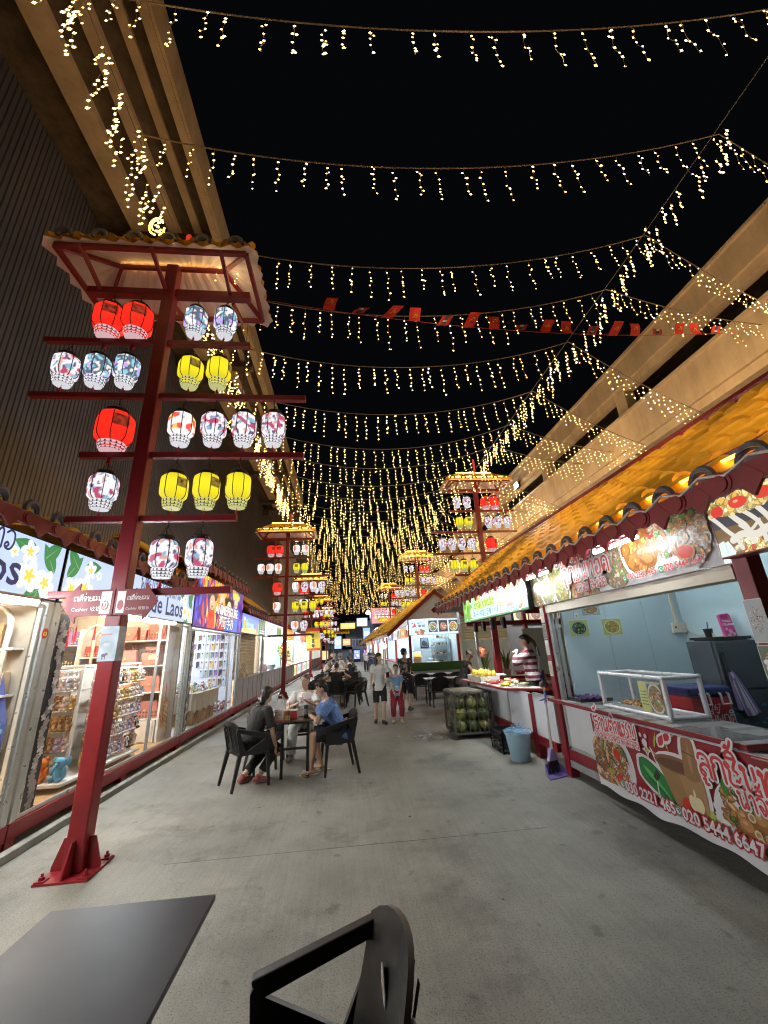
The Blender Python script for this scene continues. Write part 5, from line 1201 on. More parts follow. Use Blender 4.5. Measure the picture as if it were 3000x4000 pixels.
# food posters on the right post
z = 1.93
for i, (h, pal, bg, lab) in enumerate(((.30, [(.5, .4, .3), (.25, .15, .1), (.7, .65, .6)], (.4, .42, .45), 'plastic wrapped food photo at the top of the right stall post'), (.27, [(.75, .6, .2), (.7, .65, .6)], (.12, .16, .10), 'frangipani photo in the middle of the right stall post'), (.26, [(.35, .18, .12), (.5, .3, .2)], (.45, .46, .6), 'temple photo at the bottom of the right stall post'))):
    z -= h+.015
    o = poster(lab, (2.896, 2.73, z), (0, -1, 0), (0, 0, 1), .14, h, pal, bg, plate=None, fruit=(lambda a: a.flower(.07, .14, .055)) if i == 1 else None)
for i, (zz, pal, bg, lab) in enumerate(((1.95, MIX, (.5, .5, .45), 'pale food photo at the top of the post between the stalls'), (1.72, [(.1, .1, .05), (.6, .5, .2)], (.08, .08, .07), 'dark food photo on the post between the stalls'), (1.50, [(.7, .7, .6)], (.6, .62, .6), 'white leaflet on the post between the stalls'), (1.22, [(.6, .35, .05), (.7, .5, .1)], (.6, .58, .5), 'orange food photo lowest on the post between the stalls'))):
    poster(lab, (2.896, 5.89, zz), (0, -1, 0), (0, 0, 1), .10, .2, pal, bg, plate=None)
# banner across the counter front
o = thing('food_banner', 'red and white food banner with mortar and phone numbers hung across the counter', 'banner', (2.83, 4.0, .5))
e = MB(); N = 60; pts = []
for i in range(N+1):
    yy = 5.0 - 2.7*i/N; zb = .14 + .012*math.sin(i*.55) + .01*math.sin(i*.21+1); pts.append((yy, zb))
vs = [(2.838 - (.0 if j else .012*math.sin(i*.35)), yy, (.878, zb)[j == 0]) for i, (yy, zb) in enumerate(pts) for j in (0, 1)]
e.add(vs, [(2*i, 2*i+2, 2*i+3, 2*i+1) for i in range(N)]); e.add([(x+.004, y, z) for x, y, z in vs], [(2*i+1, 2*i+3, 2*i+2, 2*i) for i in range(N)])
bn = e.build('vinyl', mat('white_vinyl', (.70, .70, .74), .4, 0, .03), o)
a = Art((2.823, 5.0, .14), (0, -1, 0), (0, 0, 1), 8); a.w, a.h = 2.7, .735; a.clip = (.02, .085, a.w, a.h)
a.rect(.02, .085, a.w, .66, (.27, .018, .025))
WH = (.72, .72, .76)
a.rect(.02, .085, .05, .66, WH)
a.circ(.33, .30, .36, WH, .34, 30); a.food(.30, .30, .33, REDF+FRY+[(.2, .3, .05), (.12, .08, .07)], 600, None, .31, .062)
for i in range(26): x, y = .30+a.rnd.uniform(-.26, .26), .30+a.rnd.uniform(-.22, .24); a.leaf(x, y, a.rnd.uniform(.08, .2), .018, a.rnd.uniform(0, 6.3), a.rnd.choice([(.6, .25, .08), (.35, .08, .04), (.12, .1, .1), (.7, .5, .25)]))
a.circ(.45, .40, .05, (.62, .03, .02)); a.circ(.43, .16, .055, (.62, .03, .02)); a.circ(.3, .2, .03, (.3, .4, .06))
# cucumber, mortar, pestle, garlic, tomato
def blob(pts, c, grow=0): 
    cx = sum(p[0] for p in pts)/len(pts); cy = sum(p[1] for p in pts)/len(pts)
    q = smooth2(list(pts)+[pts[0], pts[1]], 4)[:-4]
    a.poly([(x + (grow*(x-cx)/(math.hypot(x-cx, y-cy) or 1)), y + grow*(y-cy)/(math.hypot(x-cx, y-cy) or 1)) for x, y in q], c)
cuc = [(.80, .44), (.80, .30), (.98, .20), (1.22, .12), (1.28, .22), (1.12, .36), (.92, .46)]
mort = [(1.02, .56), (1.12, .50), (1.30, .48), (1.50, .50), (1.55, .42), (1.52, .18), (1.36, .10), (1.22, .12), (1.14, .3)]
pest = [(1.36, .44), (1.40, .68), (1.44, .74), (1.52, .73), (1.53, .64), (1.52, .44)]
for p in (mort, pest, cuc): blob(p, WH, .035)
a.circ(1.3, .50, .27, WH, .09)
blob(cuc, (.02, .20, .05)); a.leaf(.84, .40, .4, .03, -.62, (.10, .42, .10)); a.leaf(.86, .33, .36, .02, -.5, (.01, .12, .03)); a.poly([(.96, .33), (1.02, .40), (1.06, .36), (1.0, .29)], (.02, .03, .02)); a.line([(1.0, .30), (.99, .2), (1.02, .12)], .012, WH)
blob(mort, (.33, .19, .08)); blob([(x*.5+.76, y*.9+.02) for x, y in mort], (.40, .24, .11)); a.circ(1.28, .495, .25, (.22, .11, .05), .065, 20); a.circ(1.28, .487, .22, (.13, .06, .03), .045, 20)
blob(pest, (.30, .16, .07)); a.leaf(1.45, .46, .26, .02, 1.5, (.40, .23, .11)); a.poly([(1.39, .63), (1.53, .61), (1.53, .60), (1.39, .62)], (.14, .07, .03))
for x, y, r_, c in ((1.12, .64, .5, (.45, .5, .1)), (1.06, .58, 1.2, (.4, .5, .1)), (1.2, .7, .2, (.4, .5, .1)), (1.24, .58, 1.9, (.4, .5, .1))): a.leaf(x, y, .16, .010, r_, c)
a.circ(1.24, .70, .075, WH, .055, 14, .5); a.circ(1.245, .70, .045, (.5, .04, .04), .03, 12, .5); a.leaf(1.12, .60, .16, .05, .95, WH); a.leaf(1.135, .615, .12, .03, .95, (.5, .04, .04))
for x, y, r_ in ((.94, .60, .035), (.90, .66, .02), (.97, .66, .02), (1.62, .30, .03), (1.66, .36, .03), (1.6, .22, .02)): a.circ(x, y, r_, WH)
for x, y in ((.95, .54), (1.64, .25)): a.poly([(x, y-.07), (x+.02, y-.02), (x+.06, y), (x+.02, y+.02), (x, y+.07), (x-.02, y+.02), (x-.06, y), (x-.02, y-.02)], WH); a.poly([(x, y-.03), (x+.03, y), (x, y+.03), (x-.03, y)], (.5, .45, .1))
a.circ(1.34, .20, .08, (.62, .03, .02), .07); 
for dx in (-.035, 0, .035): a.circ(1.42+dx, .25, .04, (.72, .66, .42), .055)
a.leaf(1.42, .29, .07, .012, 1.5, (.72, .66, .42))
a.poly([(1.50, .17), (1.56, .26), (1.60, .20), (1.66, .3), (1.7, .22), (1.8, .28), (1.86, .2), (2.0, .12), (1.75, .085), (1.55, .10)], (.45, .58, .14))
a.circ(2.15, .28, .55, WH, .33, 30); a.food(2.12, .32, .5, FRY+[(.1, .28, .05), (.45, .25, .12)], 420, None, .30, .06)
for i in range(11): 
    x, y = 1.85+a.rnd.uniform(0, .7), .16+a.rnd.uniform(0, .34); a.circ(x, y, .075, (.30, .13, .04), .062); a.circ(x-.012, y+.014, .052, (.48, .24, .08), .04); a.circ(x-.02, y+.025, .02, (.62, .4, .2), .014)
for i in range(14): a.leaf(1.75+a.rnd.uniform(0, .8), .3+a.rnd.uniform(0, .25), .12, .03, a.rnd.uniform(0, 6), (.06, .2, .03))
for i in range(7): x, y = 1.9+a.rnd.uniform(0, .6), .14+a.rnd.uniform(0, .2); a.circ(x, y, .03, (.7, .6, .35)); a.circ(x, y, .018, (.45, .25, .1))
a.k += 40
a.lao('ຮ້ານຕຳແຊບ', .16, .60, .125, (.62, .05, .05), .16, WH, .24); a.lao('ຕຳສຸດແຊບລົດຊາດຈັດຈ້ານ', .15, .525, .058, (.62, .06, .06), .15, WH, .26)
a.lao('ລູກຊິ້ນທອດ', 1.56, .50, .155, (.62, .05, .05), .15, WH, .22); a.lao('ນ້ຳຈີ້ມ ລົດເດັດ', 1.86, .375, .10, (.62, .05, .05), .16, WH, .26)
a.build('print', PRINT, bn)
for bx, s_ in ((.46, '030 2221 465'), (1.18, '020 5444 6647')):
    b = Art((2.8235, 5.0, .14), (0, -1, 0), (0, 0, 1)); b.k = 420; b.circ(bx+.04, .145, .048, (.72, .74, .74), .055, 4, PI/4); b.circ(bx+.04, .145, .044, (.04, .24, .12), .05, 4, PI/4); b.circ(bx+.04, .145, .023, WH); b.circ(bx+.043, .148, .015, (.04, .24, .12)); b.circ(bx+.034, .14, .009, WH); b.build('phone_badge', PRINT, bn)
    b.text(bn, s_, bx+.085, .105, .125, WH, (.50, .04, .06), .012, bold=.0035, emit=0, sx=.93)
# glass food case
o = thing('food_case', 'glass food display case with white rounded frame on the stall counter', 'display case', (3.25, 4.45, .93))
x0, x1, y0, y1, z0, z1 = 3.05, 3.43, 3.93, 4.95, .945, 1.30
e = MB(); r = .02
C = [(x0, y0), (x1, y0), (x1, y1), (x0, y1)]
for i in range(4):
    (xa, ya), (xb, yb) = C[i], C[(i+1) % 4]
    for z in (z0, z1): e.tube([(xa, ya, z), (xb, yb, z)], r, 8)
    e.tube([(xa, ya, z0), (xa, ya, z1)], r*1.15, 8)
e.build('frame', mat('case_frame', (.72, .72, .78), .3, .2, .04), o, 50)
e = MB()
for xa, ya in C:
    for z in (z0, z1): e.ell((xa, ya, z), .027, 9, 6)
e.build('corner_cap', ALU, o, True)
e = MB()
e.box((x0-.002, y0+.02, z0+.02), (x0+.002, y1-.02, z1-.02)); e.box((x1-.002, y0+.02, z0+.02), (x1+.002, y1-.02, z1-.02)); e.box((x0+.02, y0-.002, z0+.02), (x1-.02, y0+.002, z1-.02)); e.box((x0+.02, y1-.002, z0+.02), (x1-.02, y1+.002, z1-.02)); e.box((x0+.02, y0+.02, z1), (x1-.02, y1-.02, z1+.004)); e.build('glass_pane', GLASS, o)
e = MB(); e.box((x0+.01, y0+.01, .9285), (x1-.01, y1-.01, .944)); e.build('floor_panel', mat('case_floor', (.55, .6, .58), .3, .3, .05), o)
t = thing('food_tray', 'steel tray of fried snacks inside the glass food case', 'tray', (3.25, 4.6, .945)); e = MB(); e.box((3.1, 4.38, .946), (3.38, 4.86, .952)); e.box((3.1, 4.38, .953), (3.105, 4.86, .985)); e.box((3.375, 4.38, .953), (3.38, 4.86, .985)); e.box((3.106, 4.38, .953), (3.374, 4.385, .985)); e.build('tray', ALU, t)
e = MB()
for i in range(70): e.ell((rn.uniform(3.12, 3.36), rn.uniform(4.40, 4.84), .965+rn.random()*.045), (rn.uniform(.02, .034), rn.uniform(.012, .022), .013), 7, 4, Matrix.Rotation(rn.uniform(0, 3), 3, 'Z'), col=rn.choice([(.6, .28, .06), (.65, .42, .08), (.5, .12, .05), (.62, .5, .2)]))
e.build('snacks', VC, t, True)
o = poster('yellow menu card with a plate of meatballs inside the glass case', (3.06, 4.30, .955), (0, -1, 0), (0, 0, 1), .32, .30, BALL, (.55, .58, .22), plate=None)
a = Art((3.058, 4.30, .955), (0, -1, 0), (0, 0, 1)); a.k = 110; a.clip = (.13, .02, .31, .28); a.rect(.13, .02, .18, .26, (.12, .22, .4)); a.food(.225, .15, .09, BALL+FRY, 60, (.66, .62, .58), .12, .2); a.k += 10; a.clip = None; a.rect(.005, .006, .12, .288, (.56, .6, .24))
for i in range(5): a.rect(.02, .08+i*.03, .09, .008, (.15, .2, .06))
a.build('menu_print', PRINT, o)
# tray with purple cloth on the counter
o = thing('serving_tray', 'black tray with a crumpled purple cloth at the far end of the counter', 'tray', (3.2, 5.55, .93)); e = MB(); e.box((2.98, 5.36, .929), (3.42, 5.88, .94)); e.box((2.98, 5.36, .941), (3.42, 5.375, .965)); e.box((2.98, 5.865, .941), (3.42, 5.88, .965)); e.box((2.98, 5.376, .941), (2.995, 5.864, .965)); e.build('tray', BLACKP, o)
c = proto('cloth', 'crumpled dark purple cloth lying on the black tray', 'cloth'); e = MB(); n = 16
vs = [((i/n-.5)*.24, (j/n-.5)*.3, .012+.055*max(0, noise.noise(V(i*.5, j*.5, 3))+.25)) for i in range(n+1) for j in range(n+1)]; e.add(vs, [(i*(n+1)+j, (i+1)*(n+1)+j, (i+1)*(n+1)+j+1, i*(n+1)+j+1) for i in range(n) for j in range(n)]); e.build('fabric', mat('purple_cloth', (.10, .04, .16), .9, 0, .3, 20), c, True); put(c, (3.2, 5.5, .942), .4)
# fridge, towel, tray, cup, packet
FRX, FRY_ = 4.40, 4.50
o = thing('refrigerator', 'dark grey refrigerator standing against the blue wall', 'refrigerator', (4.68, 4.78, .2)); GR = mat('dark_steel_door', (.055, .062, .072), .35, .5, .12, 3)
e = MB(); e.box((4.40, 4.72, .205), (4.96, 5.09, 1.60)); e.build('body', mat('fridge_side', (.07, .085, .10), .45, .2, .08, 2), o, bev=.012)
e = MB(); e.box((4.40, 4.662, 1.06), (4.96, 4.716, 1.595)); d = e.build('door', GR, o, bev=.012); e = MB(); e.box((4.44, 4.64, 1.12), (4.475, 4.6615, 1.46)); e.build('handle', BLACKP, d, bev=.006)
e = MB(); e.box((4.40, 4.662, .21), (4.96, 4.716, 1.05)); d2 = e.build('door', GR, o, bev=.012)
a = Art((4.40, 4.661, .7), (1, 0, 0), (0, 0, 1)); a.clip = (0, 0, .56, .2); a.rect(0, 0, .56, .2, (.02, .025, .035)); 
for i in range(14): a.circ(a.rnd.uniform(0, .56), a.rnd.uniform(0, .2), a.rnd.uniform(.02, .06), (.02, .08+a.rnd.random()*.08, .2), a.rnd.uniform(.008, .02))
a.build('door_print', PRINT, d2)
o = thing('towel', 'purple and white striped towel hanging on the refrigerator handle', 'towel', (4.46, 4.44, 1.2))
for (xa, xb, zb, ph) in ((4.44, 4.56, .86, 0), (4.51, 4.68, .80, 1.5)):
    e = MB(); n = 14; m = 12
    vs = []; 
    for j in range(m+1):
        t = j/m
        for i in range(n+1):
            u = i/n; w = .35+.65*t**.6; xc = 4.47+(xa+xb-2*4.47)/2*t; vs.append((xc+(u-.5)*(xb-xa)*w*1.25, 4.635-.014*math.sin(u*11+ph)-.008*t, 1.26+(zb-1.26)*t-.015*math.sin(u*5)))
    for j in range(m):
        for i in range(n): e.add([vs[j*(n+1)+i], vs[j*(n+1)+i+1], vs[(j+1)*(n+1)+i+1], vs[(j+1)*(n+1)+i]], [(0, 1, 2, 3)], (.62, .60, .66) if (i//2) % 2 else (.26, .18, .40))
    e.build('fold', VCS, o, True)
t = thing('oven_tray', 'dark flat tray lying on top of the refrigerator', 'tray', (4.68, 4.78, 1.602)); e = MB(); e.box((4.50, 4.74, 1.602), (4.93, 5.06, 1.612)); e.build('base', BLACKM, t); e = MB(); e.box((4.47, 4.71, 1.6125), (4.96, 4.735, 1.645)); e.box((4.47, 5.065, 1.6125), (4.96, 5.09, 1.645)); e.box((4.47, 4.736, 1.6125), (4.495, 5.064, 1.645)); e.build('rim', BLACKM, t)
o = thing('paper_sheet', 'pale yellow paper lying in the tray on the refrigerator', 'paper', (4.62, 4.6, 1.646)); e = MB(); e.bc((4.66, 4.80, 1.650), (.22, .16, .004), .2); e.build('sheet', mat('yellow_paper', (.6, .58, .34), .8, 0, .1), o)
o = thing('drink_cup', 'black drink cup with a straw on the tray above the refrigerator', 'cup', (4.55, 4.86, 1.613)); e = MB(); e.lathe([(.035, 0), (.05, .12), (.053, .125), (.05, .135)], (4.55, 4.86, 1.614), 14); e.build('cup', BLACKP, o, 40); e = MB(); e.tube([(4.55, 4.86, 1.70), (4.56, 4.85, 1.83)], .005, 5); e.build('straw', BLACKP, o); e = MB(); e.bc((4.555, 4.805, 1.67), (.03, .002, .05)); e.build('cup_label', WPAINT, o)
o = thing('collagen_packet', 'pink upright packet lettered collagen on top of the refrigerator', 'packet', (4.84, 4.72, 1.613)); e = MB(); e.prism([(4.755, 4.84, 1.614), (4.925, 4.84, 1.614), (4.92, 4.865, 1.90), (4.90, 4.865, 1.925), (4.78, 4.865, 1.915), (4.76, 4.865, 1.90)], (0, .035, 0)); b = e.build('pouch', mat('pink_foil', (.62, .06, .28), .3, .1, .1), o, bev=.006)
a = Art((4.755, 4.838, 1.614), (1, 0, 0), (0, .087, 1)); a.circ(.14, .25, .022, (.7, .18, .1)); a.rect(.02, .255, .10, .035, (.40, .02, .2)); 
for x, y, r_ in ((.05, .12, .02), (.09, .09, .028), (.13, .06, .02), (.06, .04, .025)): a.circ(x, y, r_, (.75, .35, .5))
a.text(b, 'THAIBAI', .02, .205, .032, (.85, .8, .85), emit=0, bold=.001); a.text(b, 'COLLAGEN', .012, .165, .034, (.9, .85, .9), emit=0, bold=.0015, sx=.9); a.build('packet_print', PRINT, b)
# cooler box on a stand
o = thing('cooler_box', 'red cooler box with a blue lid behind the counter', 'cooler', (4.0, 4.15, .2)); e = MB(); e.prism([(3.58, 4.24, .70), (3.98, 4.24, .70), (4.0, 4.24, 1.07), (3.55, 4.24, 1.07)], (0, .42, 0)); b = e.build('body', mat('cooler_red', (.45, .015, .03), .35, 0, .06), o, bev=.015)
e = MB(); e.box((3.53, 4.22, 1.075), (4.02, 4.68, 1.16)); e.build('lid', mat('cooler_blue', (.015, .02, .13), .35, 0, .06), o, bev=.02)
e = MB()
for x in (3.64, 3.86): e = MB(); e.tube([(x, 4.215, 1.10), (x+.0, 4.20, 1.10), (x, 4.195, 1.0), (x+.09, 4.195, 1.0), (x+.09, 4.20, 1.10), (x+.09, 4.215, 1.10)], .012, 6); e.build('latch', WPAINT, o)
a = Art((3.64, 4.2385, .72), (1, 0, 0), (0, 0, 1)); a.text(b, '267', .10, .22, .085, (.65, .6, .62), emit=0); a.lao('ມິພັກຕິ', .07, .09, .085, (.65, .6, .62), .12); a.build('cooler_print', PRINT, b)
e = MB(); 
for x in (3.58, 3.93):
    for y in (4.26, 4.6): e.box((x, y, .201), (x+.04, y+.04, .66))
e.box((3.55, 4.24, .661), (4.0, 4.66, .699)); tag(e.build('box_stand', BLACKM), 'black stand carrying the red cooler box behind the counter', 'stand')
# pizza lightbox stall at the right edge
s0 = thing('pizza_lightbox', 'backlit pizza sign cut off by the right picture edge', 'lightbox', (2.74, 2.6, 2.4))
e = MB(); e.box((2.742, .9, 2.20), (2.86, 2.63, 2.92)); e.build('box', RED, s0)
a = Art((2.74, 2.62, 2.21), (0, -1, 0), (0, 0, 1), 4); a.clip = (0, 0, 1.7, .7); a.rect(0, 0, 1.7, .7, (.035, .035, .045)); a.rect(0, .1, 1.7, .10, (.16, .09, .03)); a.circ(.02, .33, .055, (.75, .03, .03), .05); a.circ(.045, .33, .012, (.9, .8, .8), .03); a.rect(.09, .33, .06, .03, (.5, .6, .8))
CH = (.66, .63, .55); LN = lambda p, w: a.line([(x, y*.62) for x, y in p], w, CH)
a.circ(.30, .05, .5, (.20, .10, .04), .10); a.food(.50, .045, .42, [(.80, .60, .2), (.72, .45, .1), (.86, .8, .5), (.6, .06, .03)], 260, None, .075, .07)
for p, w in (([(.0, .50), (.05, .40), (.10, .28), (.15, .17), (.17, .05)], .030), ([(.14, .50), (.19, .38), (.24, .27), (.26, .1)], .040), ([(.22, .50), (.30, .36), (.34, .24), (.34, .08)], .03), ([(.33, .5), (.40, .3), (.42, .1)], .036), ([(.12, .16), (.2, .2), (.3, .16), (.38, .2), (.46, .14)], .05), ([(.44, .5), (.48, .3), (.47, .1)], .03), ([(.2, .3), (.26, .22), (.34, .3)], .02)): LN(p, w)
a.food(.30, .345, .40, [(.80, .62, .22), (.72, .45, .10), (.88, .78, .42)], 260, None, .07, .075); a.circ(.07, .325, .055, (.60, .03, .02), .04, 12, wob=.1); a.circ(.24, .345, .07, (.66, .05, .03), .042, 12, wob=.06); a.circ(.23, .355, .02, (.85, .4, .3), .010); a.circ(.42, .35, .06, (.6, .04, .02), .04)
a.poly([(.0, .0), (.005, .10), (.05, .112), (.065, .095), (.085, .105), (.12, .02), (.11, .0)], (.66, .76, .74)); a.poly([(.05, .11), (.06, .02), (.065, .02), (.058, .10)], (.5, .6, .6))
a.build('print', SIGN, s0)
# fruit stall
s2 = thing('fruit_stall', 'fruit stall with a green lightbox sign beyond the papaya stall', 'stall', (3.2, 8, 0), group='stalls along the right side')
roof_right(s2, 5.95, 11.4)
e = MB(); e.prism([(2.5, 11.38, 2.56), (6.3, 11.38, 2.6), (4.42, 11.38, 4.02)], (0, .02, 0)); e.build('gable_board', WPANEL, s2)
e = MB(); e.bar((2.46, 11.43, 2.62), (4.42, 11.43, 4.14), .05, .12); e.bar((4.42, 11.43, 4.14), (6.3, 11.43, 2.7), .05, .12); e.build('barge_board', RED, s2)
e = MB(); e.box((2.82, 6.06, 2.17), (2.9, 9.6, 2.80)); b = e.build('sign_box', BLACKM, s2)
a = Art((2.818, 9.58, 2.18), (0, -1, 0), (0, 0, 1), 6); a.w, a.h = 3.5, .61; a.clip = (0, 0, a.w, a.h)
for i in range(12): a.rect(0, a.h*i/12, a.w, a.h/12+.001, (.62-.03*i*.5, .92, .70-.02*i*.6))
a.rect(0, 0, a.w, .025, (.05, .35, .08))
for i in range(10): a.circ(.08+a.rnd.uniform(0, .55), .12+a.rnd.uniform(0, .35), .13, a.rnd.choice([(.25, .6, .08), (.45, .78, .15), (.15, .45, .05)]), .17, 12, a.rnd.uniform(-.4, .4))
a.circ(.62, .17, .12, (.3, .5, .1), .14); a.circ(.63, .17, .09, (.95, .97, .95), .115); a.leaf(.55, .35, .3, .1, 1.2, (.95, 1, .95))
for i in range(11): a.circ(2.35+a.rnd.uniform(-.14, .14), .14+.036*i, .10, a.rnd.choice([(.85, .65, .12), (.95, .78, .2), (.7, .5, .08)]), .075, 12)
for x, y, p in ((2.78, .44, [(.9, .75, .1), (.6, .8, .1)]), (2.82, .16, [(.7, .05, .05), (.8, .1, .1)]), (3.2, .42, [(1, .3, .15), (.95, .4, .25)]), (3.2, .16, [(.95, .55, .1), (1, .65, .2)])): a.food(x, y, .16, p, 30, (.85, .9, .8), .13)
a.k += 30
a.lao('ໝາກພ້າວ', .92, .40, .13, (.25, .5, .02), .2, (.95, .95, .25), .2); a.lao('ໝາກນັດ, ໝາກໄມ້ອື່ນໆ', .85, .23, .11, (.25, .5, .02), .2, (.95, .95, .25), .2)
a.text(b, '椰子、泰国小菠萝、水果切', .80, .05, .155, (.10, .32, .62), (.95, 1, 1), .008, bold=.003, sx=.88); a.text(b, '02026665559', 2.62, .035, .11, (.05, .35, .8), (.95, 1, 1), .006, bold=.002)
a.build('sign_print', SIGN, b)
tubes(s2, [((2.58, 6.3, 2.52), (2.58, 7.5, 2.52))])
for p, q in (((2.93, 6.72), (3.05, 6.86)), ((3.42, 9.50), (3.56, 9.64))):
    e = MB(); e.box((p[0], p[1], 0), (q[0], q[1], 2.6 if q[1] > 9 else .9)); e.build('post', RED, s2, bev=.006)
e = MB(); e.box((3.10, 9.78, .2), (3.17, 9.84, 2.5)); e.build('corner_post', ALU, s2)
e = MB(); e.box((3.05, 6.74, 2.15), (5.0, 6.80, 2.25)); e.box((2.9, 9.75, 2.1), (5.4, 9.8, 2.2)); e.build('tie_beam', RED, s2)
e = MB(); e.box((2.92, 6.1, .215), (3.0, 6.72, .33)); e.box((2.93, 6.87, .215), (3.01, 9.6, .33)); e.build('base_beam', RED, s2)
e = MB(); e.box((2.945, 6.05, .332), (2.97, 6.70, .90)); e.box((2.96, 6.88, .332), (2.985, 7.78, .905)); e.box((2.96, 7.84, .332), (2.985, 9.62, .905)); cf = e.build('counter_front', WPANEL, s2)
e = MB(); e.box((2.94, 6.70, .332), (2.978, 6.75, .9)); e.box((2.95, 7.785, .332), (2.99, 7.835, .905)); e.box((2.935, 6.05, .90), (2.98, 6.70, .93)); e.build('aluminium_frame', ALU, cf)
e = MB(); e.prism([(2.60, 9.75, .912), (2.72, 7.30, .912), (3.32, 6.90, .912), (3.36, 9.75, .912)], (0, 0, .034)); ct = e.build('counter_top', RED, s2)
e = MB(); e.prism([(2.63, 9.72, .9465), (2.745, 7.33, .9465), (3.31, 6.95, .9465), (3.34, 9.72, .9465)], (0, 0, .003)); e.build('laminate', mat('pale_laminate', (.6, .58, .54), .25, 0, .1, 8), ct)
e = MB(); e.box((4.3, 9.8, .2), (6.2, 9.85, 2.0)); e.build('rear_screen', mat('shutter_green', (.42, .47, .38), .5, 0, .08, 2), s2); e = MB(); e.box((3.7, 7.5, .78), (4.4, 9.7, .84)); e.box((3.75, 7.55, .0), (4.35, 9.65, .77)); e.build('rear_counter', REDD, s2)
for i, yy in enumerate((9.3, 8.75, 8.2, 7.6)):
    e = MB(); e.lathe([(.035, 0), (.05, .0), (.05, -.2), (.044, -.2)], (2.98, yy, 2.15), 12); t = tag(e.build('spot_lamp', BLACKM, None, 40, org=(2.98, yy, 2.15)), 'black cylinder spotlight under the green lightbox, %s from the far end' % ORD[i], 'spotlight', 'cylinder spotlights of the fruit stall')
    lamp('SPOT', (2.98, yy, 1.94), 38, (1, .95, .84), t, .04, rot=(R(0), R(-4), 0), angle=R(95))
    o = COL.objects[t.name]
for ob in [x for x in COL.objects if x.type == 'LIGHT' and x.parent and x.parent.name.startswith('spot_lamp')]: ob.location = (0, 0, -.21)
# ================================================================ fruit on the counter, coconut cage, cleaning things
rf = random.Random(21)
o = thing('fruit_basket', 'white plastic basket of peeled yellow pineapples at the far end of the fruit counter', 'basket', (2.95, 9.2, .95))
e = MB(); p0 = [(2.72, 8.55), (3.1, 8.55), (3.1, 9.45), (2.72, 9.45)]
for i in range(4):
    (xa, ya), (xb, yb) = p0[i], p0[(i+1) % 4]
    e.prism([(xa, ya, .951), (xb, yb, .951), (xb+(xb-2.91)*.08, yb, 1.06), (xa+(xa-2.91)*.08, ya, 1.06)], (.0, .006, 0) if i % 2 == 0 else (.006, 0, 0))
e.box((2.72, 8.55, .951), (3.1, 9.45, .957)); e.build('basket', mat('white_mesh', (.68, .68, .66), .5, 0, .2, 40), o)
def pineapple(label, x, y, z, rz, tilt):
    t = proto('peeled_pineapple', label, 'pineapple', 'peeled pineapples in the white basket'); e = MB()
    e.lathe([(.012, -.075), (.04, -.06), (.055, -.01), (.05, .04), (.028, .07), (.008, .075)], (0, 0, 0), 12); e.v = [(a*(1+.09*math.sin(c*90+math.atan2(b, a)*6)), b*(1+.09*math.sin(c*90+math.atan2(b, a)*6)), c) for a, b, c in e.v]
    e.build('flesh', mat('pineapple_flesh', (.75, .58, .08), .45, 0, .15, 30) if 'pineapple_flesh' not in bpy.data.materials else bpy.data.materials['pineapple_flesh'], t, True)
    e = MB(); e.tube([(0, 0, .07), (0, 0, .11)], [.008, .005], 5, col=(.7, .7, .55)); e.build('stem', VC, t); put(t, (x, y, z)); t.rotation_euler = (tilt, 0, rz); return t
pineapple('peeled pineapple standing at the near corner of the white basket', 2.80, 8.66, 1.09, 0, .1)
k = 0
P0 = None
for (x, y, z, w) in [(2.95, 8.68, 1.09, 'second from the aisle in the near row'), (3.05, 8.7, 1.08, 'at the stall side of the near row'), (2.80, 8.85, 1.09, 'on the aisle side of the second row'), (2.96, 8.9, 1.10, 'in the middle of the second row'), (3.05, 8.95, 1.08, 'on the stall side of the second row'), (2.80, 9.08, 1.09, 'on the aisle side of the third row'), (2.96, 9.12, 1.10, 'in the middle of the third row'), (2.82, 9.3, 1.09, 'at the far aisle corner of the basket'), (2.99, 9.32, 1.09, 'at the far stall side corner of the basket')]:
    pineapple('peeled pineapple standing ' + w, x, y, z, k, .15*math.sin(k*2)); k += 1
def tray(label, x, y, rz, cols, n, shape, grp='packed fruit trays on the counter'):
    t = proto('fruit_tray', label, 'fruit tray', grp); e = MB(); e.prism([(.15*math.cos(q*PI/10)*1.15, .11*math.sin(q*PI/10), .001) for q in range(20)], (0, 0, .012)); e.build('dish', mat('foam_dish', (.66, .66, .64), .5, 0, .05) if 'foam_dish' not in bpy.data.materials else bpy.data.materials['foam_dish'], t)
    e = MB()
    for i in range(n):
        q = (i+.5)/n; c = rf.choice(cols)
        if shape == 'slice': e.ell((-.13+.26*q, rf.uniform(-.015, .015), .035), (.022, .075, .022), 8, 5, Matrix.Rotation(.4, 3, 'Y'), col=c)
        elif shape == 'wedge': e.ell((-.12+.24*q, rf.uniform(-.04, .04), .035+rf.random()*.02), (.03, .03, .022), 7, 5, col=c)
        else: e.ell((rf.uniform(-.12, .12), rf.uniform(-.07, .07), .03+rf.random()*.03), (.028, .028, .028), 8, 5, col=c)
    e.build('fruit', VCG, t, True)
    e = MB(); e.ell((0, 0, .012), (.165, .115, .075), 14, 8); e.build('film_wrap', CLEAR, t, True)
    return put(t, (x, y, .951), rz)
YE, RE, GU = [(.75, .55, .06), (.8, .62, .12)], [(.5, .04, .05), (.6, .08, .08), (.42, .03, .05)], [(.6, .62, .36), (.66, .6, .42)]
tray('packed yellow mango slices nearest the counter corner', 2.86, 7.62, 1.4, YE, 11, 'slice')
tray('packed yellow mango slices behind the nearest tray', 2.98, 7.86, 1.2, YE, 11, 'slice')
tray('packed pale guava slices at the near stall side of the counter', 3.16, 7.5, .9, GU, 10, 'slice')
tray('packed pale guava slices wrapped in film second from the corner', 3.12, 7.72, 1.1, GU, 9, 'wedge')
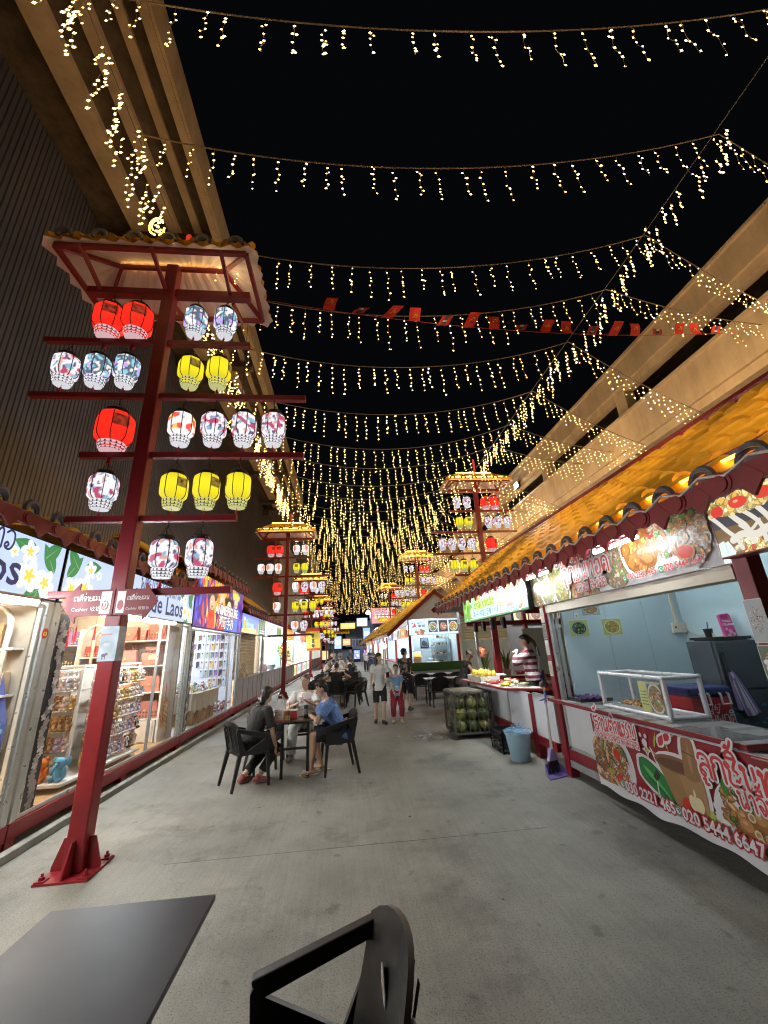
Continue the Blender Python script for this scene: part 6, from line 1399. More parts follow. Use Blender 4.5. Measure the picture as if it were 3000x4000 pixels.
tray('packed red watermelon on the aisle edge of the counter', 2.80, 8.05, 1.5, RE, 10, 'slice')
tray('packed red watermelon in the middle of the counter', 2.99, 8.15, 1.4, RE, 10, 'slice')
tray('packed mixed red and yellow fruit on the stall side', 3.2, 8.0, 1.3, RE+YE+GU, 14, 'ball')
tray('packed mixed fruit just before the white basket on the stall side', 3.2, 8.3, 1.6, RE+GU, 14, 'ball')
tray('packed pomelo pieces before the white basket on the aisle side', 2.80, 8.36, 1.5, [(.6, .4, .28), (.7, .5, .35)], 10, 'wedge')
def box_thing(name, label, cat, loc, size, m, lid=None, grp=None, bev=.01):
    t = thing(name, label, cat, loc, group=grp); x, y, z = loc; w, d, h = size; e = MB(); e.box((x-w/2, y-d/2, z), (x+w/2, y+d/2, z+h)); e.build('body', m, t, bev=bev)
    if lid: e = MB(); e.box((x-w/2-.01, y-d/2-.01, z+h+.001), (x+w/2+.01, y+d/2+.01, z+h+.025)); e.build('lid', lid, t, bev=.006)
    return t
box_thing('food_tub', 'clear plastic tub on the counter behind the pineapples', 'tub', (3.22, 8.85, .951), (.2, .3, .10), CLEAR, WPAINT)
box_thing('steel_tray', 'steel tray on the rear counter of the fruit stall', 'tray', (4.0, 8.5, .842), (.4, .6, .07), ALU)
o = thing('red_basin', 'shallow red basin on the rear counter of the fruit stall', 'basin', (4.15, 9.2, .842)); e = MB(); e.lathe([(.18, 0), (.26, .07), (.27, .07), (.2, .015)], (4.12, 9.2, .842), 18); e.build('bowl', mat('red_plastic', (.4, .02, .03), .35, 0, .05), o, 40); e = MB(); e.tube([(4.12+.268*math.cos(q*PI/9), 9.2+.268*math.sin(q*PI/9), .912) for q in range(19)], .008, 5); e.build('rim', bpy.data.materials['red_plastic'], o)
o = thing('lucky_cat_figure', 'small yellow and red figure beside the steel tray', 'figure', (3.85, 8.1, .842)); e = MB(); e.ell((3.85, 8.1, .90), (.05, .04, .06), 10, 7, col=(.6, .05, .04)); e.build('body', VC, o, True); e = MB(); e.ell((3.85, 8.1, .99), (.05, .045, .045), 10, 7, col=(.8, .6, .1)); e.ell((3.82, 8.1, 1.035), (.012, .01, .018), 6, 4, col=(.8, .6, .1)); e.ell((3.88, 8.1, 1.035), (.012, .01, .018), 6, 4, col=(.8, .6, .1)); e.build('head', VC, o, True)
# hanging bag of sausages, plant pots
o = thing('hanging_snack_bag', 'clear bag of orange packets hanging by the aluminium post', 'bag', (3.1, 9.6, 1.9)); e = MB(); e.lathe([(.02, .45), (.03, .38), (.10, .2), (.12, .05), (.07, 0)], (3.16, 9.55, 1.35), 10); e.build('sack', CLEAR, o, True); e = MB()
for i in range(14): e.bc((3.16+rf.uniform(-.05, .05), 9.55+rf.uniform(-.05, .05), 1.42+i*.012), (.08, .02, .1), rf.uniform(0, 3), col=rf.choice([(.6, .2, .08), (.7, .35, .15), (.5, .1, .05)]))
e.build('packets', VC, o)
def potplant(label, x, y, z):
    t = proto('potted_plant', label, 'potted plant', 'potted plants behind the fruit counter'); e = MB(); e.lathe([(.07, 0), (.10, .16), (.11, .16), (.09, .14)], (0, 0, 0), 14); e.build('pot', WPAINT, t, 40); e = MB()
    for i in range(9):
        a = i*.7; L = .28+.1*(i % 3); pts = [(.02*math.cos(a), .02*math.sin(a), .13), (.07*math.cos(a), .07*math.sin(a), .13+L*.6), (.15*math.cos(a), .15*math.sin(a), .13+L)]; e.tube(pts, [.02, .022, .004], 5, col=(.07, .2, .05) if i % 2 else (.35, .4, .08))
    e.build('leaves', VC, t, True); return put(t, (x, y, z))
potplant('potted snake plant beside the red post of the fruit stall', 3.75, 9.75, .95); potplant('potted snake plant left of the red post of the fruit stall', 3.3, 9.9, .95)
o = thing('rear_shelf', 'red edged counter carrying the potted plants', 'counter', (3.9, 9.9, .8)); e = MB(); e.box((3.2, 9.66, .88), (5.2, 10.1, .949)); e.build('counter_top', RED, o); e = MB(); e.box((3.25, 9.9, 0), (5.2, 9.95, .879)); e.build('front', WPANEL, o)
# coconut cage on castors
cg = thing('coconut_cage', 'rusty wire cage trolley full of green coconuts beside the fruit stall', 'cage', (2.4, 8.7, 0)); GM = mat('rusty_rod', (.10, .095, .08), .6, .4, .35, 14)
CX0, CX1, CY0, CY1, CZ0, CZ1 = 2.06, 2.80, 8.32, 9.1, .10, .80
e = MB()
for z in (CZ0, .45, CZ1):
    for (a, b) in (((CX0, CY0), (CX1, CY0)), ((CX1, CY0), (CX1, CY1)), ((CX1, CY1), (CX0, CY1)), ((CX0, CY1), (CX0, CY0))): e.bar((*a, z), (*b, z), .03 if z != .45 else .014)
for a in ((CX0, CY0), (CX1, CY0), (CX1, CY1), (CX0, CY1)): e.bar((*a, CZ0), (*a, CZ1), .03, up=(0, 1, 0))
e.build('frame', GM, cg)
e = MB(); n = 8
for i in range(1, n):
    x = CX0+(CX1-CX0)*i/n; y = CY0+(CY1-CY0)*i/n
    for yy in (CY0, CY1): e.tube([(x, yy, CZ0), (x, yy, CZ1)], .007, 5)
    for xx in (CX0, CX1): e.tube([(xx, y, CZ0), (xx, y, CZ1)], .007, 5)
e.build('bars', GM, cg)
e = MB(); e.box((CX0, CY0, CZ0-.02), (CX1, CY1, CZ0-.001)); e.build('deck', GM, cg)
e = MB()
for i in range(9): y = CY0+.03+i*.09; e.box((CX0+.02, y, CZ1+.016), (CX1-.02, y+.07, CZ1+.03))
e.build('lid', mat('weathered_slats', (.16, .15, .13), .7, 0, .4, 8), cg)
for x in (CX0+.05, CX1-.05):
    for y in (CY0+.05, CY1-.05): e = MB(); e.tube([(x-.015, y, .04), (x+.015, y, .04)], .038, 12); e.bar((x, y, .045), (x, y, .08), .03, up=(0, 1, 0)); e.build('castor', BLACKP, cg)
def coco():
    e = MB(); e.lathe([(.008, -.115), (.055, -.105), (.095, -.05), (.105, .0), (.095, .05), (.06, .10), (.03, .12), (.006, .118)], (0, 0, 0), 12); e.v = [(a*(1+.05*math.cos(3*math.atan2(b, a))), b*(1+.05*math.cos(3*math.atan2(b, a))), c) for a, b, c in e.v]; return e
def coco_mesh(c, seed):
    e = coco(); r_ = random.Random(seed); cs = []
    for f in e.f:
        p = sum((V(*e.v[i]) for i in f), V(0, 0, 0))/len(f); n = noise.noise(p*14+V(seed, 0, 0)); b = tuple(k*(.75+.6*(n+.5)) for k in c)
        cs.append((.16, .11, .05) if p.z > .1 or (n > .42) else b)
    e.c = cs; e.tube([(0, 0, .115), (.015, 0, .15)], [.018, .012], 6, col=(.25, .2, .08)); return e.me('coconut', VC, smooth=True)
CM = [coco_mesh(c, i) for i, c in enumerate(((.10, .14, .03), (.20, .21, .05), (.055, .085, .025)))]
k = 0
for lz in range(3):
    for ix in range(3):
        for iy in range(3):
            o = bpy.data.objects.new('coconut', CM[(ix*2+iy+lz) % 3]); COL.objects.link(o)
            o.location = (CX0+.135+ix*.235+rf.uniform(-.015, .015), CY0+.135+iy*.24+rf.uniform(-.015, .015), .22+lz*.20); o.rotation_euler = (rf.uniform(-1.4, 1.4), rf.uniform(-1.4, 1.4), rf.uniform(0, 6))
            tag(o, '%s coconut in the %s layer of the cage, %s row, %s' % (['green', 'yellow green', 'dark green'][(ix*2+iy+lz) % 3], ['bottom', 'middle', 'top'][lz], ['front', 'middle', 'rear'][iy], ['aisle side', 'middle', 'stall side'][ix]), 'coconut', 'green coconuts in the wire cage')
# black crate, bucket with bag
o = thing('black_crate', 'black plastic crate standing beside the coconut cage', 'crate', (2.66, 7.35, 0)); e = MB(); x0, x1, y0, y1 = 2.5, 2.85, 7.1, 7.62
for (a, b) in (((x0, y0), (x1, y0)), ((x1, y0), (x1, y1)), ((x1, y1), (x0, y1)), ((x0, y1), (x0, y0))):
    for z in (.02, .09, .16, .23, .29): e.bar((*a, z), (*b, z), .012, .035 if z != .29 else .05)
    for q in range(5): t_ = q/4; e.bar((a[0]+(b[0]-a[0])*t_, a[1]+(b[1]-a[1])*t_, 0), (a[0]+(b[0]-a[0])*t_, a[1]+(b[1]-a[1])*t_, .3), .018, up=(0, 1, .1))
e.build('wall', BLACKP, o); e = MB(); e.box((x0, y0, .001), (x1, y1, .012)); e.build('base', BLACKP, o)
o = thing('waste_bucket', 'pale blue plastic bucket lined with a blue plastic bag by the stall corner', 'bucket', (2.62, 6.72, 0)); e = MB(); e.lathe([(.135, 0), (.14, .005), (.188, .36), (.205, .362), (.205, .39), (.19, .392), (.182, .36), (.135, .03)], (2.62, 6.72, .001), 28); e.build('pail', mat('pale_blue_plastic', (.33, .50, .60), .45, 0, .06), o, 45)
e = MB(); n = 20; pr = [(.175, .34), (.21, .40), (.19, .42), (.12, .435), (.05, .45)]
vs = [(2.62+r*(1+rf.uniform(-.12, .12))*math.cos(2*PI*k/n), 6.72+r*(1+rf.uniform(-.12, .12))*math.sin(2*PI*k/n), z+rf.uniform(-.015, .015)) for r, z in pr for k in range(n)]
e.add(vs, [(i*n+k, i*n+(k+1) % n, (i+1)*n+(k+1) % n, (i+1)*n+k) for i in range(len(pr)-1) for k in range(n)] + [tuple(range((len(pr)-1)*n, len(pr)*n))])
for s_ in (-1, 1): e.tube([(2.62+s_*.05, 6.66, .43), (2.62+s_*.09, 6.68, .49), (2.62+s_*.03, 6.7, .50), (2.62, 6.7, .44)], [.012, .02, .016, .01], 6)
BF = film(); BF.name = 'blue_film'; BF.node_tree.nodes['Principled BSDF'].inputs['Base Color'].default_value = (.25, .5, .75, 1); e.build('liner_bag', BF, o, True)
# broom and dustpan leaning on the counter
o = thing('broom', 'broom with a blue handle leaning on the stall counter', 'broom', (2.78, 6.0, 0)); e = MB(); e.tube([(2.79, 5.98, .28), (2.925, 6.22, 1.02)], .011, 7); e.build('stick', mat('grey_stick', (.4, .38, .36), .4, .3, .1), o)
VI = mat('violet_plastic', (.16, .13, .42), .4, 0, .08); e = MB(); e.tube([(2.895, 6.165, .85), (2.921, 6.212, 1.0)], .014, 7); e.build('grip', VI, o); e = MB(); e.tube([(2.921, 6.213, 1.0), (2.928, 6.225, 1.045)], .016, 7); e.build('end_cap', mat('yellow_plastic', (.55, .45, .05), .4, 0, .08), o)
e = MB(); e.prism([(2.70, 5.93, .16), (2.86, 5.99, .16), (2.815, 5.99, .30), (2.765, 5.97, .30)], (-.01, .05, 0)); e.build('head', mat('lilac_plastic', (.33, .28, .55), .4, 0, .08), o); e = MB()
for i in range(34):
    t_ = i/33; e.tube([(2.70+.15*t_, 5.955+.055*t_, .165), (2.69+.17*t_+rf.uniform(-.012, .012), 5.94+.06*t_+rf.uniform(-.012, .012), .022)], .005, 4)
e.build('bristles', mat('dark_bristle', (.03, .03, .035), .9, 0, .2), o)
o = thing('dustpan', 'violet long handled dustpan on the ground before the stall counter', 'dustpan', (2.75, 5.85, 0)); e = MB()
for p in ([(2.58, 5.72, .004), (2.92, 5.86, .004), (2.87, 6.0, .012), (2.62, 5.92, .012)],): e.prism(p, (0, 0, .006))
e.prism([(2.62, 5.92, .013), (2.87, 6.0, .013), (2.86, 6.02, .13), (2.64, 5.95, .13)], (0, .008, 0)); e.prism([(2.58, 5.72, .01), (2.62, 5.92, .012), (2.64, 5.95, .13)], (.006, 0, 0)); e.prism([(2.92, 5.86, .01), (2.87, 6.0, .012), (2.86, 6.02, .13)], (.006, 0, 0)); e.build('pan', VI, o)
e = MB(); e.tube([(2.76, 5.99, .10), (2.955, 6.30, .86)], .009, 6); e.build('stick', bpy.data.materials['grey_stick'], o); e = MB(); e.tube([(2.93, 6.27, .82), (2.955, 6.30, .86)], .014, 6); e.tube([(2.86, 6.29, .855), (2.95, 6.3, .875), (3.0, 6.31, .87)], [.008, .015, .01], 6, col=(1, 1, 1)); e.build('grip', VI, o)
e = MB()
for i in range(60): x, y = rf.gauss(1.6, .17), rf.gauss(8.8, .22); e.poly([(x+rf.uniform(-.04, .04), y+rf.uniform(-.04, .04), .004+rf.random()*.02) for q in range(4)], rf.choice([(.5, .55, .6), (.35, .38, .42), (.2, .2, .2), (.6, .6, .62)]))
tag(e.build('ice_scraps', VCG), 'crushed ice and wet scraps on the ground by the cage', 'scraps', kind='stuff')
wt = MB()
for i in range(26): x, y, r_ = rf.uniform(-2.6, 2.6), rf.uniform(1.2, 9), rf.uniform(.008, .022); wt.poly([(x+r_*math.cos(q)*rf.uniform(.6, 1.3), y+r_*math.sin(q)*rf.uniform(.6, 1.3), .002) for q in (0, 1, 2, 3, 4, 5)])
tag(wt.build('ground_stains', mat('gum_spot', (.07, .065, .06), .8, 0, .2)), kind='structure')

# ================================================================ kiosks further down the right side
def kiosk(y0, L, xf, label, art, gable=True, wallm=BPANEL):
    """low kiosk: gable end towards the camera, tiled roof, counters along the aisle"""
    o = thing('kiosk', label, 'kiosk', (xf, y0, 0), group='kiosks along the right side'); w = 2.05; xr = xf+w/2+.15; y1 = y0+L
    e = MB(); e.box((xf+w-.05, y0+.05, .0), (xf+w, y1, 2.3)); e.build('rear_wall', wallm, o); e = MB(); e.box((xf+.06, y1-.06, .0), (xf+w-.06, y1, 2.3)); e.box((xf+.5, y0+1.9, 1.0), (xf+w-.06, y0+1.95, 2.75)); e.build('inner_wall', wallm, o)
    e = MB(); e.prism([(xf+.02, y0+.03, 2.75), (xf+w, y0+.03, 2.75), (xf+w, y0+.03, 3.03), (xr, y0+.03, 3.765), (xf+.02, y0+.03, 2.80)], (0, .03, 0)); e.build('gable_wall', WPANEL, o)
    e = MB(); e.bar((xf-.85, y0-.08, 2.16), (xr, y0-.08, 3.82), .04, .13); e.bar((xr, y0-.08, 3.82), (xf+w+.6, y0-.08, 2.55), .04, .13); e.build('barge_board', RED, o)
    t = MB(); sl = V(xr-(xf-.8), 0, 3.80-2.18); tileroof(t, (xf-.8, y0-.1, 2.26), (0, 1, 0), L+.1, sl.normalized(), sl.length, .37, .1, .3, .055); r = t.build('tile_roof', TILE, o)
    t = MB(); t.prism([(xf-.8, y0+.061, 2.18), (xr, y0+.061, 3.80), (xr, y0+.061, 3.77), (xf-.8, y0+.061, 2.15)], (0, L, 0)); t.prism([(xr, y0+.061, 3.80), (xf+w+.55, y0+.061, 2.6), (xf+w+.55, y0+.061, 2.57), (xr, y0+.061, 3.77)], (0, L, 0)); t.build('roof_sheet', SOFF, o)
    t = MB(); t.tube([(xr, y0-.12, 3.85), (xr, y1, 3.85)], .07, 7); t.build('ridge_cap', RED, o)
    t = MB(); t.box((xf-.83, y0-.05, 2.13), (xf-.805, y1, 2.26)); t.build('fascia', RED, o)
    e = MB()
    for x, y in ((xf, y0), (xf+w-.1, y0), (xf, y0+L/2), (xf, y1-.1)): e.box((x, y, 0), (x+.1, y+.1, 2.74 if y == y0 else 2.3))
    e.build('posts', RED, o)
    e = MB(); e.box((xf+.1, y0+.02, .0), (xf+w-.1, y0+.05, 1.0)); e.box((xf+.02, y0+.1, 0), (xf+.05, y1-.1, .98)); e.build('counter_front', WPANEL, o)
    e = MB(); e.box((xf-.05, y0-.12, 1.03), (xf+w+.05, y0+.45, 1.08)); e.box((xf-.12, y0+.46, 1.0), (xf+.4, y1, 1.05)); e.build('counter_top', RED, o)
    e = MB(); e.box((xf+.02, y0-.03, 2.12), (xf+w, y0+.01, 2.73)); b = e.build('sign_box', BLACKM, o)
    a = Art((xf+.03, y0-.032, 2.13), (1, 0, 0), (0, 0, 1), 9); a.w, a.h = w-.04, .59; a.clip = (0, 0, a.w, a.h); art(a, b); a.build('sign_print', SIGN, b)
    n = int(L/2.6)
    for i in range(n):
        e = MB(); e.box((xf-.03, y0+.3+i*2.6, 2.05), (xf+.0, y0+2.6+i*2.6, 2.5)); b = e.build('side_sign_box', BLACKM, o); bg, fg = SIGNC[(i*3+int(y0)) % 8]
        a = Art((xf-.032, y0+2.58+i*2.6, 2.06), (0, -1, 0), (0, 0, 1), i); a.clip = (0, 0, 2.26, .43); a.rect(0, 0, 2.26, .43, bg); a.food(.35, .2, .2, MIX, 16); a.food(1.9, .2, .2, FRY, 16); [a.circ(.85+q_*.2, .21, .07, fg, .10, 8, wob=.35) for q_ in range(4)]; a.build('side_sign_print', SIGN, b)
    e = MB(); e.box((xf+.7, y0+.5, 2.7), (xf+1.3, y1-.5, 2.73)); e.build('ceiling_lamp', COOLLAMP, o)
    return o
def sushi(a, b):
    a.rect(0, 0, a.w, a.h, (.70, .86, 1.0))
    a.leaf(.20, .28, .22, .03, 1.25, (.75, .05, .06)); a.leaf(.12, .30, .14, .025, .4, (.75, .05, .06)); a.leaf(.28, .30, .14, .02, 1.9, (.75, .05, .06)); a.leaf(.2, .42, .12, .02, 2.6, (.75, .05, .06))
    a.text(b, 'gguhlin', .34, .44, .085, (.08, .12, .35)); a.text(b, '寿司', .37, .30, .115, (.03, .05, .12), sx=1.3, bold=.002)
    a.food(.42, .10, .22, [(.85, .35, .15), (.9, .85, .8), (.8, .2, .15), (.25, .35, .1), (.9, .6, .4)], 30, None, .12, .3)
    for i, p in enumerate(([(.3, .5, .15), (.85, .3, .3), (.9, .9, .85), (.8, .5, .3)], [(.9, .45, .3), (.95, .6, .45), (.85, .3, .25)], [(.9, .6, .1), (.8, .2, .1), (.9, .85, .7), (.4, .6, .1)])):
        x = .80+i*.42; a.rect(x, .09, .36, .45, (.06, .08, .11)); a.food(x+.18, .30, .14, p, 34, (.7, .75, .8) if i != 1 else (.05, .05, .05), .16, .22)
kq = kiosk(16.5, 9.5, 2.5, 'sushi kiosk with a gable end and grass edged counter on the right', sushi)
e = MB(); e.box((2.4, 16.30, .80), (4.62, 16.375, 1.10)); gr = e.build('grass_skirt', mat('fake_turf', (.03, .10, .02), .95, 0, .4, 60, .8, 120), kq)
o = thing('wall_picture', 'dark framed picture on the rear wall of the sushi kiosk', 'picture', (3.4, 18.3, 1.7)); e = MB(); e.box((3.30, 18.36, 1.64), (3.66, 18.395, 2.06)); f_ = e.build('frame', BLACKM, o); a = Art((3.33, 18.358, 1.67), (1, 0, 0), (0, 0, 1)); a.rect(0, 0, .30, .36, (.16, .24, .34)); a.circ(.12, .14, .10, (.05, .05, .07), .13); a.circ(.22, .1, .06, (.06, .06, .08), .1); a.build('picture', PRINT, f_)
o = thing('food_cabinet', 'lit yellow food cabinet on the sushi kiosk counter', 'cabinet', (2.75, 16.5, 1.09)); e = MB(); e.box((2.66, 16.42, 1.085), (2.98, 16.66, 1.13)); e.box((2.66, 16.42, 1.50), (2.98, 16.66, 1.54)); e.box((2.66, 16.64, 1.13), (2.98, 16.66, 1.5)); e.box((2.68, 16.45, 1.3), (2.96, 16.63, 1.31)); e.build('case', CREAM, o); e = MB(); e.box((2.70, 16.46, 1.47), (2.94, 16.6, 1.495)); e.build('lamp', emat('yellow_cabinet_lamp', (1, .75, .25), 9), o)
for i in range(12): e = MB(); e.ell((2.72+(i % 6)*.042, 16.5+.05*(i % 2), 1.16 if i < 6 else 1.34), (.022, .03, .025), 6, 4, col=(.8, .65, .2)); e.build('pastry', VC, o)
o = thing('food_dome', 'clear dome cover over a plate on the sushi kiosk counter', 'dome', (3.35, 16.4, 1.09)); e = MB(); e.lathe([(.34, 0), (.33, .06), (.26, .14), (.12, .18), (.01, .19)], (3.35, 16.42, 1.085), 20); e.build('cover', CLEAR, o, True); e = MB(); e.lathe([(.28, 0), (.32, .03)], (3.35, 16.42, 1.083), 20); e.build('plate', WPAINT, o)
o = thing('kitchen_rack', 'steel rack of dishes and boxes inside the sushi kiosk', 'rack', (4.1, 17.8, 1.0)); e = MB()
for x in (3.75, 4.4):
    for y in (17.6, 18.2): e.tube([(x, y, .01), (x, y, 2.2)], .015, 6)
for z in (1.0, 1.35, 1.7, 2.0): e.box((3.74, 17.6, z), (4.42, 18.2, z+.02))
e.build('frame', ALU, o)
for i in range(46): e = MB(); z = rf.choice([1.02, 1.37, 1.72, 2.02]); x = rf.uniform(3.8, 4.36); s_ = rf.uniform(.04, .1); e.bc((x, rf.uniform(17.65, 18.0), z+s_*.6), (s_, s_, s_*1.2), rf.uniform(0, 1), col=rf.choice([(.6, .6, .6), (.2, .12, .06), (.05, .05, .05), (.65, .55, .3), (.3, .35, .4), (.7, .7, .72)])); e.build('dish', VC, o)
kiosk(27, 11, 2.45, 'second kiosk with a tiled gable roof beyond the sushi kiosk', plain_sign(1), wallm=CREAM)
kiosk(39, 12, 2.45, 'third kiosk far along the right side', plain_sign(4))
# post lamp at the kiosk front
o = thing('post_lamp', 'glowing globe lamp on a pale post before the kiosk side counter', 'lamp', (1.75, 19.5, 0)); e = MB(); e.lathe([(.09, 0), (.05, .05), (.045, 1.62), (.06, 1.66)], (1.75, 19.5, .001), 10); e.build('post', CREAM, o, 40); e = MB(); e.ell((1.75, 19.5, 1.78), (.16, .16, .11), 14, 8); e.build('globe', emat('warm_globe', (1, .78, .45), 6), o, True)
# partition screens between fruit stall and kiosks
o = thing('shutter_screen', 'pale green slatted screen between the fruit stall and the kiosks', 'screen', (5.2, 16.8, 0)); e = MB(); z = 1.9
while z < 3.2: e.prism([(4.7, 16.6, z), (4.7, 16.58, z+.05), (4.7, 16.6, z+.1)], (2.0, 0, 0)); z += .11
e.build('slats', bpy.data.materials['shutter_green'], o); e = MB(); e.box((4.66, 16.57, 0), (4.72, 16.63, 3.2)); e.box((6.68, 16.57, 0), (6.74, 16.63, 3.2)); e.box((4.73, 16.61, 0), (6.67, 16.62, 1.85)); e.build('frame', BPANEL, o)
sh2 = thing('rear_stall', 'lit stall with menu boards seen behind the fruit stall', 'stall', (6.8, 12.5, 0), group='stalls along the right side'); e = MB(); e.box((5.2, 13.0, 0), (9.2, 13.06, 3.2)); e.build('rear_wall', mat('stall_grey', (.35, .36, .38), .5, 0, .08), sh2); e = MB(); e.box((5.0, 11.9, .85), (8.5, 12.4, .9)); e.box((5.05, 12.35, 0), (8.5, 12.39, .84)); e.build('counter', RED, sh2)
for x in (5.3, 6.5): e = MB(); e.box((x, 11.9, .901), (x+.1, 12.0, 3.0)); e.build('post', RED, sh2)
e = MB(); e.box((5.4, 12.96, 2.2), (8.6, 12.998, 2.9)); b = e.build('menu_board', BLACKM, sh2); a = Art((5.42, 12.958, 2.22), (1, 0, 0), (0, 0, 1), 2)
for i in range(6): a.rect(.03+i*.52, .02, .48, .62, [(.8, .9, .4), (.9, .4, .2), (.95, .5, .3), (.8, .9, 1), (.75, .88, 1), (.9, .8, .3)][i]); a.food(.27+i*.52, .3, .16, MIX, 16)
a.build('menu_print', SIGN, b); e = MB(); e.box((5.6, 12.1, 2.95), (8.2, 12.3, 2.98)); e.build('ceiling_lamp', COOLLAMP, sh2)
e = MB(); e.box((5.9, 12.95, 1.1), (6.25, 12.958, 2.1)); e.build('dark_curtain', mat('dark_cloth', (.03, .02, .02), .9), sh2)

# ================================================================ chairs and tables
def chair_proto(label, group='black plastic armchairs'):
    """faces +Y; one-piece look: flared back, side panels with a triangular opening, tapering legs"""
    o = proto('plastic_armchair', label, 'chair', group)
    e = MB(); e.prism([(-.24, -.20, .40), (.24, -.20, .40), (.26, .24, .425), (-.26, .24, .425)], (0, 0, .03)); e.prism([(-.25, .235, .37), (.25, .235, .37), (.25, .245, .44), (-.25, .245, .44)], (0, .02, 0)); e.build('seat', BLACKP, o, bev=.008)
    e = MB(); n = 10; vs = []
    for th in (0, .022):
        for j in range(5):
            t = j/4
            for i in range(n+1):
                u = i/n*2-1; z = .44 + t*(.40 - .075*abs(u)**3); wd = .235 + .035*t; y = -.20 - .10*t + .075*u*u - th; vs.append((u*wd, y, z))
    N = n+1; fs = []
    for k, fl in ((0, 0), (5*N, 1)):
        for j in range(4):
            for i in range(n): f = (k+j*N+i, k+j*N+i+1, k+(j+1)*N+i+1, k+(j+1)*N+i); fs.append(f if not fl else f[::-1])
    for i in range(n): fs += [(i+1, i, 5*N+i, 5*N+i+1), (4*N+i, 4*N+i+1, 9*N+i+1, 9*N+i)]
    for j in range(4): fs += [(j*N, (j+1)*N, 5*N+(j+1)*N, 5*N+j*N), ((j+1)*N+n, j*N+n, 5*N+j*N+n, 5*N+(j+1)*N+n)]
    e.add(vs, fs); bk = e.build('backrest', BLACKP, o, 40)
    e = MB()
    for i in range(4): x = -.15+i*.1; e.prism([(x-.012, -.215, .47), (x+.012, -.215, .47), (x+.014, -.31, .78), (x-.014, -.31, .78)], (0, -.012 if abs(x) < .1 else .0, 0))
    e.build('rib', BLACKP, bk)
    for s_ in (-1, 1):
        x = s_*.262; e = MB(); T = .024
        out = [(.235, .625), (.255, .60), (.245, .40), (-.20, .42), (-.275, .72), (-.26, .745)]; hole = [(.20, .588), (-.245, .70), (-.10, .455)]
        A = [(x, y, z) for y, z in out]; H = [(x, y, z) for y, z in hole]
        # ring of quads round the opening
        P = {'fa': A[0], 'fb': A[1], 'fl': A[2], 'rl': A[3], 'rt': A[4], 'ra': A[5], 'h0': H[0], 'h1': H[1], 'h2': H[2]}
        for f in (('fa', 'h0', 'h1', 'ra'), ('fb', 'fl', 'h0'), ('fa', 'fb', 'h0'), ('fl', 'rl', 'h2', 'h0'), ('rl', 'rt', 'h1', 'h2'), ('rt', 'ra', 'h1')):
            e.prism([V(*P[k]) - V(T/2, 0, 0) for k in f], (T, 0, 0))
        e.build('side_panel', BLACKP, o)
        e = MB(); e.bar((x, .25, .632), (x, -.27, .752), .05, .022); e.build('armrest', BLACKP, o, bev=.006)
        e = MB(); e.bar((x, .232, .42), (s_*.275, .27, 0), .055, .05, up=(0, 1, 0), w2=.036, h2=.034); e.build('leg', BLACKP, o, bev=.004)
        e = MB(); e.bar((s_*.235, -.185, .44), (s_*.262, -.29, 0), .055, .06, up=(0, 1, 0), w2=.036, h2=.036); e.build('leg', BLACKP, o, bev=.004)
    return o
CH0 = chair_proto('black plastic armchair with a small cat sticker at the front table'); put(CH0, (-.09, 1.66, 0), R(96)); CH0.scale = (.95, .90, .985)
e = MB(); e.prism([(.035*math.cos(q*PI/9)+.10, -.255, .60+.10*math.sin(q*PI/9)) for q in range(18)], (0, .004, 0)); 
st = bpy.data.objects.new('sticker', e.me('sticker', WPAINT)); COL.objects.link(st); st.parent = CH0; WO[st.name] = (0, 0, 0); st.location = (0, .018, 0)
a = Art((.135, -.232, .50), (-1, 0, 0), (0, 0, 1)); a.circ(.035, .12, .026, (.6, .6, .6), .045); a.circ(.028, .125, .014, (.62, .30, .08), .02); a.circ(.045, .10, .012, (.75, .74, .72), .02); a.circ(.04, .135, .006, (.05, .05, .05)); a.leaf(.02, .15, .02, .006, 1.5, (.5, .25, .08)); a.leaf(.045, .15, .02, .006, 1.5, (.6, .6, .6)); sp = a.mb.build('sticker_print', PRINT, CH0)
def chair(x, y, rz, label, group='black plastic armchairs'):
    c = copy_tree(CH0, (x, y, 0), rz, label, group)
    for k in [q for q in c.children if q.name.startswith('sticker')]: bpy.data.objects.remove(k)
    return c
chair(-1.42, 6.58, R(-56), 'black armchair under the woman in black, its back to the camera')
chair(-.12, 6.92, R(100), 'black armchair under the man in blue')
chair(-.76, 8.2, R(180), 'black armchair under the man in the white tee')
chair(-1.32, 7.55, R(-95), 'empty black armchair between the woman in black and the man in white')
chair(-1.62, 1.75, R(-80), 'black armchair barely showing left of the front table')
TOPD = mat('dark_wood_laminate', (.075, .05, .04), .28, 0, .25, 5)
def table(x0, x1, y0, y1, label, top, z=.75, group='long dining tables', inset=.14, iy=.12):
    o = proto('dining_table', label, 'table', group); cx, cy = (x0+x1)/2, (y0+y1)/2; w, d = (x1-x0)/2, (y1-y0)/2
    e = MB(); e.box((-w, -d, z-.022), (w, d, z)); tp = e.build('tabletop', top, o, bev=.003)
    for sx in (-1, 1):
        for sy in (-1, 1): e = MB(); e.box((sx*(w-inset)-.02, sy*(d-iy)-.02, 0), (sx*(w-inset)+.02, sy*(d-iy)+.02, z-.023)); e.build('leg', BLACKM, o)
    e = MB()
    for sy in (-1, 1): e.box((-(w-inset), sy*(d-iy)-.015, .36), (w-inset, sy*(d-iy)+.015, .39)); e.box((-(w-inset), sy*(d-iy)-.015, z-.06), (w-inset, sy*(d-iy)+.015, z-.024))
    for sx in (-1, 1): e.box((sx*(w-inset)-.015, -(d-iy-.016), z-.06), (sx*(w-inset)+.015, d-iy-.016, z-.024))
    e.build('frame', BLACKM, o); return put(o, (cx, cy, 0))
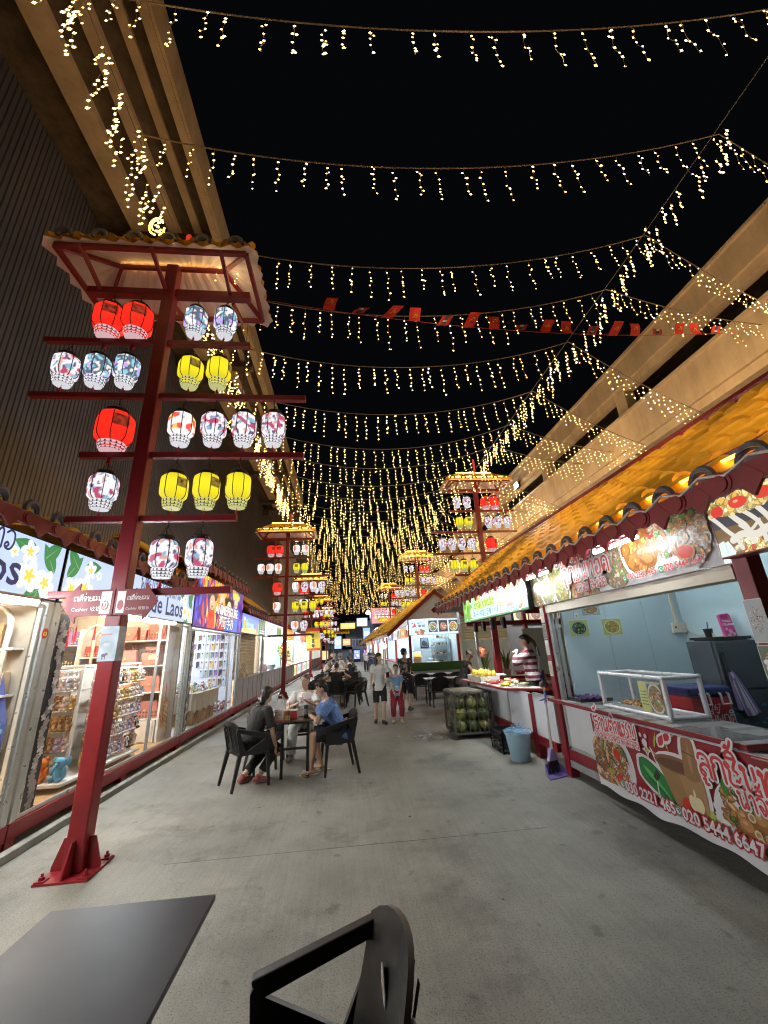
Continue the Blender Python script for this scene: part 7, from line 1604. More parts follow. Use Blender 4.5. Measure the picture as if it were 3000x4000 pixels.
table(-1.08, -.43, 6.60, 7.86, 'dark topped table with the seated group, drinks and a paper bag', TOPD, .755)
FT = table(-1.22, -.565, 1.0, 2.2, 'dark grey table at the lower left corner of the photo', mat('charcoal_laminate', (.014, .018, .030), .40, 0, .15, 1.2), .74, inset=.06, iy=.5)
LT = mat('pale_table_top', (.42, .36, .26), .3, 0, .15, 4)
n = 0
TN2 = ['under the man in the black vest', 'second along the middle row', 'third along the middle row', 'fourth along the middle row', 'fifth along the middle row', 'sixth along the middle row with diners', 'seventh along the middle row with diners', 'eighth along the middle row', 'ninth along the middle row', 'tenth along the middle row, far off']
for i in range(10):
    y = 14.4 + i*2.05
    table(-.75, -.05, y, y+1.25, 'pale topped dining table ' + TN2[i], LT, .75)
    for sx, xx in ((-1, -1.1), (1, .28)):
        for q in (0, 1):
            chair(xx + .05*((i+q) % 3-1), y+.32+q*.62, R(-90*sx) + R(((i*7+q*5) % 5-2)*6) if sx < 0 else R(90) + R(((i*5+q*3) % 5-2)*6), '%s armchair on the %s of the table %s' % (['nearer', 'farther'][q], ['left', 'right'][sx > 0], TN2[i]))
chair(.34, 13.9, R(120), 'black armchair turned aside right of the man in the black vest'); chair(-.98, 13.7, R(-40), 'black armchair turned aside left of the man in the black vest')
chair(-.3, 13.7, R(0), 'black armchair under the man in the black vest')
RT_ = mat('white_glossy_top', (.50, .49, .46), .22, 0, .06, 3)  # one pale base colour, low roughness
table(2.45, 3.75, 13.0, 13.7, 'white topped table before the sushi kiosk, nearer one', RT_, .74, inset=.06); table(2.38, 3.85, 15.1, 15.8, 'white topped table before the sushi kiosk, farther one', RT_, .74, inset=.06)
for x, y, r, l in ((2.75, 12.75, 0, 'black armchair in front of the nearer white table, left one'), (3.35, 12.72, 8, 'black armchair in front of the nearer white table, right one'), (2.6, 14.75, -5, 'black armchair in front of the farther white table, left one'), (3.2, 14.8, 4, 'black armchair in front of the farther white table, middle one'), (3.75, 14.75, 10, 'black armchair in front of the farther white table, right one')): chair(x, y, R(r), l)
# ---- drinks and bag on the group's table
def cup(label, x, y, z, h, r, liquid, straw=None, lid=True):
    o = proto('drink_cup', label, 'cup'); e = MB(); e.lathe([(r*.75, 0), (r, h), (r*.98, h), (r*.74, .004)], (0, 0, 0), 16, cap=False); e.build('cup', CLEAR, o, True); e = MB(); e.lathe([(r*.70, .006), (r*.82, h*.45)], (0, 0, 0), 14); e.build('drink', liquid, o)
    if lid: e = MB(); e.lathe([(r*1.04, h), (r*.98, h+.02), (r*.6, h+.045), (r*.2, h+.05)], (0, 0, 0), 16); e.build('lid', CLEAR, o, True)
    if straw: e = MB(); e.tube([(.0, .0, .02), (.02, .01, h+.12)], .0045, 6); e.build('straw', straw, o)
    return put(o, (x, y, z))
GRD = mat('green_drink', (.35, .42, .10), .3, 0, .1); PINK = mat('pink_straw', (.6, .08, .14), .4, 0, 0)
cup('clear cup with green dregs and a black straw at the table edge', -.86, 6.66, .756, .13, .044, GRD, BLACKP, False); cup('clear cup with a domed lid behind the red box', -.84, 7.02, .756, .13, .047, FILM)
o = thing('takeaway_box', 'red and white takeaway box at the table edge', 'box', (-.84, 6.78, .756)); e = MB(); e.prism([(-.93, 6.74, .757), (-.75, 6.74, .757), (-.745, 6.74, .87), (-.935, 6.74, .87)], (0, .12, 0)); e.build('box', mat('red_card', (.5, .04, .05), .5, 0, .05), o); e = MB(); e.box((-.945, 6.73, .871), (-.735, 6.87, .882)); e.build('lid', WPAINT, o)
o = thing('paper_bag', 'white printed paper bag inside clear plastic at the table corner', 'bag', (-1.0, 6.76, .756)); e = MB(); e.box((-1.06, 6.72, .757), (-.94, 6.80, .90)); b = e.build('bag', mat('printed_paper', (.70, .62, .52), .7, 0, .06), o); a = Art((-1.06, 6.719, .757), (1, 0, 0), (0, 0, 1)); a.rect(.05, .02, .05, .1, (.5, .3, .15)); a.rect(.01, .1, .02, .015, (.5, .1, .05)); a.rect(.055, .03, .04, .02, (.75, .68, .55)); a.build('print', PRINT, b)
e = MB(); e.lathe([(.09, .0), (.095, .12), (.075, .18), (.04, .26), (.05, .29)], (-1.0, 6.76, .757), 10, cap=False); e.tube([(-1.03, 6.76, 1.0), (-1.04, 6.76, 1.08), (-.98, 6.77, 1.10), (-.93, 6.78, 1.02), (-.92, 6.78, .92)], [.012, .018, .016, .018, .012], 6); e.build('plastic_sack', FILM, o, True)
o = thing('red_tray_mat', 'red paper mat under the takeaway things', 'mat', (-.96, 6.7, .7565)); e = MB(); e.box((-1.07, 6.605, .7565), (-.86, 6.8, .7575)); e.build('paper', mat('red_paper', (.45, .03, .05), .6, 0, 0), o)
o = thing('drink_can', 'tall black can in front of the man in blue', 'can', (-.61, 6.82, .756)); e = MB(); e.lathe([(.026, 0), (.034, .008), (.034, .16), (.027, .175), (.026, .172)], (-.61, 6.80, .757), 18); e.build('can', mat('black_can', (.015, .015, .02), .3, .5, .5, 40), o, 40); e = MB(); e.lathe([(.0345, .05), (.0345, .12)], (-.61, 6.80, .757), 18, cap=False); e.build('can_print', mat('can_print', (.22, .22, .24), .35, .4, .9, 60), o, 40)
o = thing('smartphone', 'black smartphone lying beside the can', 'phone', (-.66, 6.96, .756)); e = MB(); e.bc((-.66, 6.97, .761), (.15, .07, .008), .2); e.build('body', BLACKP, o, bev=.003); e = MB(); e.bc((-.66, 6.97, .7655), (.14, .06, .0005), .2); e.build('screen', mat('black_glass', (.01, .01, .012), .08, 0, 0), o)
# ================================================================ people
SKINM = vmat('skin', .5, 0, .06, 20); CLOTH = vmat('clothing', .85, 0, .14, 9, bump=.35); HAIRM = vmat('hair', .45, 0, .3, 60)
def remesh(mb, vox, it=5, wr=0, fq=9):
    me = mb.me('tmp', SKINM); o = bpy.data.objects.new('tmp', me); COL.objects.link(o)
    m = o.modifiers.new('r', 'REMESH'); m.mode = 'VOXEL'; m.voxel_size = vox; m.adaptivity = 0
    m = o.modifiers.new('s', 'SMOOTH'); m.factor = .5; m.iterations = it
    dg = bpy.context.evaluated_depsgraph_get(); r = bpy.data.meshes.new_from_object(o.evaluated_get(dg))
    bpy.data.objects.remove(o); bpy.data.meshes.remove(me)
    if wr:
        ns = [v.normal.copy() for v in r.vertices]
        for v, n in zip(r.vertices, ns): p = v.co; v.co = p + n*wr*(noise.noise(V(p.x*fq, p.y*fq, p.z*fq*.7)) + .7*(.5-abs(noise.noise(V(p.x*fq*1.7+3, p.y*fq*1.7, p.z*fq*2.4)))*2))
    return r
def painted(mb, me, f):
    n = len(mb.v); mb.v += [tuple(v.co) for v in me.vertices]
    for p in me.polygons: mb.f.append(tuple(i+n for i in p.vertices)); mb.c.append(f(p.center) if callable(f) else f); mb.m.append(0)
    bpy.data.meshes.remove(me); return mb
def loft(mb, rings, n=16):
    vs = []
    for c, rx, ry, xa, ya in rings: vs += [c + xa*rx*math.cos(2*PI*k/n) + ya*ry*math.sin(2*PI*k/n) for k in range(n)]
    N = len(rings); fs = [(i*n+k, i*n+(k+1) % n, (i+1)*n+(k+1) % n, (i+1)*n+k) for i in range(N-1) for k in range(n)] + [tuple(reversed(range(n))), tuple((N-1)*n+k for k in range(n))]
    return mb.add(vs, fs)
def ik(a, t, l1, l2, pole):
    a, t = Vector(a), Vector(t); d = t-a; L = min(d.length, (l1+l2)*.995); d = d.normalized(); t = a + d*L
    x = (l1*l1 - l2*l2 + L*L)/(2*L); hh = math.sqrt(max(0, l1*l1 - x*x)); p = Vector(pole); p = (p - d*p.dot(d)).normalized()
    return a + d*x + p*hh, t
def hand(mb, w, d, up, s, curl=.6, right=True):
    """palm, four fingers of unequal length with two bends, thumb from the palm's side"""
    d = Vector(d).normalized(); up = Vector(up); up = (up - d*up.dot(d)).normalized(); sd = d.cross(up) * (1 if right else -1)
    c = w + d*.045*s
    for k in range(4): mb.cap(w + d*.015*s + sd*(k-1.5)*.012*s, w + d*.082*s + sd*(k-1.5)*.019*s, .0125*s, .0105*s, 7)
    for k, L in enumerate((.068, .078, .073, .055)):
        p = w + d*.085*s + sd*(k-1.5)*.019*s; a = p; ang = 0
        for j, f in enumerate((.45, .32, .23)):
            ang += curl*(.35+.45*j)+.06*k; q = a + (d*math.cos(ang) - up*math.sin(ang))*L*f*s; mb.cap(a, q, .0088*s*(1-.1*j), .0078*s*(1-.1*j), 6); a = q
    a = w + d*.03*s - sd*.03*s; b = a + (d*.6 - sd*.75 - up*.25).normalized()*.036*s; mb.cap(a, b, .012*s, .010*s, 7); mb.cap(b, b + (d*.85 - sd*.2 - up*.45).normalized()*.03*s, .0098*s, .0082*s, 7)
def person(label, loc, rz, h=1.68, sit=None, lean=0, side=0, yaw=0, pitch=0, hands=(None, None), feet=(None, None), poles=(None, None), kp=(None, None), top=None, bot=None, hair=None, shoe=(.05, .05, .05), skin=(.42, .26, .17), vox=.014, g=1.0, curl=.6, pel=(0, 0), extra=None, group=None, seatz=None, female=False, hd=1.0, toes=None):
    s = h/1.70; o = proto('person', label, 'person', group)
    pz = (sit + .105*s) if sit else .93*s - max(0, lean)*.001
    P = V(pel[0], pel[1], pz); Lr = Matrix.Rotation(R(-lean), 3, 'X') @ Matrix.Rotation(R(side), 3, 'Y'); up = Lr @ V(0, 0, 1); fw = Lr @ V(0, 1, 0); xr = Lr @ V(1, 0, 0)
    sh = .185*s*(.92 if female else 1)*(.96+.04*g); neck = P + up*.50*s + fw*.01*s; hc = neck + (up*.55 + V(0, 0, .45) + fw*.12).normalized()*.165*s*hd
    Hm = (Matrix.Rotation(R(yaw), 3, 'Z') @ Matrix.Rotation(R(pitch), 3, 'X')); hf = Hm @ V(0, 1, 0); hu = Hm @ V(0, 0, 1); hx = Hm @ V(1, 0, 0); k_ = s*hd
    HM = Matrix((hx, hf, hu)).transposed()
    body = MB()
    rings = [(-.10, .145, .10), (0, .158*g, .108*g), (.12, .128*g*(.95 if female else 1.04), .092*g*(1 if female else 1.06)), (.26, .145*g, .102*g), (.38, .160, .108), (.46, .125, .08), (.50, .058, .055)]
    loft(body, [(P + up*z*s + fw*(.012 if z > .1 else 0)*s, rx*s, ry*s, xr, fw) for z, rx, ry in rings])
    body.cap(neck - up*.03*s, hc - hu*.05*k_, .054*s, .048*s, 10)
    body.ell(hc + hu*.018*k_ - hf*.008*k_, (.074*k_, .092*k_, .098*k_), 14, 10, HM); body.ell(hc - hu*.052*k_ + hf*.026*k_, (.056*k_, .062*k_, .06*k_), 12, 8, HM); body.ell(hc - hu*.09*k_ + hf*.055*k_, (.028*k_, .026*k_, .022*k_), 8, 6, HM)
    body.cap(hc + hf*.086*k_ + hu*.005*k_, hc + hf*.102*k_ - hu*.026*k_, .009*k_, .015*k_, 8)
    for q in (-1, 1): body.ell(hc + hx*q*.076*k_ - hu*.01*k_, (.012*k_, .022*k_, .032*k_), 8, 6, HM); body.cap(P + up*.44*s + xr*q*.08*s, P + up*.435*s + xr*q*sh, .06*s, .058*s, 9)
    J = {}; hm = MB()
    for i, q in enumerate((-1, 1)):
        S_ = P + up*.43*s + xr*q*sh; t = hands[i]
        t = V(*t) if t else S_ + V(q*.05, .03, -.53*s)
        el, wr = ik(S_, t, .285*s, .25*s, poles[i] or V(q*.5, -.6, -.5)); J[('s', i)], J[('e', i)], J[('w', i)] = S_, el, wr
        body.cap(S_, el, .050*s*g, .039*s*g, 10); body.cap(el, wr, .040*s*g, .027*s, 10)
        d = (wr-el).normalized(); u_ = V(0, 0, 1) if abs(d.z) < .8 else V(-q, 0, 0); hand(hm, wr, d, u_, s, curl, q < 0)
        H_ = P + xr*q*.088*s - up*.02*s; f = feet[i]; f = V(*f) if f else V(q*.10*s, .0, 0)
        an = V(f.x, f.y, .085*s + f.z); kn, an = ik(H_, an, .43*s, .425*s, kp[i] or V(q*.15, 1, .1)); J[('h', i)], J[('k', i)], J[('a', i)] = H_, kn, an
        body.cap(H_, kn, .084*s*g, .056*s*g, 12); body.cap(kn, kn*.62+an*.38 - V(0, .012*s, 0), .056*s*g, .054*s*g, 10); body.cap(kn*.62+an*.38 - V(0, .012*s, 0), an, .054*s*g, .036*s, 10)
        td = V(*(toes[i] if toes else (q*.25, 1, 0))).normalized(); J[('t', i)] = td
        body.cap(an + V(0, 0, -.045*s) - td*.035*s, an + V(0, 0, -.052*s) + td*.13*s, .035*s, .028*s, 10)
    b = MB(); painted(b, remesh(body, vox), skin); painted(b, remesh(hm, max(.005, vox*.5), 2), tuple(c*1.0 for c in skin))
    if vox < .02:
        for q in (-1, 1):
            e0 = hc + hf*.083*k_ + hu*.012*k_ + hx*q*.03*k_; b.ell(e0, (.013*k_, .006*k_, .007*k_), 8, 5, HM, (.75, .73, .7)); b.ell(e0 + hf*.004*k_, (.006*k_, .004*k_, .006*k_), 8, 5, HM, (.015, .01, .01)); b.ell(e0 + hu*.02*k_ - hf*.001*k_, (.018*k_, .006*k_, .004*k_), 8, 5, HM, (.03, .02, .015))
        b.ell(hc + hf*.083*k_ - hu*.058*k_, (.021*k_, .008*k_, .0045*k_), 8, 5, HM, tuple(c*k for c, k in zip(skin, (.85, .55, .5)))); b.ell(hc + hf*.084*k_ - hu*.065*k_, (.018*k_, .008*k_, .004*k_), 8, 5, HM, tuple(c*k for c, k in zip(skin, (.95, .65, .6))))
    b.build('body', SKINM, o, True)
    if top:
        t = MB(); il = .011*s + top.get('loose', 0)*.8; hem = top.get('hem', -.10)
        loft(t, [(P + up*z*s + fw*(.012 if z > .1 else 0)*s, rx*s+il, ry*s+il, xr, fw) for z, rx, ry in ([(hem, .176*g, .122*g), (hem*.3, .170*g, .118*g)] + rings[2:5] + [(.455, .118, .076), (.487, .064, .060)])])
        fr = top.get('sleeve', .55)
        for i in (0, 1):
            S_, el, wr = J[('s', i)], J[('e', i)], J[('w', i)]; t.cap(P + up*.42*s + xr*(i*2-1)*.08*s, S_, .070*s+.004, .062*s+.006, 9)
            if fr > 0: t.tube([S_, S_ + (el-S_)*min(1, fr)], [.053*s*g+il*.7, .045*s*g+il*1.1], 12); t.ell(S_, .053*s*g+il*.7, 10, 7)
            if fr > 1: t.tube([el, el + (wr-el)*(fr-1)], [.042*s*g+il, .034*s+il], 10); t.ell(el, .043*s*g+il, 9, 6)
        c = MB(); painted(c, remesh(t, max(.011, vox), 2, .009), top['col']); c.build(top.get('name', 'shirt'), CLOTH, o, True)
    if bot:
        t = MB(); il = .009*s + bot.get('loose', 0)*.7; loft(t, [(P + up*z*s, rx*s+il, ry*s+il, xr, fw) for z, rx, ry in [(-.09, .148*g, .108*g), (0, .158*g, .11*g), (.07, .138*g, .098*g)]])
        fr = bot.get('len', 1)
        for i in (0, 1):
            H_, kn, an = J[('h', i)], J[('k', i)], J[('a', i)]; t.tube([H_, H_ + (kn-H_)*min(1, fr)], [.085*s*g+il, .06*s*g+il*1.1], 14); t.ell(H_, .085*s*g+il, 10, 7)
            if fr > 1: q = kn + (an-kn)*(fr-1); t.tube([kn, q], [.06*s*g+il, .047*s*g+il*1.15], 12); t.ell(kn, .06*s*g+il, 10, 7)
        c = MB(); painted(c, remesh(t, max(.011, vox), 2, .008), bot['col']); c.build(bot.get('name', 'trousers'), CLOTH, o, True)
    if hair:
        t = MB(); st = hair['style']
        if st == 'cap':
            t.ell(hc + hu*.028*k_ - hf*.014*k_, (.082*k_, .098*k_, .092*k_), 14, 9, HM)
        elif st != 'buzz': t.ell(hc + hu*.034*k_ - hf*.022*k_, (.083*k_, .095*k_, .094*k_), 14, 9, HM); t.ell(hc + hu*.0*k_ - hf*.045*k_, (.076*k_, .062*k_, .088*k_), 12, 8, HM); t.ell(hc + hu*.085*k_ + hf*.03*k_, (.06*k_, .05*k_, .026*k_), 10, 6, HM)
        if st == 'buzz': t.ell(hc + hu*.026*k_ - hf*.015*k_, (.0765*k_, .0945*k_, .0955*k_), 14, 9, HM)
        if st == 'long':
            for q in (-1, 1): t.cap(hc + hx*q*.06*k_ - hf*.02*k_ + hu*.02*k_, hc + hx*q*.085*k_ - hf*.02*k_ - hu*.33*k_, .034*k_, .02*k_, 9)
            t.cap(hc - hf*.06*k_, hc - hf*.09*k_ - hu*.34*k_, .075*k_, .04*k_, 10)
        if st == 'clip':
            t.cap(hc - hf*.06*k_ + hu*.01*k_, hc - hf*.105*k_ - hu*.10*k_, .066*k_, .05*k_, 10); t.cap(hc - hf*.09*k_ - hu*.06*k_, hc - hf*.08*k_ - hu*.16*k_, .05*k_, .022*k_, 9)
        if st == 'pony': t.cap(hc - hf*.09*k_ + hu*.05*k_, hc - hf*.16*k_ - hu*.08*k_, .036*k_, .035*k_, 9); t.cap(hc - hf*.16*k_ - hu*.08*k_, hc - hf*.17*k_ - hu*.34*k_ + hx*.02, .036*k_, .014*k_, 9)
        c = MB(); painted(c, remesh(t, max(.009, vox*.8), 2, .007 if st != 'buzz' else 0, 34), hair['col']); c.build('hair', HAIRM, o, True)
        if st == 'cap':
            t = MB(); t.ell(hc + hu*.040*k_ - hf*.008*k_, (.088*k_, .104*k_, .088*k_), 14, 9, HM); t.cap(hc + hu*.035*k_ + hf*.08*k_, hc + hu*.015*k_ + hf*.165*k_, .02*k_, .012*k_, 8); t.ell(hc + hu*.028*k_ + hf*.11*k_, (.072*k_, .07*k_, .010*k_), 12, 6, HM); c = MB(); painted(c, remesh(t, max(.009, vox*.8), 2), hair['cap']); c.build('cap', CLOTH, o, True)
    if shoe:
        for i in (0, 1):
            an, td = J[('a', i)], J[('t', i)]; t = MB(); fz = an.z - .085*s
            t.cap(V(an.x, an.y, fz+.045*s) - td*.045*s, V(an.x, an.y, fz+.036*s) + td*.145*s, .046*s, .036*s, 10); t.cap(V(an.x, an.y, fz+.05*s) - td*.03*s, V(an.x, an.y, fz+.085*s) - td*.01*s, .046*s, .043*s, 9)
            m = remesh(t, .010, 2)
            for v in m.vertices: v.co.z = max(v.co.z, fz+.002)
            sc = shoe if not isinstance(shoe[0], tuple) else None; c = MB(); painted(c, m, (lambda p: shoe[1] if p.z < fz+.028 else shoe[0]) if sc is None else sc); c.build('shoe', CLOTH, o, True)
    if extra: extra(o, J, hc, HM, s)
    return put(o, loc, R(rz))
BLK, DKH = (.018, .018, .02), (.02, .015, .013)
def clipx(o, J, hc, HM, s):
    e = MB(); e.ell(hc + HM @ V(0, -.155, -.05), (.04, .018, .025), 8, 5, HM, (.3, .3, .3)); e.ell(hc + HM @ V(.02, -.16, -.065), (.014, .014, .03), 8, 5, HM, (.75, .75, .75)); e.build('hair_claw', VC, o, True)
person('woman in a black tee seen from behind, hair held in a claw clip', (-1.40, 6.58, 0), -44, 1.62, sit=.44, lean=26, yaw=14, pitch=-4, hands=((-.18, .42, .62), (.20, .34, .40)), poles=((-.6, -.5, -.3), (.6, -.3, -.1)), feet=((-.10, .02, 0), (.10, .14, 0)), toes=((-.1, 1, 0), (.5, 1, 0)), top=dict(col=BLK, sleeve=.85, loose=.012, hem=-.14), bot=dict(col=(.016, .018, .022), len=1.8, loose=.012), hair=dict(style='clip', col=DKH), shoe=((.35, .10, .09), (.62, .52, .50)), skin=(.55, .36, .26), vox=.012, female=True, pel=(0, .02), extra=clipx)
def wcup(o, J, hc, HM, s):
    c = (J[('w', 0)] + J[('w', 1)])/2 + V(0, .10, .03); e = MB(); e.lathe([(.032, -.06), (.043, .06), (.042, .06), (.031, -.055)], c, 16, cap=False); e.build('held_cup', FILM, o, True); e = MB(); e.tube([c + V(.0, 0, -.05), c + V(-.03, .01, .12)], .005, 6); e.build('straw', PINK, o)
    e = MB(); e.tube([hc + HM @ V(-.078, .0, .005), hc + HM @ V(-.06, .085, .012), hc + HM @ V(-.005, .10, .012), hc + HM @ V(.06, .085, .012), hc + HM @ V(.078, .0, .005)], .002, 5); e.build('glasses', BLACKM, o)
person('man in a white tee with a shaved head facing the camera, holding a clear cup', (-.74, 8.10, 0), 180, 1.68, sit=.44, lean=6, yaw=-30, pitch=2, hands=((-.05, .40, .90), (.10, .38, .86)), poles=((-.8, -.3, -.6), (.8, -.3, -.6)), feet=((-.18, .42, 0), (.20, .36, 0)), top=dict(col=(.72, .72, .72), sleeve=.8, loose=.02, hem=-.12), bot=dict(col=(.50, .52, .50), len=1.95, loose=.03), hair=dict(style='buzz', col=(.09, .06, .05)), shoe=((.22, .2, .2), (.4, .4, .4)), skin=(.56, .36, .26), vox=.012, extra=wcup)
def watch(o, J, hc, HM, s):
    w = J[('w', 0)]; d = (J[('w', 0)] - J[('e', 0)]).normalized(); e = MB(); e.tube([w - d*.03, w - d*.015], .034, 12); e.build('watch', ALU, o)
person('man in a blue tee and dark shorts leaning on the table, looking down', (-.10, 6.92, 0), 97, 1.70, sit=.44, lean=26, yaw=4, pitch=-24, hands=((-.06, .47, .80), (.12, .46, .80)), poles=((-.8, -.3, -.3), (.8, -.4, -.3)), feet=((-.13, .44, .02), (.12, .28, .02)), top=dict(col=(.12, .22, .48), sleeve=.75, loose=.022, hem=-.15), bot=dict(col=(.02, .022, .03), len=.92, loose=.035, name='shorts'), hair=dict(style='short', col=DKH), shoe=None, skin=(.50, .31, .21), vox=.012, g=1.06, curl=.9, extra=watch)
for x, y, r, l in ((-.55, 6.78, 95, 'cream rubber slide under the foot of the man in blue, nearer the camera'), (-.36, 7.02, 80, 'pale grey rubber slide under the rear foot of the man in blue')):
    sl = proto('rubber_slide', l, 'sandal', 'rubber slides under the table'); e = MB(); e.prism([(.05*math.cos(q*PI/8)*(1 if math.sin(q*PI/8) > 0 else .85), .135*math.sin(q*PI/8), .001) for q in range(16)], (0, 0, .018)); e.build('sole', mat('cream_rubber', (.52, .46, .32), .6, 0, .1) if 'cream_rubber' not in bpy.data.materials else bpy.data.materials['cream_rubber'], sl, bev=.006)
    e = MB()
    for j in range(9): e.bar((-.052+.013*j*0 + .052*2*j/8*0 + -.0 + .052*math.cos(PI-PI*j/8)+.052*0, .02, .02+.06*math.sin(PI*j/8)), (.052*math.cos(PI-PI*j/8), .09, .02+.05*math.sin(PI*j/8)), .022, .006)
    e.build('strap', bpy.data.materials['cream_rubber'], sl); put(sl, (x, y, 0), R(r))
def phone(o, J, hc, HM, s):
    w = J[('w', 0)]; c = w + V(.02, .07, .05); e = MB(); e.bc(c, (.072, .010, .15), .2, R(-15)); e.build('held_phone', BLACKP, o, bev=.004)
    e = MB()
    for q in (-1, 1): e.cap(hc + V(q*.02, .02, -.155), hc + V(q*.055, .06, -.185), .012, .008, 6, (.72, .72, .70))
    e.build('collar', CLOTH, o, True)
person('woman in a white polo and black shorts walking towards the camera with a phone', (.82, 10.68, 0), 186, 1.58, yaw=40, pitch=-6, hands=((-.17, .26, 1.02), (.22, .02, .72)), poles=((-.8, -.5, -.3), None), feet=((-.05, .16, 0), (.10, -.10, .0)), top=dict(col=(.70, .72, .71), sleeve=.6, loose=.012, hem=-.15), bot=dict(col=BLK, len=.98, loose=.012, name='shorts'), hair=dict(style='long', col=DKH), shoe=(.025, .02, .02), skin=(.58, .39, .29), vox=.013, female=True, extra=phone)
def anchor(o, J, hc, HM, s):
    a = Art((-.05, .128, .68), (-1, 0, 0), (0, 0, 1)); wt = (.7, .72, .74); a.line([(-.045, .045), (-.045, .12)], .012, wt); a.line([(-.09, .075), (-.075, .05), (-.045, .04), (-.015, .05), (0, .075)], .012, wt); a.line([(-.07, .10), (-.02, .10)], .008, wt); a.poly([(-.08, .12), (-.01, .12), (.0, .145), (-.028, .132), (-.045, .15), (-.062, .132), (-.09, .145)], wt)
    a.o = V(.0, .112, .70); m = a.mb; a2 = m.build('shirt_emblem', CLOTH, o)
    e = MB()
    for q in (-1, 1): e.bar(J[('h', (q+1)//2)] + V(q*.095, 0, -.02), J[('a', (q+1)//2)] + V(q*.062, 0, .05), .012, .02, up=(0, 1, 0), col=(.68, .66, .66))
    e.build('side_stripe', CLOTH, o)
def blueshirt(p): return (.60, .32, .42) if p.z > 1.025 else ((.17, .36, .62))
person('girl in a light blue football shirt and dark red trousers with clasped hands', (1.22, 10.55, 0), 178, 1.27, yaw=-12, hands=((-.03, .17, .50), (.04, .17, .50)), poles=((-1, -.2, 0), (1, -.2, 0)), feet=((-.10, .03, 0), (.10, -.02, 0)), toes=((-.35, 1, 0), (.25, 1, 0)), top=dict(col=blueshirt, sleeve=.6, loose=.01, hem=-.13), bot=dict(col=(.28, .02, .04), len=1.72, loose=.024), hair=dict(style='pony', col=(.05, .03, .022)), shoe=((.58, .52, .38), (.5, .45, .35)), skin=(.58, .39, .29), vox=.012, female=True, hd=1.16, extra=anchor)
def pattern(p):
    n = noise.noise(p*16); n2 = noise.noise(p*11+V(7, 3, 1)); return (.36, .31, .27) if n > .18 else ((.13, .09, .08) if n2 > .2 else (.03, .028, .032))
person('man in a dark patterned shirt and black shorts turned away with folded arms', (1.71, 12.45, 0), -30, 1.66, yaw=-40, hands=((.10, .22, 1.02), (-.10, .24, 1.0)), poles=((-1, .1, -.6), (1, .1, -.6)), top=dict(col=pattern, sleeve=.7, loose=.02, hem=-.15), bot=dict(col=BLK, len=1.02, loose=.03, name='shorts'), hair=dict(style='short', col=DKH), shoe=(.12, .11, .11), skin=(.5, .32, .22), vox=.015)
def navy(p): return (.40, .38, .36) if (1.13 < p.z < 1.15 or 1.19 < p.z < 1.21) else (.025, .03, .05)
person('stout man in a navy striped shirt rolled up over his belly, walking far back', (1.90, 31.8, 0), 180, 1.70, hands=((-.30, .05, .80), (.30, .05, .80)), feet=((-.08, .15, 0), (.1, -.08, 0)), top=dict(col=navy, sleeve=.6, loose=.02, hem=.12), bot=dict(col=(.03, .035, .07), len=.95, loose=.03, name='shorts'), hair=dict(style='buzz', col=DKH), skin=(.5, .32, .22), vox=.022, g=1.22)
person('person in white walking just behind the stout man', (1.62, 34, 0), 180, 1.64, top=dict(col=(.6, .6, .6), sleeve=.7, loose=.02), bot=dict(col=BLK, len=1.9, loose=.02), hair=dict(style='short', col=DKH), vox=.025)
person('broad man in a black vest seen from behind at the middle row tables', (-.30, 13.72, 0), -2, 1.74, sit=.44, lean=10, pitch=-8, hands=((-.24, .42, .80), (.26, .40, .80)), poles=((-1, -.2, -.1), (1, -.2, -.1)), feet=((-.16, .34, 0), (.16, .34, 0)), top=dict(col=BLK, sleeve=0, loose=.014, hem=-.14, name='vest'), bot=dict(col=(.03, .03, .035), len=1.1, loose=.03), hair=dict(style='buzz', col=(.05, .035, .03)), skin=(.48, .30, .20), vox=.016, g=1.12)
person('man in a white cap and black sleeveless top working behind the pineapples', (2.82, 10.05, 0), -105, 1.64, lean=22, yaw=10, pitch=-30, hands=((-.12, .38, .92), (.16, .40, .90)), poles=((-1, -.5, 0), (1, -.5, 0)), top=dict(col=(.03, .03, .035), sleeve=0, loose=.016, name='vest'), bot=dict(col=(.10, .08, .08), len=1.9, loose=.02), hair=dict(style='cap', col=DKH, cap=(.66, .66, .68)), skin=(.30, .17, .11), vox=.014, pel=(0, -.08))
def stripes(p): return (.62, .58, .58) if int((p.z+.02)/.055) % 2 else (.16, .02, .05)
def apron(o, J, hc, HM, s):
    e = MB(); n = 10; vs = [(x/n*.44-.22, -.155-.03*(1-(x/n*2-1)**2), z) for z in (.98, .36) for x in range(n+1)]; vs += [(a, b-.006, c) for a, b, c in vs]; N = n+1
    fs = [(i, i+1, N+i+1, N+i) for i in range(n)] + [(2*N+i+1, 2*N+i, 3*N+i, 3*N+i+1) for i in range(n)]
    e.add(vs, fs, (.05, .06, .20)); r_ = random.Random(4)
    for i in range(18): x, z = r_.uniform(-.19, .19), r_.uniform(.4, .94); e.ell((x, -.168-.03*(1-(x/.22)**2), z), (.04, .006, .03), 7, 4, col=r_.choice([(.4, .04, .06), (.5, .42, .3), (.1, .12, .4)]))
    e.build('apron', CLOTH, o); e = MB(); 
    for q in (-1, 1): e.tube([(q*.05, -.13, 1.40), (q*.12, -.15, 1.2), (q*.2, -.12, 1.0)], .008, 5, col=(.5, .5, .55))
    e.build('apron_strap', CLOTH, o)
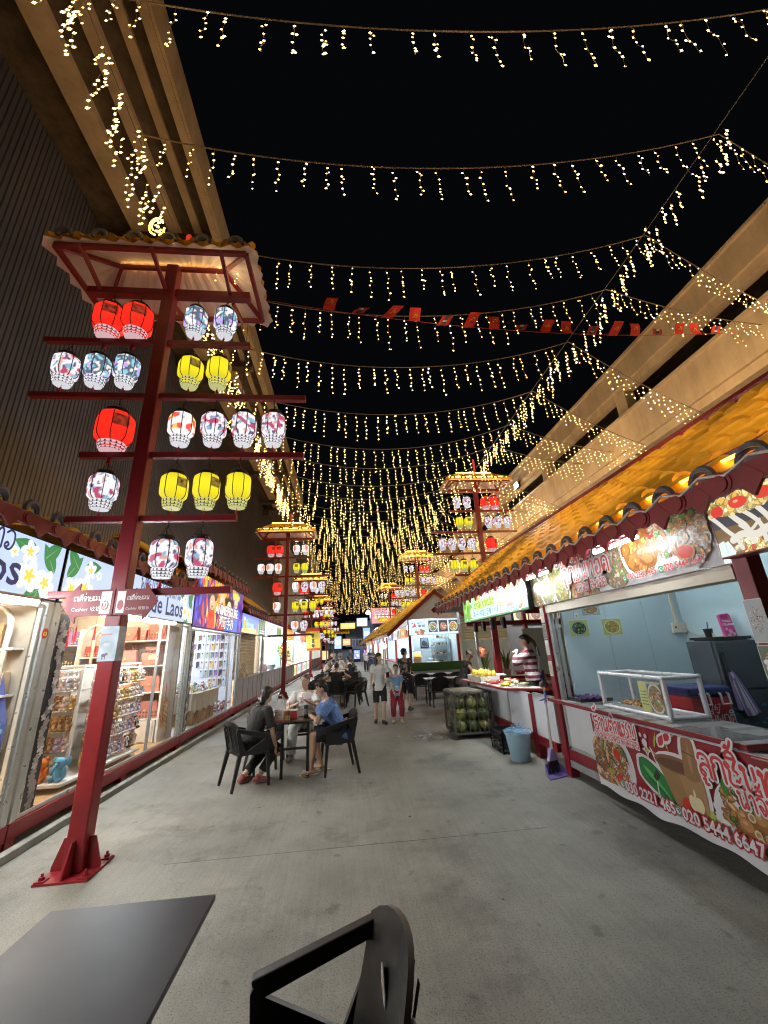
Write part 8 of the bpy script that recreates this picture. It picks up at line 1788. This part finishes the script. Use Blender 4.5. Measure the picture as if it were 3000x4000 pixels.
person('woman in a maroon and white striped shirt with a ponytail behind the fruit counter', (3.42, 7.62, .2), 62, 1.62, lean=4, yaw=14, pitch=-14, hands=((-.05, .24, 1.30), (.06, .26, 1.27)), poles=((-1, -.1, -.8), (1, -.1, -.8)), top=dict(col=stripes, sleeve=1.55, loose=.028, hem=-.06), bot=dict(col=BLK, len=1.95, loose=.015), hair=dict(style='pony', col=(.035, .02, .015)), skin=(.56, .37, .28), vox=.013, female=True, extra=apron)
fd = [(-1.12, 22.9, -90, (.62, .45, .38), 'clip', 'woman in a pale pink top with black hair at the far tables'), (.30, 22.7, 90, (.03, .03, .035), 'short', 'person in black on the right of the far tables'), (-1.1, 24.9, -90, (.16, .22, .16), 'short', 'person in dark green on the left of the far tables'), (.32, 24.8, 90, (.66, .66, .68), 'short', 'man in a white tee on the right of the far tables'), (-1.12, 26.9, -90, (.08, .09, .12), 'long', 'woman in navy on the left of the far tables'), (.3, 26.9, 90, (.4, .08, .1), 'long', 'woman in red on the right of the far tables'), (-1.1, 29, -90, (.55, .55, .58), 'short', 'person in grey at the farther tables on the left'), (.3, 29, 90, (.05, .05, .06), 'clip', 'dark haired diner at the farther tables on the right'), (-.4, 31.4, 180, (.64, .64, .66), 'short', 'diner in white facing the camera at the farther tables'), (-.42, 21.9, 180, (.7, .62, .6), 'short', 'diner seen over the table tops facing the camera')]
for x, y, r_, c, hs, l in fd: person(l, (x, y, 0), r_, 1.64, sit=.44, lean=14, pitch=-10, hands=((-.15, .38, .8), (.15, .38, .8)), feet=((-.12, .36, 0), (.12, .36, 0)), top=dict(col=c, sleeve=.7, loose=.018), bot=dict(col=(.03, .03, .04), len=1.9, loose=.015), hair=dict(style=hs, col=DKH), vox=.026, skin=(.5, .33, .24))
person('vendor in a pale cap reaching over a counter far along the left row', (-3.75, 26.6, .2), -80, 1.62, lean=12, pitch=-14, hands=((-.1, .42, 1.0), (.15, .44, .98)), top=dict(col=(.45, .22, .14), sleeve=.6, loose=.018), bot=dict(col=BLK, len=1.9), hair=dict(style='cap', col=DKH, cap=(.55, .45, .38)), vox=.024)
for x, y, r_, c, l in ((-1.3, 44, 180, (.66, .66, .66), 'standing person in white far down the street on the left'), (-.6, 46, 0, (.6, .6, .62), 'second standing person in white near the end of the street'), (.5, 41, 180, (.1, .1, .14), 'standing person in dark clothes far down the street')): person(l, (x, y, 0), r_, 1.68, top=dict(col=c, sleeve=.7, loose=.02), bot=dict(col=(.04, .04, .06), len=1.9), hair=dict(style='short', col=DKH), vox=.03)
# ================================================================ icicle light strings, bunting, wires, end of the street
rs = random.Random(77)
XLW, XRW, ZW = -2.42, 4.75, 7.62
for x0, lab in ((XLW, 'steel wire running along the street over the left masts'), (XRW, 'steel wire running along the street over the right masts')):
    e = MB(); e.tube([(x0, -6, ZW+.25), (x0, 4.6, ZW+.05), (x0, 17.4, ZW+.05), (x0, 30.3, ZW+.05), (x0, 62, ZW)], .006, 5); tag(e.build('support_wire', WIREB), lab, 'wire', 'support wires along the street')
BT = None
def bulb(mb, p, r, star=False):
    """small LED bulb core; its star spikes are added lens glare"""
    a = rs.uniform(0, 1.5); x, y, z = p
    for (h, w) in ((r*2.3, r*.42),) * (1 if star else 0):  # lens glare shaped as spikes round the bulb
        for k in range(3):
            t = a + k*PI/3; dx, dz = math.cos(t)*h, math.sin(t)*h; px, pz = -math.sin(t)*w, math.cos(t)*w
            mb.add([(x+dx, y, z+dz), (x+px, y, z+pz), (x-dx, y, z-dz), (x-px, y, z-pz), (x, y-w, z), (x, y+w, z)], [(0,1,4),(1,2,4),(2,3,4),(3,0,4),(1,0,5),(2,1,5),(3,2,5),(0,3,5)])
    c, s_ = math.cos(a)*r, math.sin(a)*r
    mb.add([(x+c, y+s_, z), (x-s_, y+c, z), (x-c, y-s_, z), (x+s_, y-c, z), (x, y, z+r*1.15), (x, y, z-r*1.3)], [(0,1,4),(1,2,4),(2,3,4),(3,0,4),(1,0,5),(2,1,5),(3,2,5),(0,3,5)])
def strand(mb, wb, top, L, n, r, sway):
    x, y, z = top; pts = [(x, y, z)]; ph = rs.uniform(0, 6); t0 = rs.uniform(.05, .25)
    for i in range(1, n+1):
        t = i/n; pts.append((x + sway*t*t + .012*math.sin(ph+i*2.1), y + .012*math.cos(ph*1.3+i*1.7), z - L*t))
    for i in range(1, n+1):
        q = pts[i]; bulb(mb, (q[0]+rs.uniform(-.012, .012), q[1]+rs.uniform(-.012, .012), q[2]+rs.uniform(-.01, .03)), r*rs.uniform(.75, 1.3), r < .0127)
        if rs.random() < .12: bulb(mb, (q[0]+rs.uniform(-.025, .025), q[1], q[2]+rs.uniform(.0, .05)), r*rs.uniform(.7, 1.1), r < .0127)
    if wb is not None: wb.tube(pts, .0035, 3, False)
YS_ = [2.05, 3.15, 4.45, 5.25, 6.55, 8.25, 9.85, 11.1, 12.5, 13.8, 15.2, 16.5, 17.7, 18.9, 20.2, 21.5, 22.8, 24.1, 25.4, 26.8, 28.2, 29.6, 31, 32.6, 34.2, 36, 38, 40, 42, 44.5, 47, 50, 53, 56]
for si, yc in enumerate(YS_):
    near = si < 9; mid = si < 18
    ctr = 6.98 if si < 6 else 6.9; yr = yc - (.35 if si < 3 else .15); sag = ZW - ctr
    lab = 'warm icicle light string across the street, %s one counted from overhead' % ORD[si]
    o = thing('icicle_string_light', lab, 'string light', (0, yc, 7), group='icicle light strings across the street')
    def zc(x):
        t = (x - XLW)/(XRW - XLW); return ZW - 4*sag*t*(1-t)
    def yx(x): t = (x - XLW)/(XRW - XLW); return yc + .12 - (yc-yr+.12)*t
    cb = MB(); n = 24 if near else 10
    cb.tube([(XLW + (XRW-XLW)*i/n, yx(XLW + (XRW-XLW)*i/n), zc(XLW + (XRW-XLW)*i/n)) for i in range(n+1)], .008 if near else .006, 4)
    end = V(8.1, yr + .3 + (si % 3)*.25, 6.2 + .35*(si % 4)); p0 = V(XRW, yx(XRW), ZW)
    ext = lambda t: p0 + (end-p0)*t + V(0, 0, -.5*t*(1-t))
    cb.tube([ext(i/8) for i in range(9)], .007, 4); cb.build('cable', WIRE, o)
    sp = .265 if si < 3 else (.24 if si < 14 else .36); ns = int((XRW-XLW)/sp); br = .0066 if si < 4 else (.0085 if near else (.0105 if mid else .010))
    L = .52 if si < 3 else (.6 if si < 8 else .72); nb = 6 if si < 12 else (6 if mid else 4)
    mb = MB(); wb = MB(); whole = (mb, wb)
    for i in range(ns):
        x = XLW + (i+.5+rs.uniform(*((-.25, .25) if near else (-.7, .7))))*sp; top = (x, yx(x), zc(x)); LL = L*rs.uniform(.75, 1.2)
        if mid:
            mb, wb = MB(), MB(); wb.mi = 1; strand(mb, wb, top, LL, nb, br, .06*(x/4)); mb.join(wb); mb.build('light_strand', [BULB, WIRE], o)
        else: strand(whole[0], whole[1] if mid else None, top, LL, nb, br, .08*(x/4))
    ne = 20 if near else 13
    for i in range(ne):
        t = (i+.6)/ne; tp = ext(t)
        if mid: mb, wb = MB(), MB(); wb.mi = 1; strand(mb, wb, tp, L*rs.uniform(.5, 1.1), 5, br, .05); mb.join(wb); mb.build('light_strand', [BULB, WIRE], o)
        else: strand(whole[0], None, tp, L*rs.uniform(.7, 1.3), 5, br, .05)
    if not mid: whole[0].build('light_curtain', BULB, o)['kind'] = 'stuff'
    if si % 2 == 0 and si < 26:
        for x, en in ((-1.6, 5), (1.4, 5), (6.9, 36)):
            z = (zc(x) if x < XRW else ext((x-XRW)/(8.1-XRW)).z) - .5; lamp('POINT', (x, yc, z), en*(1.0 if si < 12 else 1.5), (1, .64, .30), o, .35)
        lamp('SPOT', (1.7, yc, 6.8), 360, (1, .66, .30), o, .3, rot=(0, R(-31), 0), angle=R(40))  # added spot aimed at the right roof, not a fixture of the string
# curtain of lights along the left wire
for XLW, ya, yb, dn, lab in ((XLW, .2, 4.2, .085, 'warm icicle lights bunched along the left wire overhead'), (XLW, 5.2, 16.6, .085, 'warm icicle lights bunched along the left wire between the first two masts'), (XRW, 2.7, 12.5, .14, 'warm icicle lights bunched along the right wire')):
    o = thing('icicle_string_light', lab, 'string light', (XLW, ya, 7), group='icicle light strings along the wires'); n = int((yb-ya)/dn)
    for q in range(0, n, 6):
        mb, wb = MB(), MB(); wb.mi = 1
        for i in range(q, min(n, q+6)): strand(mb, wb, (XLW+rs.uniform(-.12, .12), ya+(yb-ya)*i/n, ZW+.03-.25*rs.random()), .5*rs.uniform(.6, 1.2), 6, .0095, -.03)
        mb.join(wb); mb.build('light_strand', [BULB, WIRE], o)
    lamp('POINT', (XLW-.5, (ya+yb)/2, 7.7), 7, (1, .60, .22), o, .4)
# bunting of small flags across the street
bp0, bp1 = V(-1.05, 4.55, 6.48), V(7.2, 5.2, 6.85)
o = thing('bunting', 'string of small red flags across the street', 'bunting', (0, 4.5, 6.2)); bz = lambda t: bp0 + (bp1-bp0)*t + V(0, 0, -1.1*t*(1-t))
e = MB(); e.tube([bz(i/20) for i in range(21)], .004, 4); e.build('cord', mat('red_cord', (.35, .03, .03), .7, 0, .1), o)
FL = vmat('flag_cloth', .8, 0, .15, 20)
for i in range(17):
    t = .105 + i*.052; p = bz(t); w, hh = .17, .26; tl = rs.uniform(-.5, .9); lift = rs.uniform(.3, 1.0)
    a = Art(p, (1, 0, .02), V(.45*(1 if i % 3 else .2), .25*math.sin(i*2.1), lift), i)
    lao_ = i % 3 == 1
    e = MB(); n = 4
    def fp(x, y): return a.P(x, y, .03*math.sin(y*14+i))
    for j in range(n):
        for q in range(3):
            x0, x1, y0, y1 = -w/2+w*q/3, -w/2+w*(q+1)/3, hh*j/n, hh*(j+1)/n
            e.poly([fp(x0, y0), fp(x1, y0), fp(x1, y1), fp(x0, y1)], ((.05, .06, .14) if q == 1 else (.5, .03, .04)) if lao_ else (.62, .035, .03))
    b = e.build('flag', FL, o); e = MB(); c = a.P(0, hh*.5, .03*math.sin(hh*.5*14+i) - .004); up_ = a.v
    for sg in (-1, 1):
        if lao_: e.poly([c + a.u*.034*math.cos(k*PI/6) + up_*.034*math.sin(k*PI/6) + a.n*sg*.012 for k in range(12)], (.66, .64, .6))
        else:
            for k in range(8): a0, a1 = -1.2+k*.36, -1.2+(k+1)*.36; e.poly([c + a.n*sg*.012 + a.u*r_*math.cos(z_) + up_*r_*math.sin(z_) for r_, z_ in ((.044, a0), (.044, a1), (.030, a1), (.030, a0))], (.62, .40, .05))
            e.poly([c + a.n*sg*.0125 + a.u*x + up_*y for x, y in ((-.04, -.035), (-.03, -.045), (.02, .015), (.01, .025))], (.62, .40, .05)); e.poly([c + a.n*sg*.0125 + a.u*x + up_*y for x, y in ((-.01, .03), (.012, .005), (.03, .02), (.008, .045))], (.62, .40, .05))
    e.build('emblem', FL, b)
# white light frame near the fourth left mast
# end of the street: stage, steps wall, signs
st = thing('stage_building', 'low stage building with a railing and lit shop signs closing the street', 'building', (0, 62, 0))
e = MB(); e.box((-3.2, 62, 0), (1.0, 70, 1.75)); e.box((1.02, 61.5, 0), (14, 70, 2.1)); e.build('platform', mat('dusk_blue_render', (.16, .20, .28), .6, 0, .1, 1), st)
e = MB(); e.box((-3.2, 66, 1.76), (-.5, 66.2, 4.0)); e.box((.0, 66.5, 2.11), (14, 66.7, 6)); e.build('rear_wall', mat('blue_wall', (.20, .28, .42), .6, 0, .1, 1), st)
e = MB(); tileroof(e, (-2.6, 61.6, 3.9), (1, 0, 0), 3.2, (0, .7, .5), 1.6, .37); e.build('tile_roof', TILE, st)
e = MB()
for i in range(20): e.tube([(1.0+i*.45, 61.4, 2.1), (1.0+i*.45, 61.4, 3.1)], .025, 5)
e.tube([(1.0, 61.4, 3.1), (9.8, 61.4, 3.1)], .03, 5); e.build('railing', WPAINT, st)
for x0, x1, z0, z1, c, l in ((4.4, 6.1, 3.2, 4.6, (.45, 1.0, .15), 'glowing green shop sign at the end of the street'), (6.6, 10.4, 3.2, 4.4, (1.0, .10, .45), 'glowing pink shop sign at the end of the street'), (3.9, 7.4, 5.2, 7.4, (1.0, .28, .30), 'big pale red lit signboard above the street end'), (2.6, 3.6, 3.0, 4.6, (.25, .5, 1.0), 'blue lit screen at the end of the street'), (-1.6, -.6, 1.9, 3.6, (.55, .72, 1.0), 'added pale blue glow panel on the stage'), (-3.6, -1.9, 4.6, 5.9, (1.0, .22, .08), 'added orange red glow panel high at the left of the street end'), (-.7, 1.4, 4.6, 5.4, (1.0, .72, .12), 'added amber glow panel over the stage roof'), (1.7, 3.2, 4.9, 6.0, (.8, .88, 1.0), 'added white glow panel right of the amber one'), (-.4, .7, 2.3, 3.2, (1, .5, .2), 'small orange lit menu board on the stage')):  # doorway, orange, amber and white panels are added glow filling the dark gap
    t = thing('lit_sign', l, 'sign', ((x0+x1)/2, 61, z0), group='lit signs at the street end'); e = MB(); e.box((x0-.1, 61.0, z0-.1), (x1+.1, 61.2, z1+.1)); e.build('box', BLACKM, t); a = Art((x0, 60.99, z0), (1, 0, 0), (0, 0, 1), 3); W_, H_ = x1-x0, z1-z0; a.rect(0, 0, W_, H_, c)
    for q in range(5): a.rect(W_*(.12+.16*q), H_*.3, W_*.09, H_*.4, (1, 1, 1) if q % 2 else (1, .95, .6))
    a.build('face', SIGN, t)
for i, (x, z, c) in enumerate(((-2.9, .5, (.95, .7, .3)), (1.6, .4, (.3, .4, 1)), (3.0, .4, (.7, .3, 1)), (4.4, .4, (.2, .7, 1)), (5.8, .4, (.5, .3, 1)), (7.2, .4, (1, .4, .7)))):  # added glowing panels to brighten the dark foot of the stage
    t = thing('added_glow_panel', '%s added glow panel in a row below the stage railing, %s from the left' % (['amber', 'blue', 'violet', 'cyan', 'indigo', 'rose'][i], ORD[i]), 'screen', (x, 60.8, z), group='added glow panels below the stage'); e = MB(); e.box((x-.5, 60.8, 0), (x+.5, 61.3, z+1.35)); e.build('cabinet', BLACKM, t); a = Art((x-.42, 60.79, z), (1, 0, 0), (0, 0, 1), i); a.rect(0, 0, .84, 1.2, c)
    for q in range(6): a.circ(a.rnd.uniform(.1, .7), a.rnd.uniform(.1, 1.1), .12, (1, 1, 1) if q % 2 else (1, .8, .4))
    a.build('screen', SIGN, t)
for x, z, c, l in ((3.1, 2.65, (1.0, .15, .8), 'pink neon strip under the stage railing'), (6.2, 2.45, (.2, .9, .8), 'green neon strip under the stage railing')):
    e = MB(); e.tube([(x, 61.3, z), (x+3.2, 61.3, z)], .05, 6); tag(e.build('neon_strip', emat('neon_'+l.split()[0], c, 4, False)), l, 'neon strip')
o = thing('street_light', 'very bright white street lamp hanging high over the end of the street', 'street lamp', (3.2, 56, 0)); e = MB(); e.tube([(3.4, 56, 0), (3.4, 56, 6.6), (3.1, 56, 6.75)], .06, 8); e.build('pole', BLACKM, o); e = MB(); e.ell((3.1, 55.9, 6.35), (.28, .28, .24), 12, 8); e.build('lamp_head', emat('street_lamp_glow', (.92, .97, 1), 40), o, True); lamp('POINT', (3.1, 55.6, 6.0), 700, (.92, .97, 1), o, .3)
for i, (x, z) in enumerate(((4.6, 6.4), (5.6, 6.4))):
    t = thing('stage_light', 'violet stage spotlight near the bright street lamp, %s one' % ['left', 'right'][i], 'spotlight', (x, 55, z), group='violet stage spotlights'); e = MB(); e.tube([(x, 55.2, z), (x, 54.9, z)], .15, 10); e.bar((x, 55.2, z+.1), (x, 55.2, z+.5), .04, up=(0, 1, 0)); e.build('housing', BLACKM, t); e = MB(); e.tube([(x, 54.895, z), (x, 54.86, z)], .13, 12); e.build('lens', emat('violet_lens', (.45, .25, 1), 10, False) if i == 0 else bpy.data.materials['violet_lens'], t)
e = MB(); e.bar((-2, 55.2, 6.95), (9, 55.2, 6.95), .12); e.tube([(-2, 55.2, 0), (-2, 55.2, 6.95)], .05, 6); e.tube([(9, 55.2, 0), (9, 55.2, 6.95)], .05, 6); tag(e.build('light_truss', BLACKM), 'dark gantry carrying the violet stage spotlights', 'gantry')
# distant run of small lanterns along the left
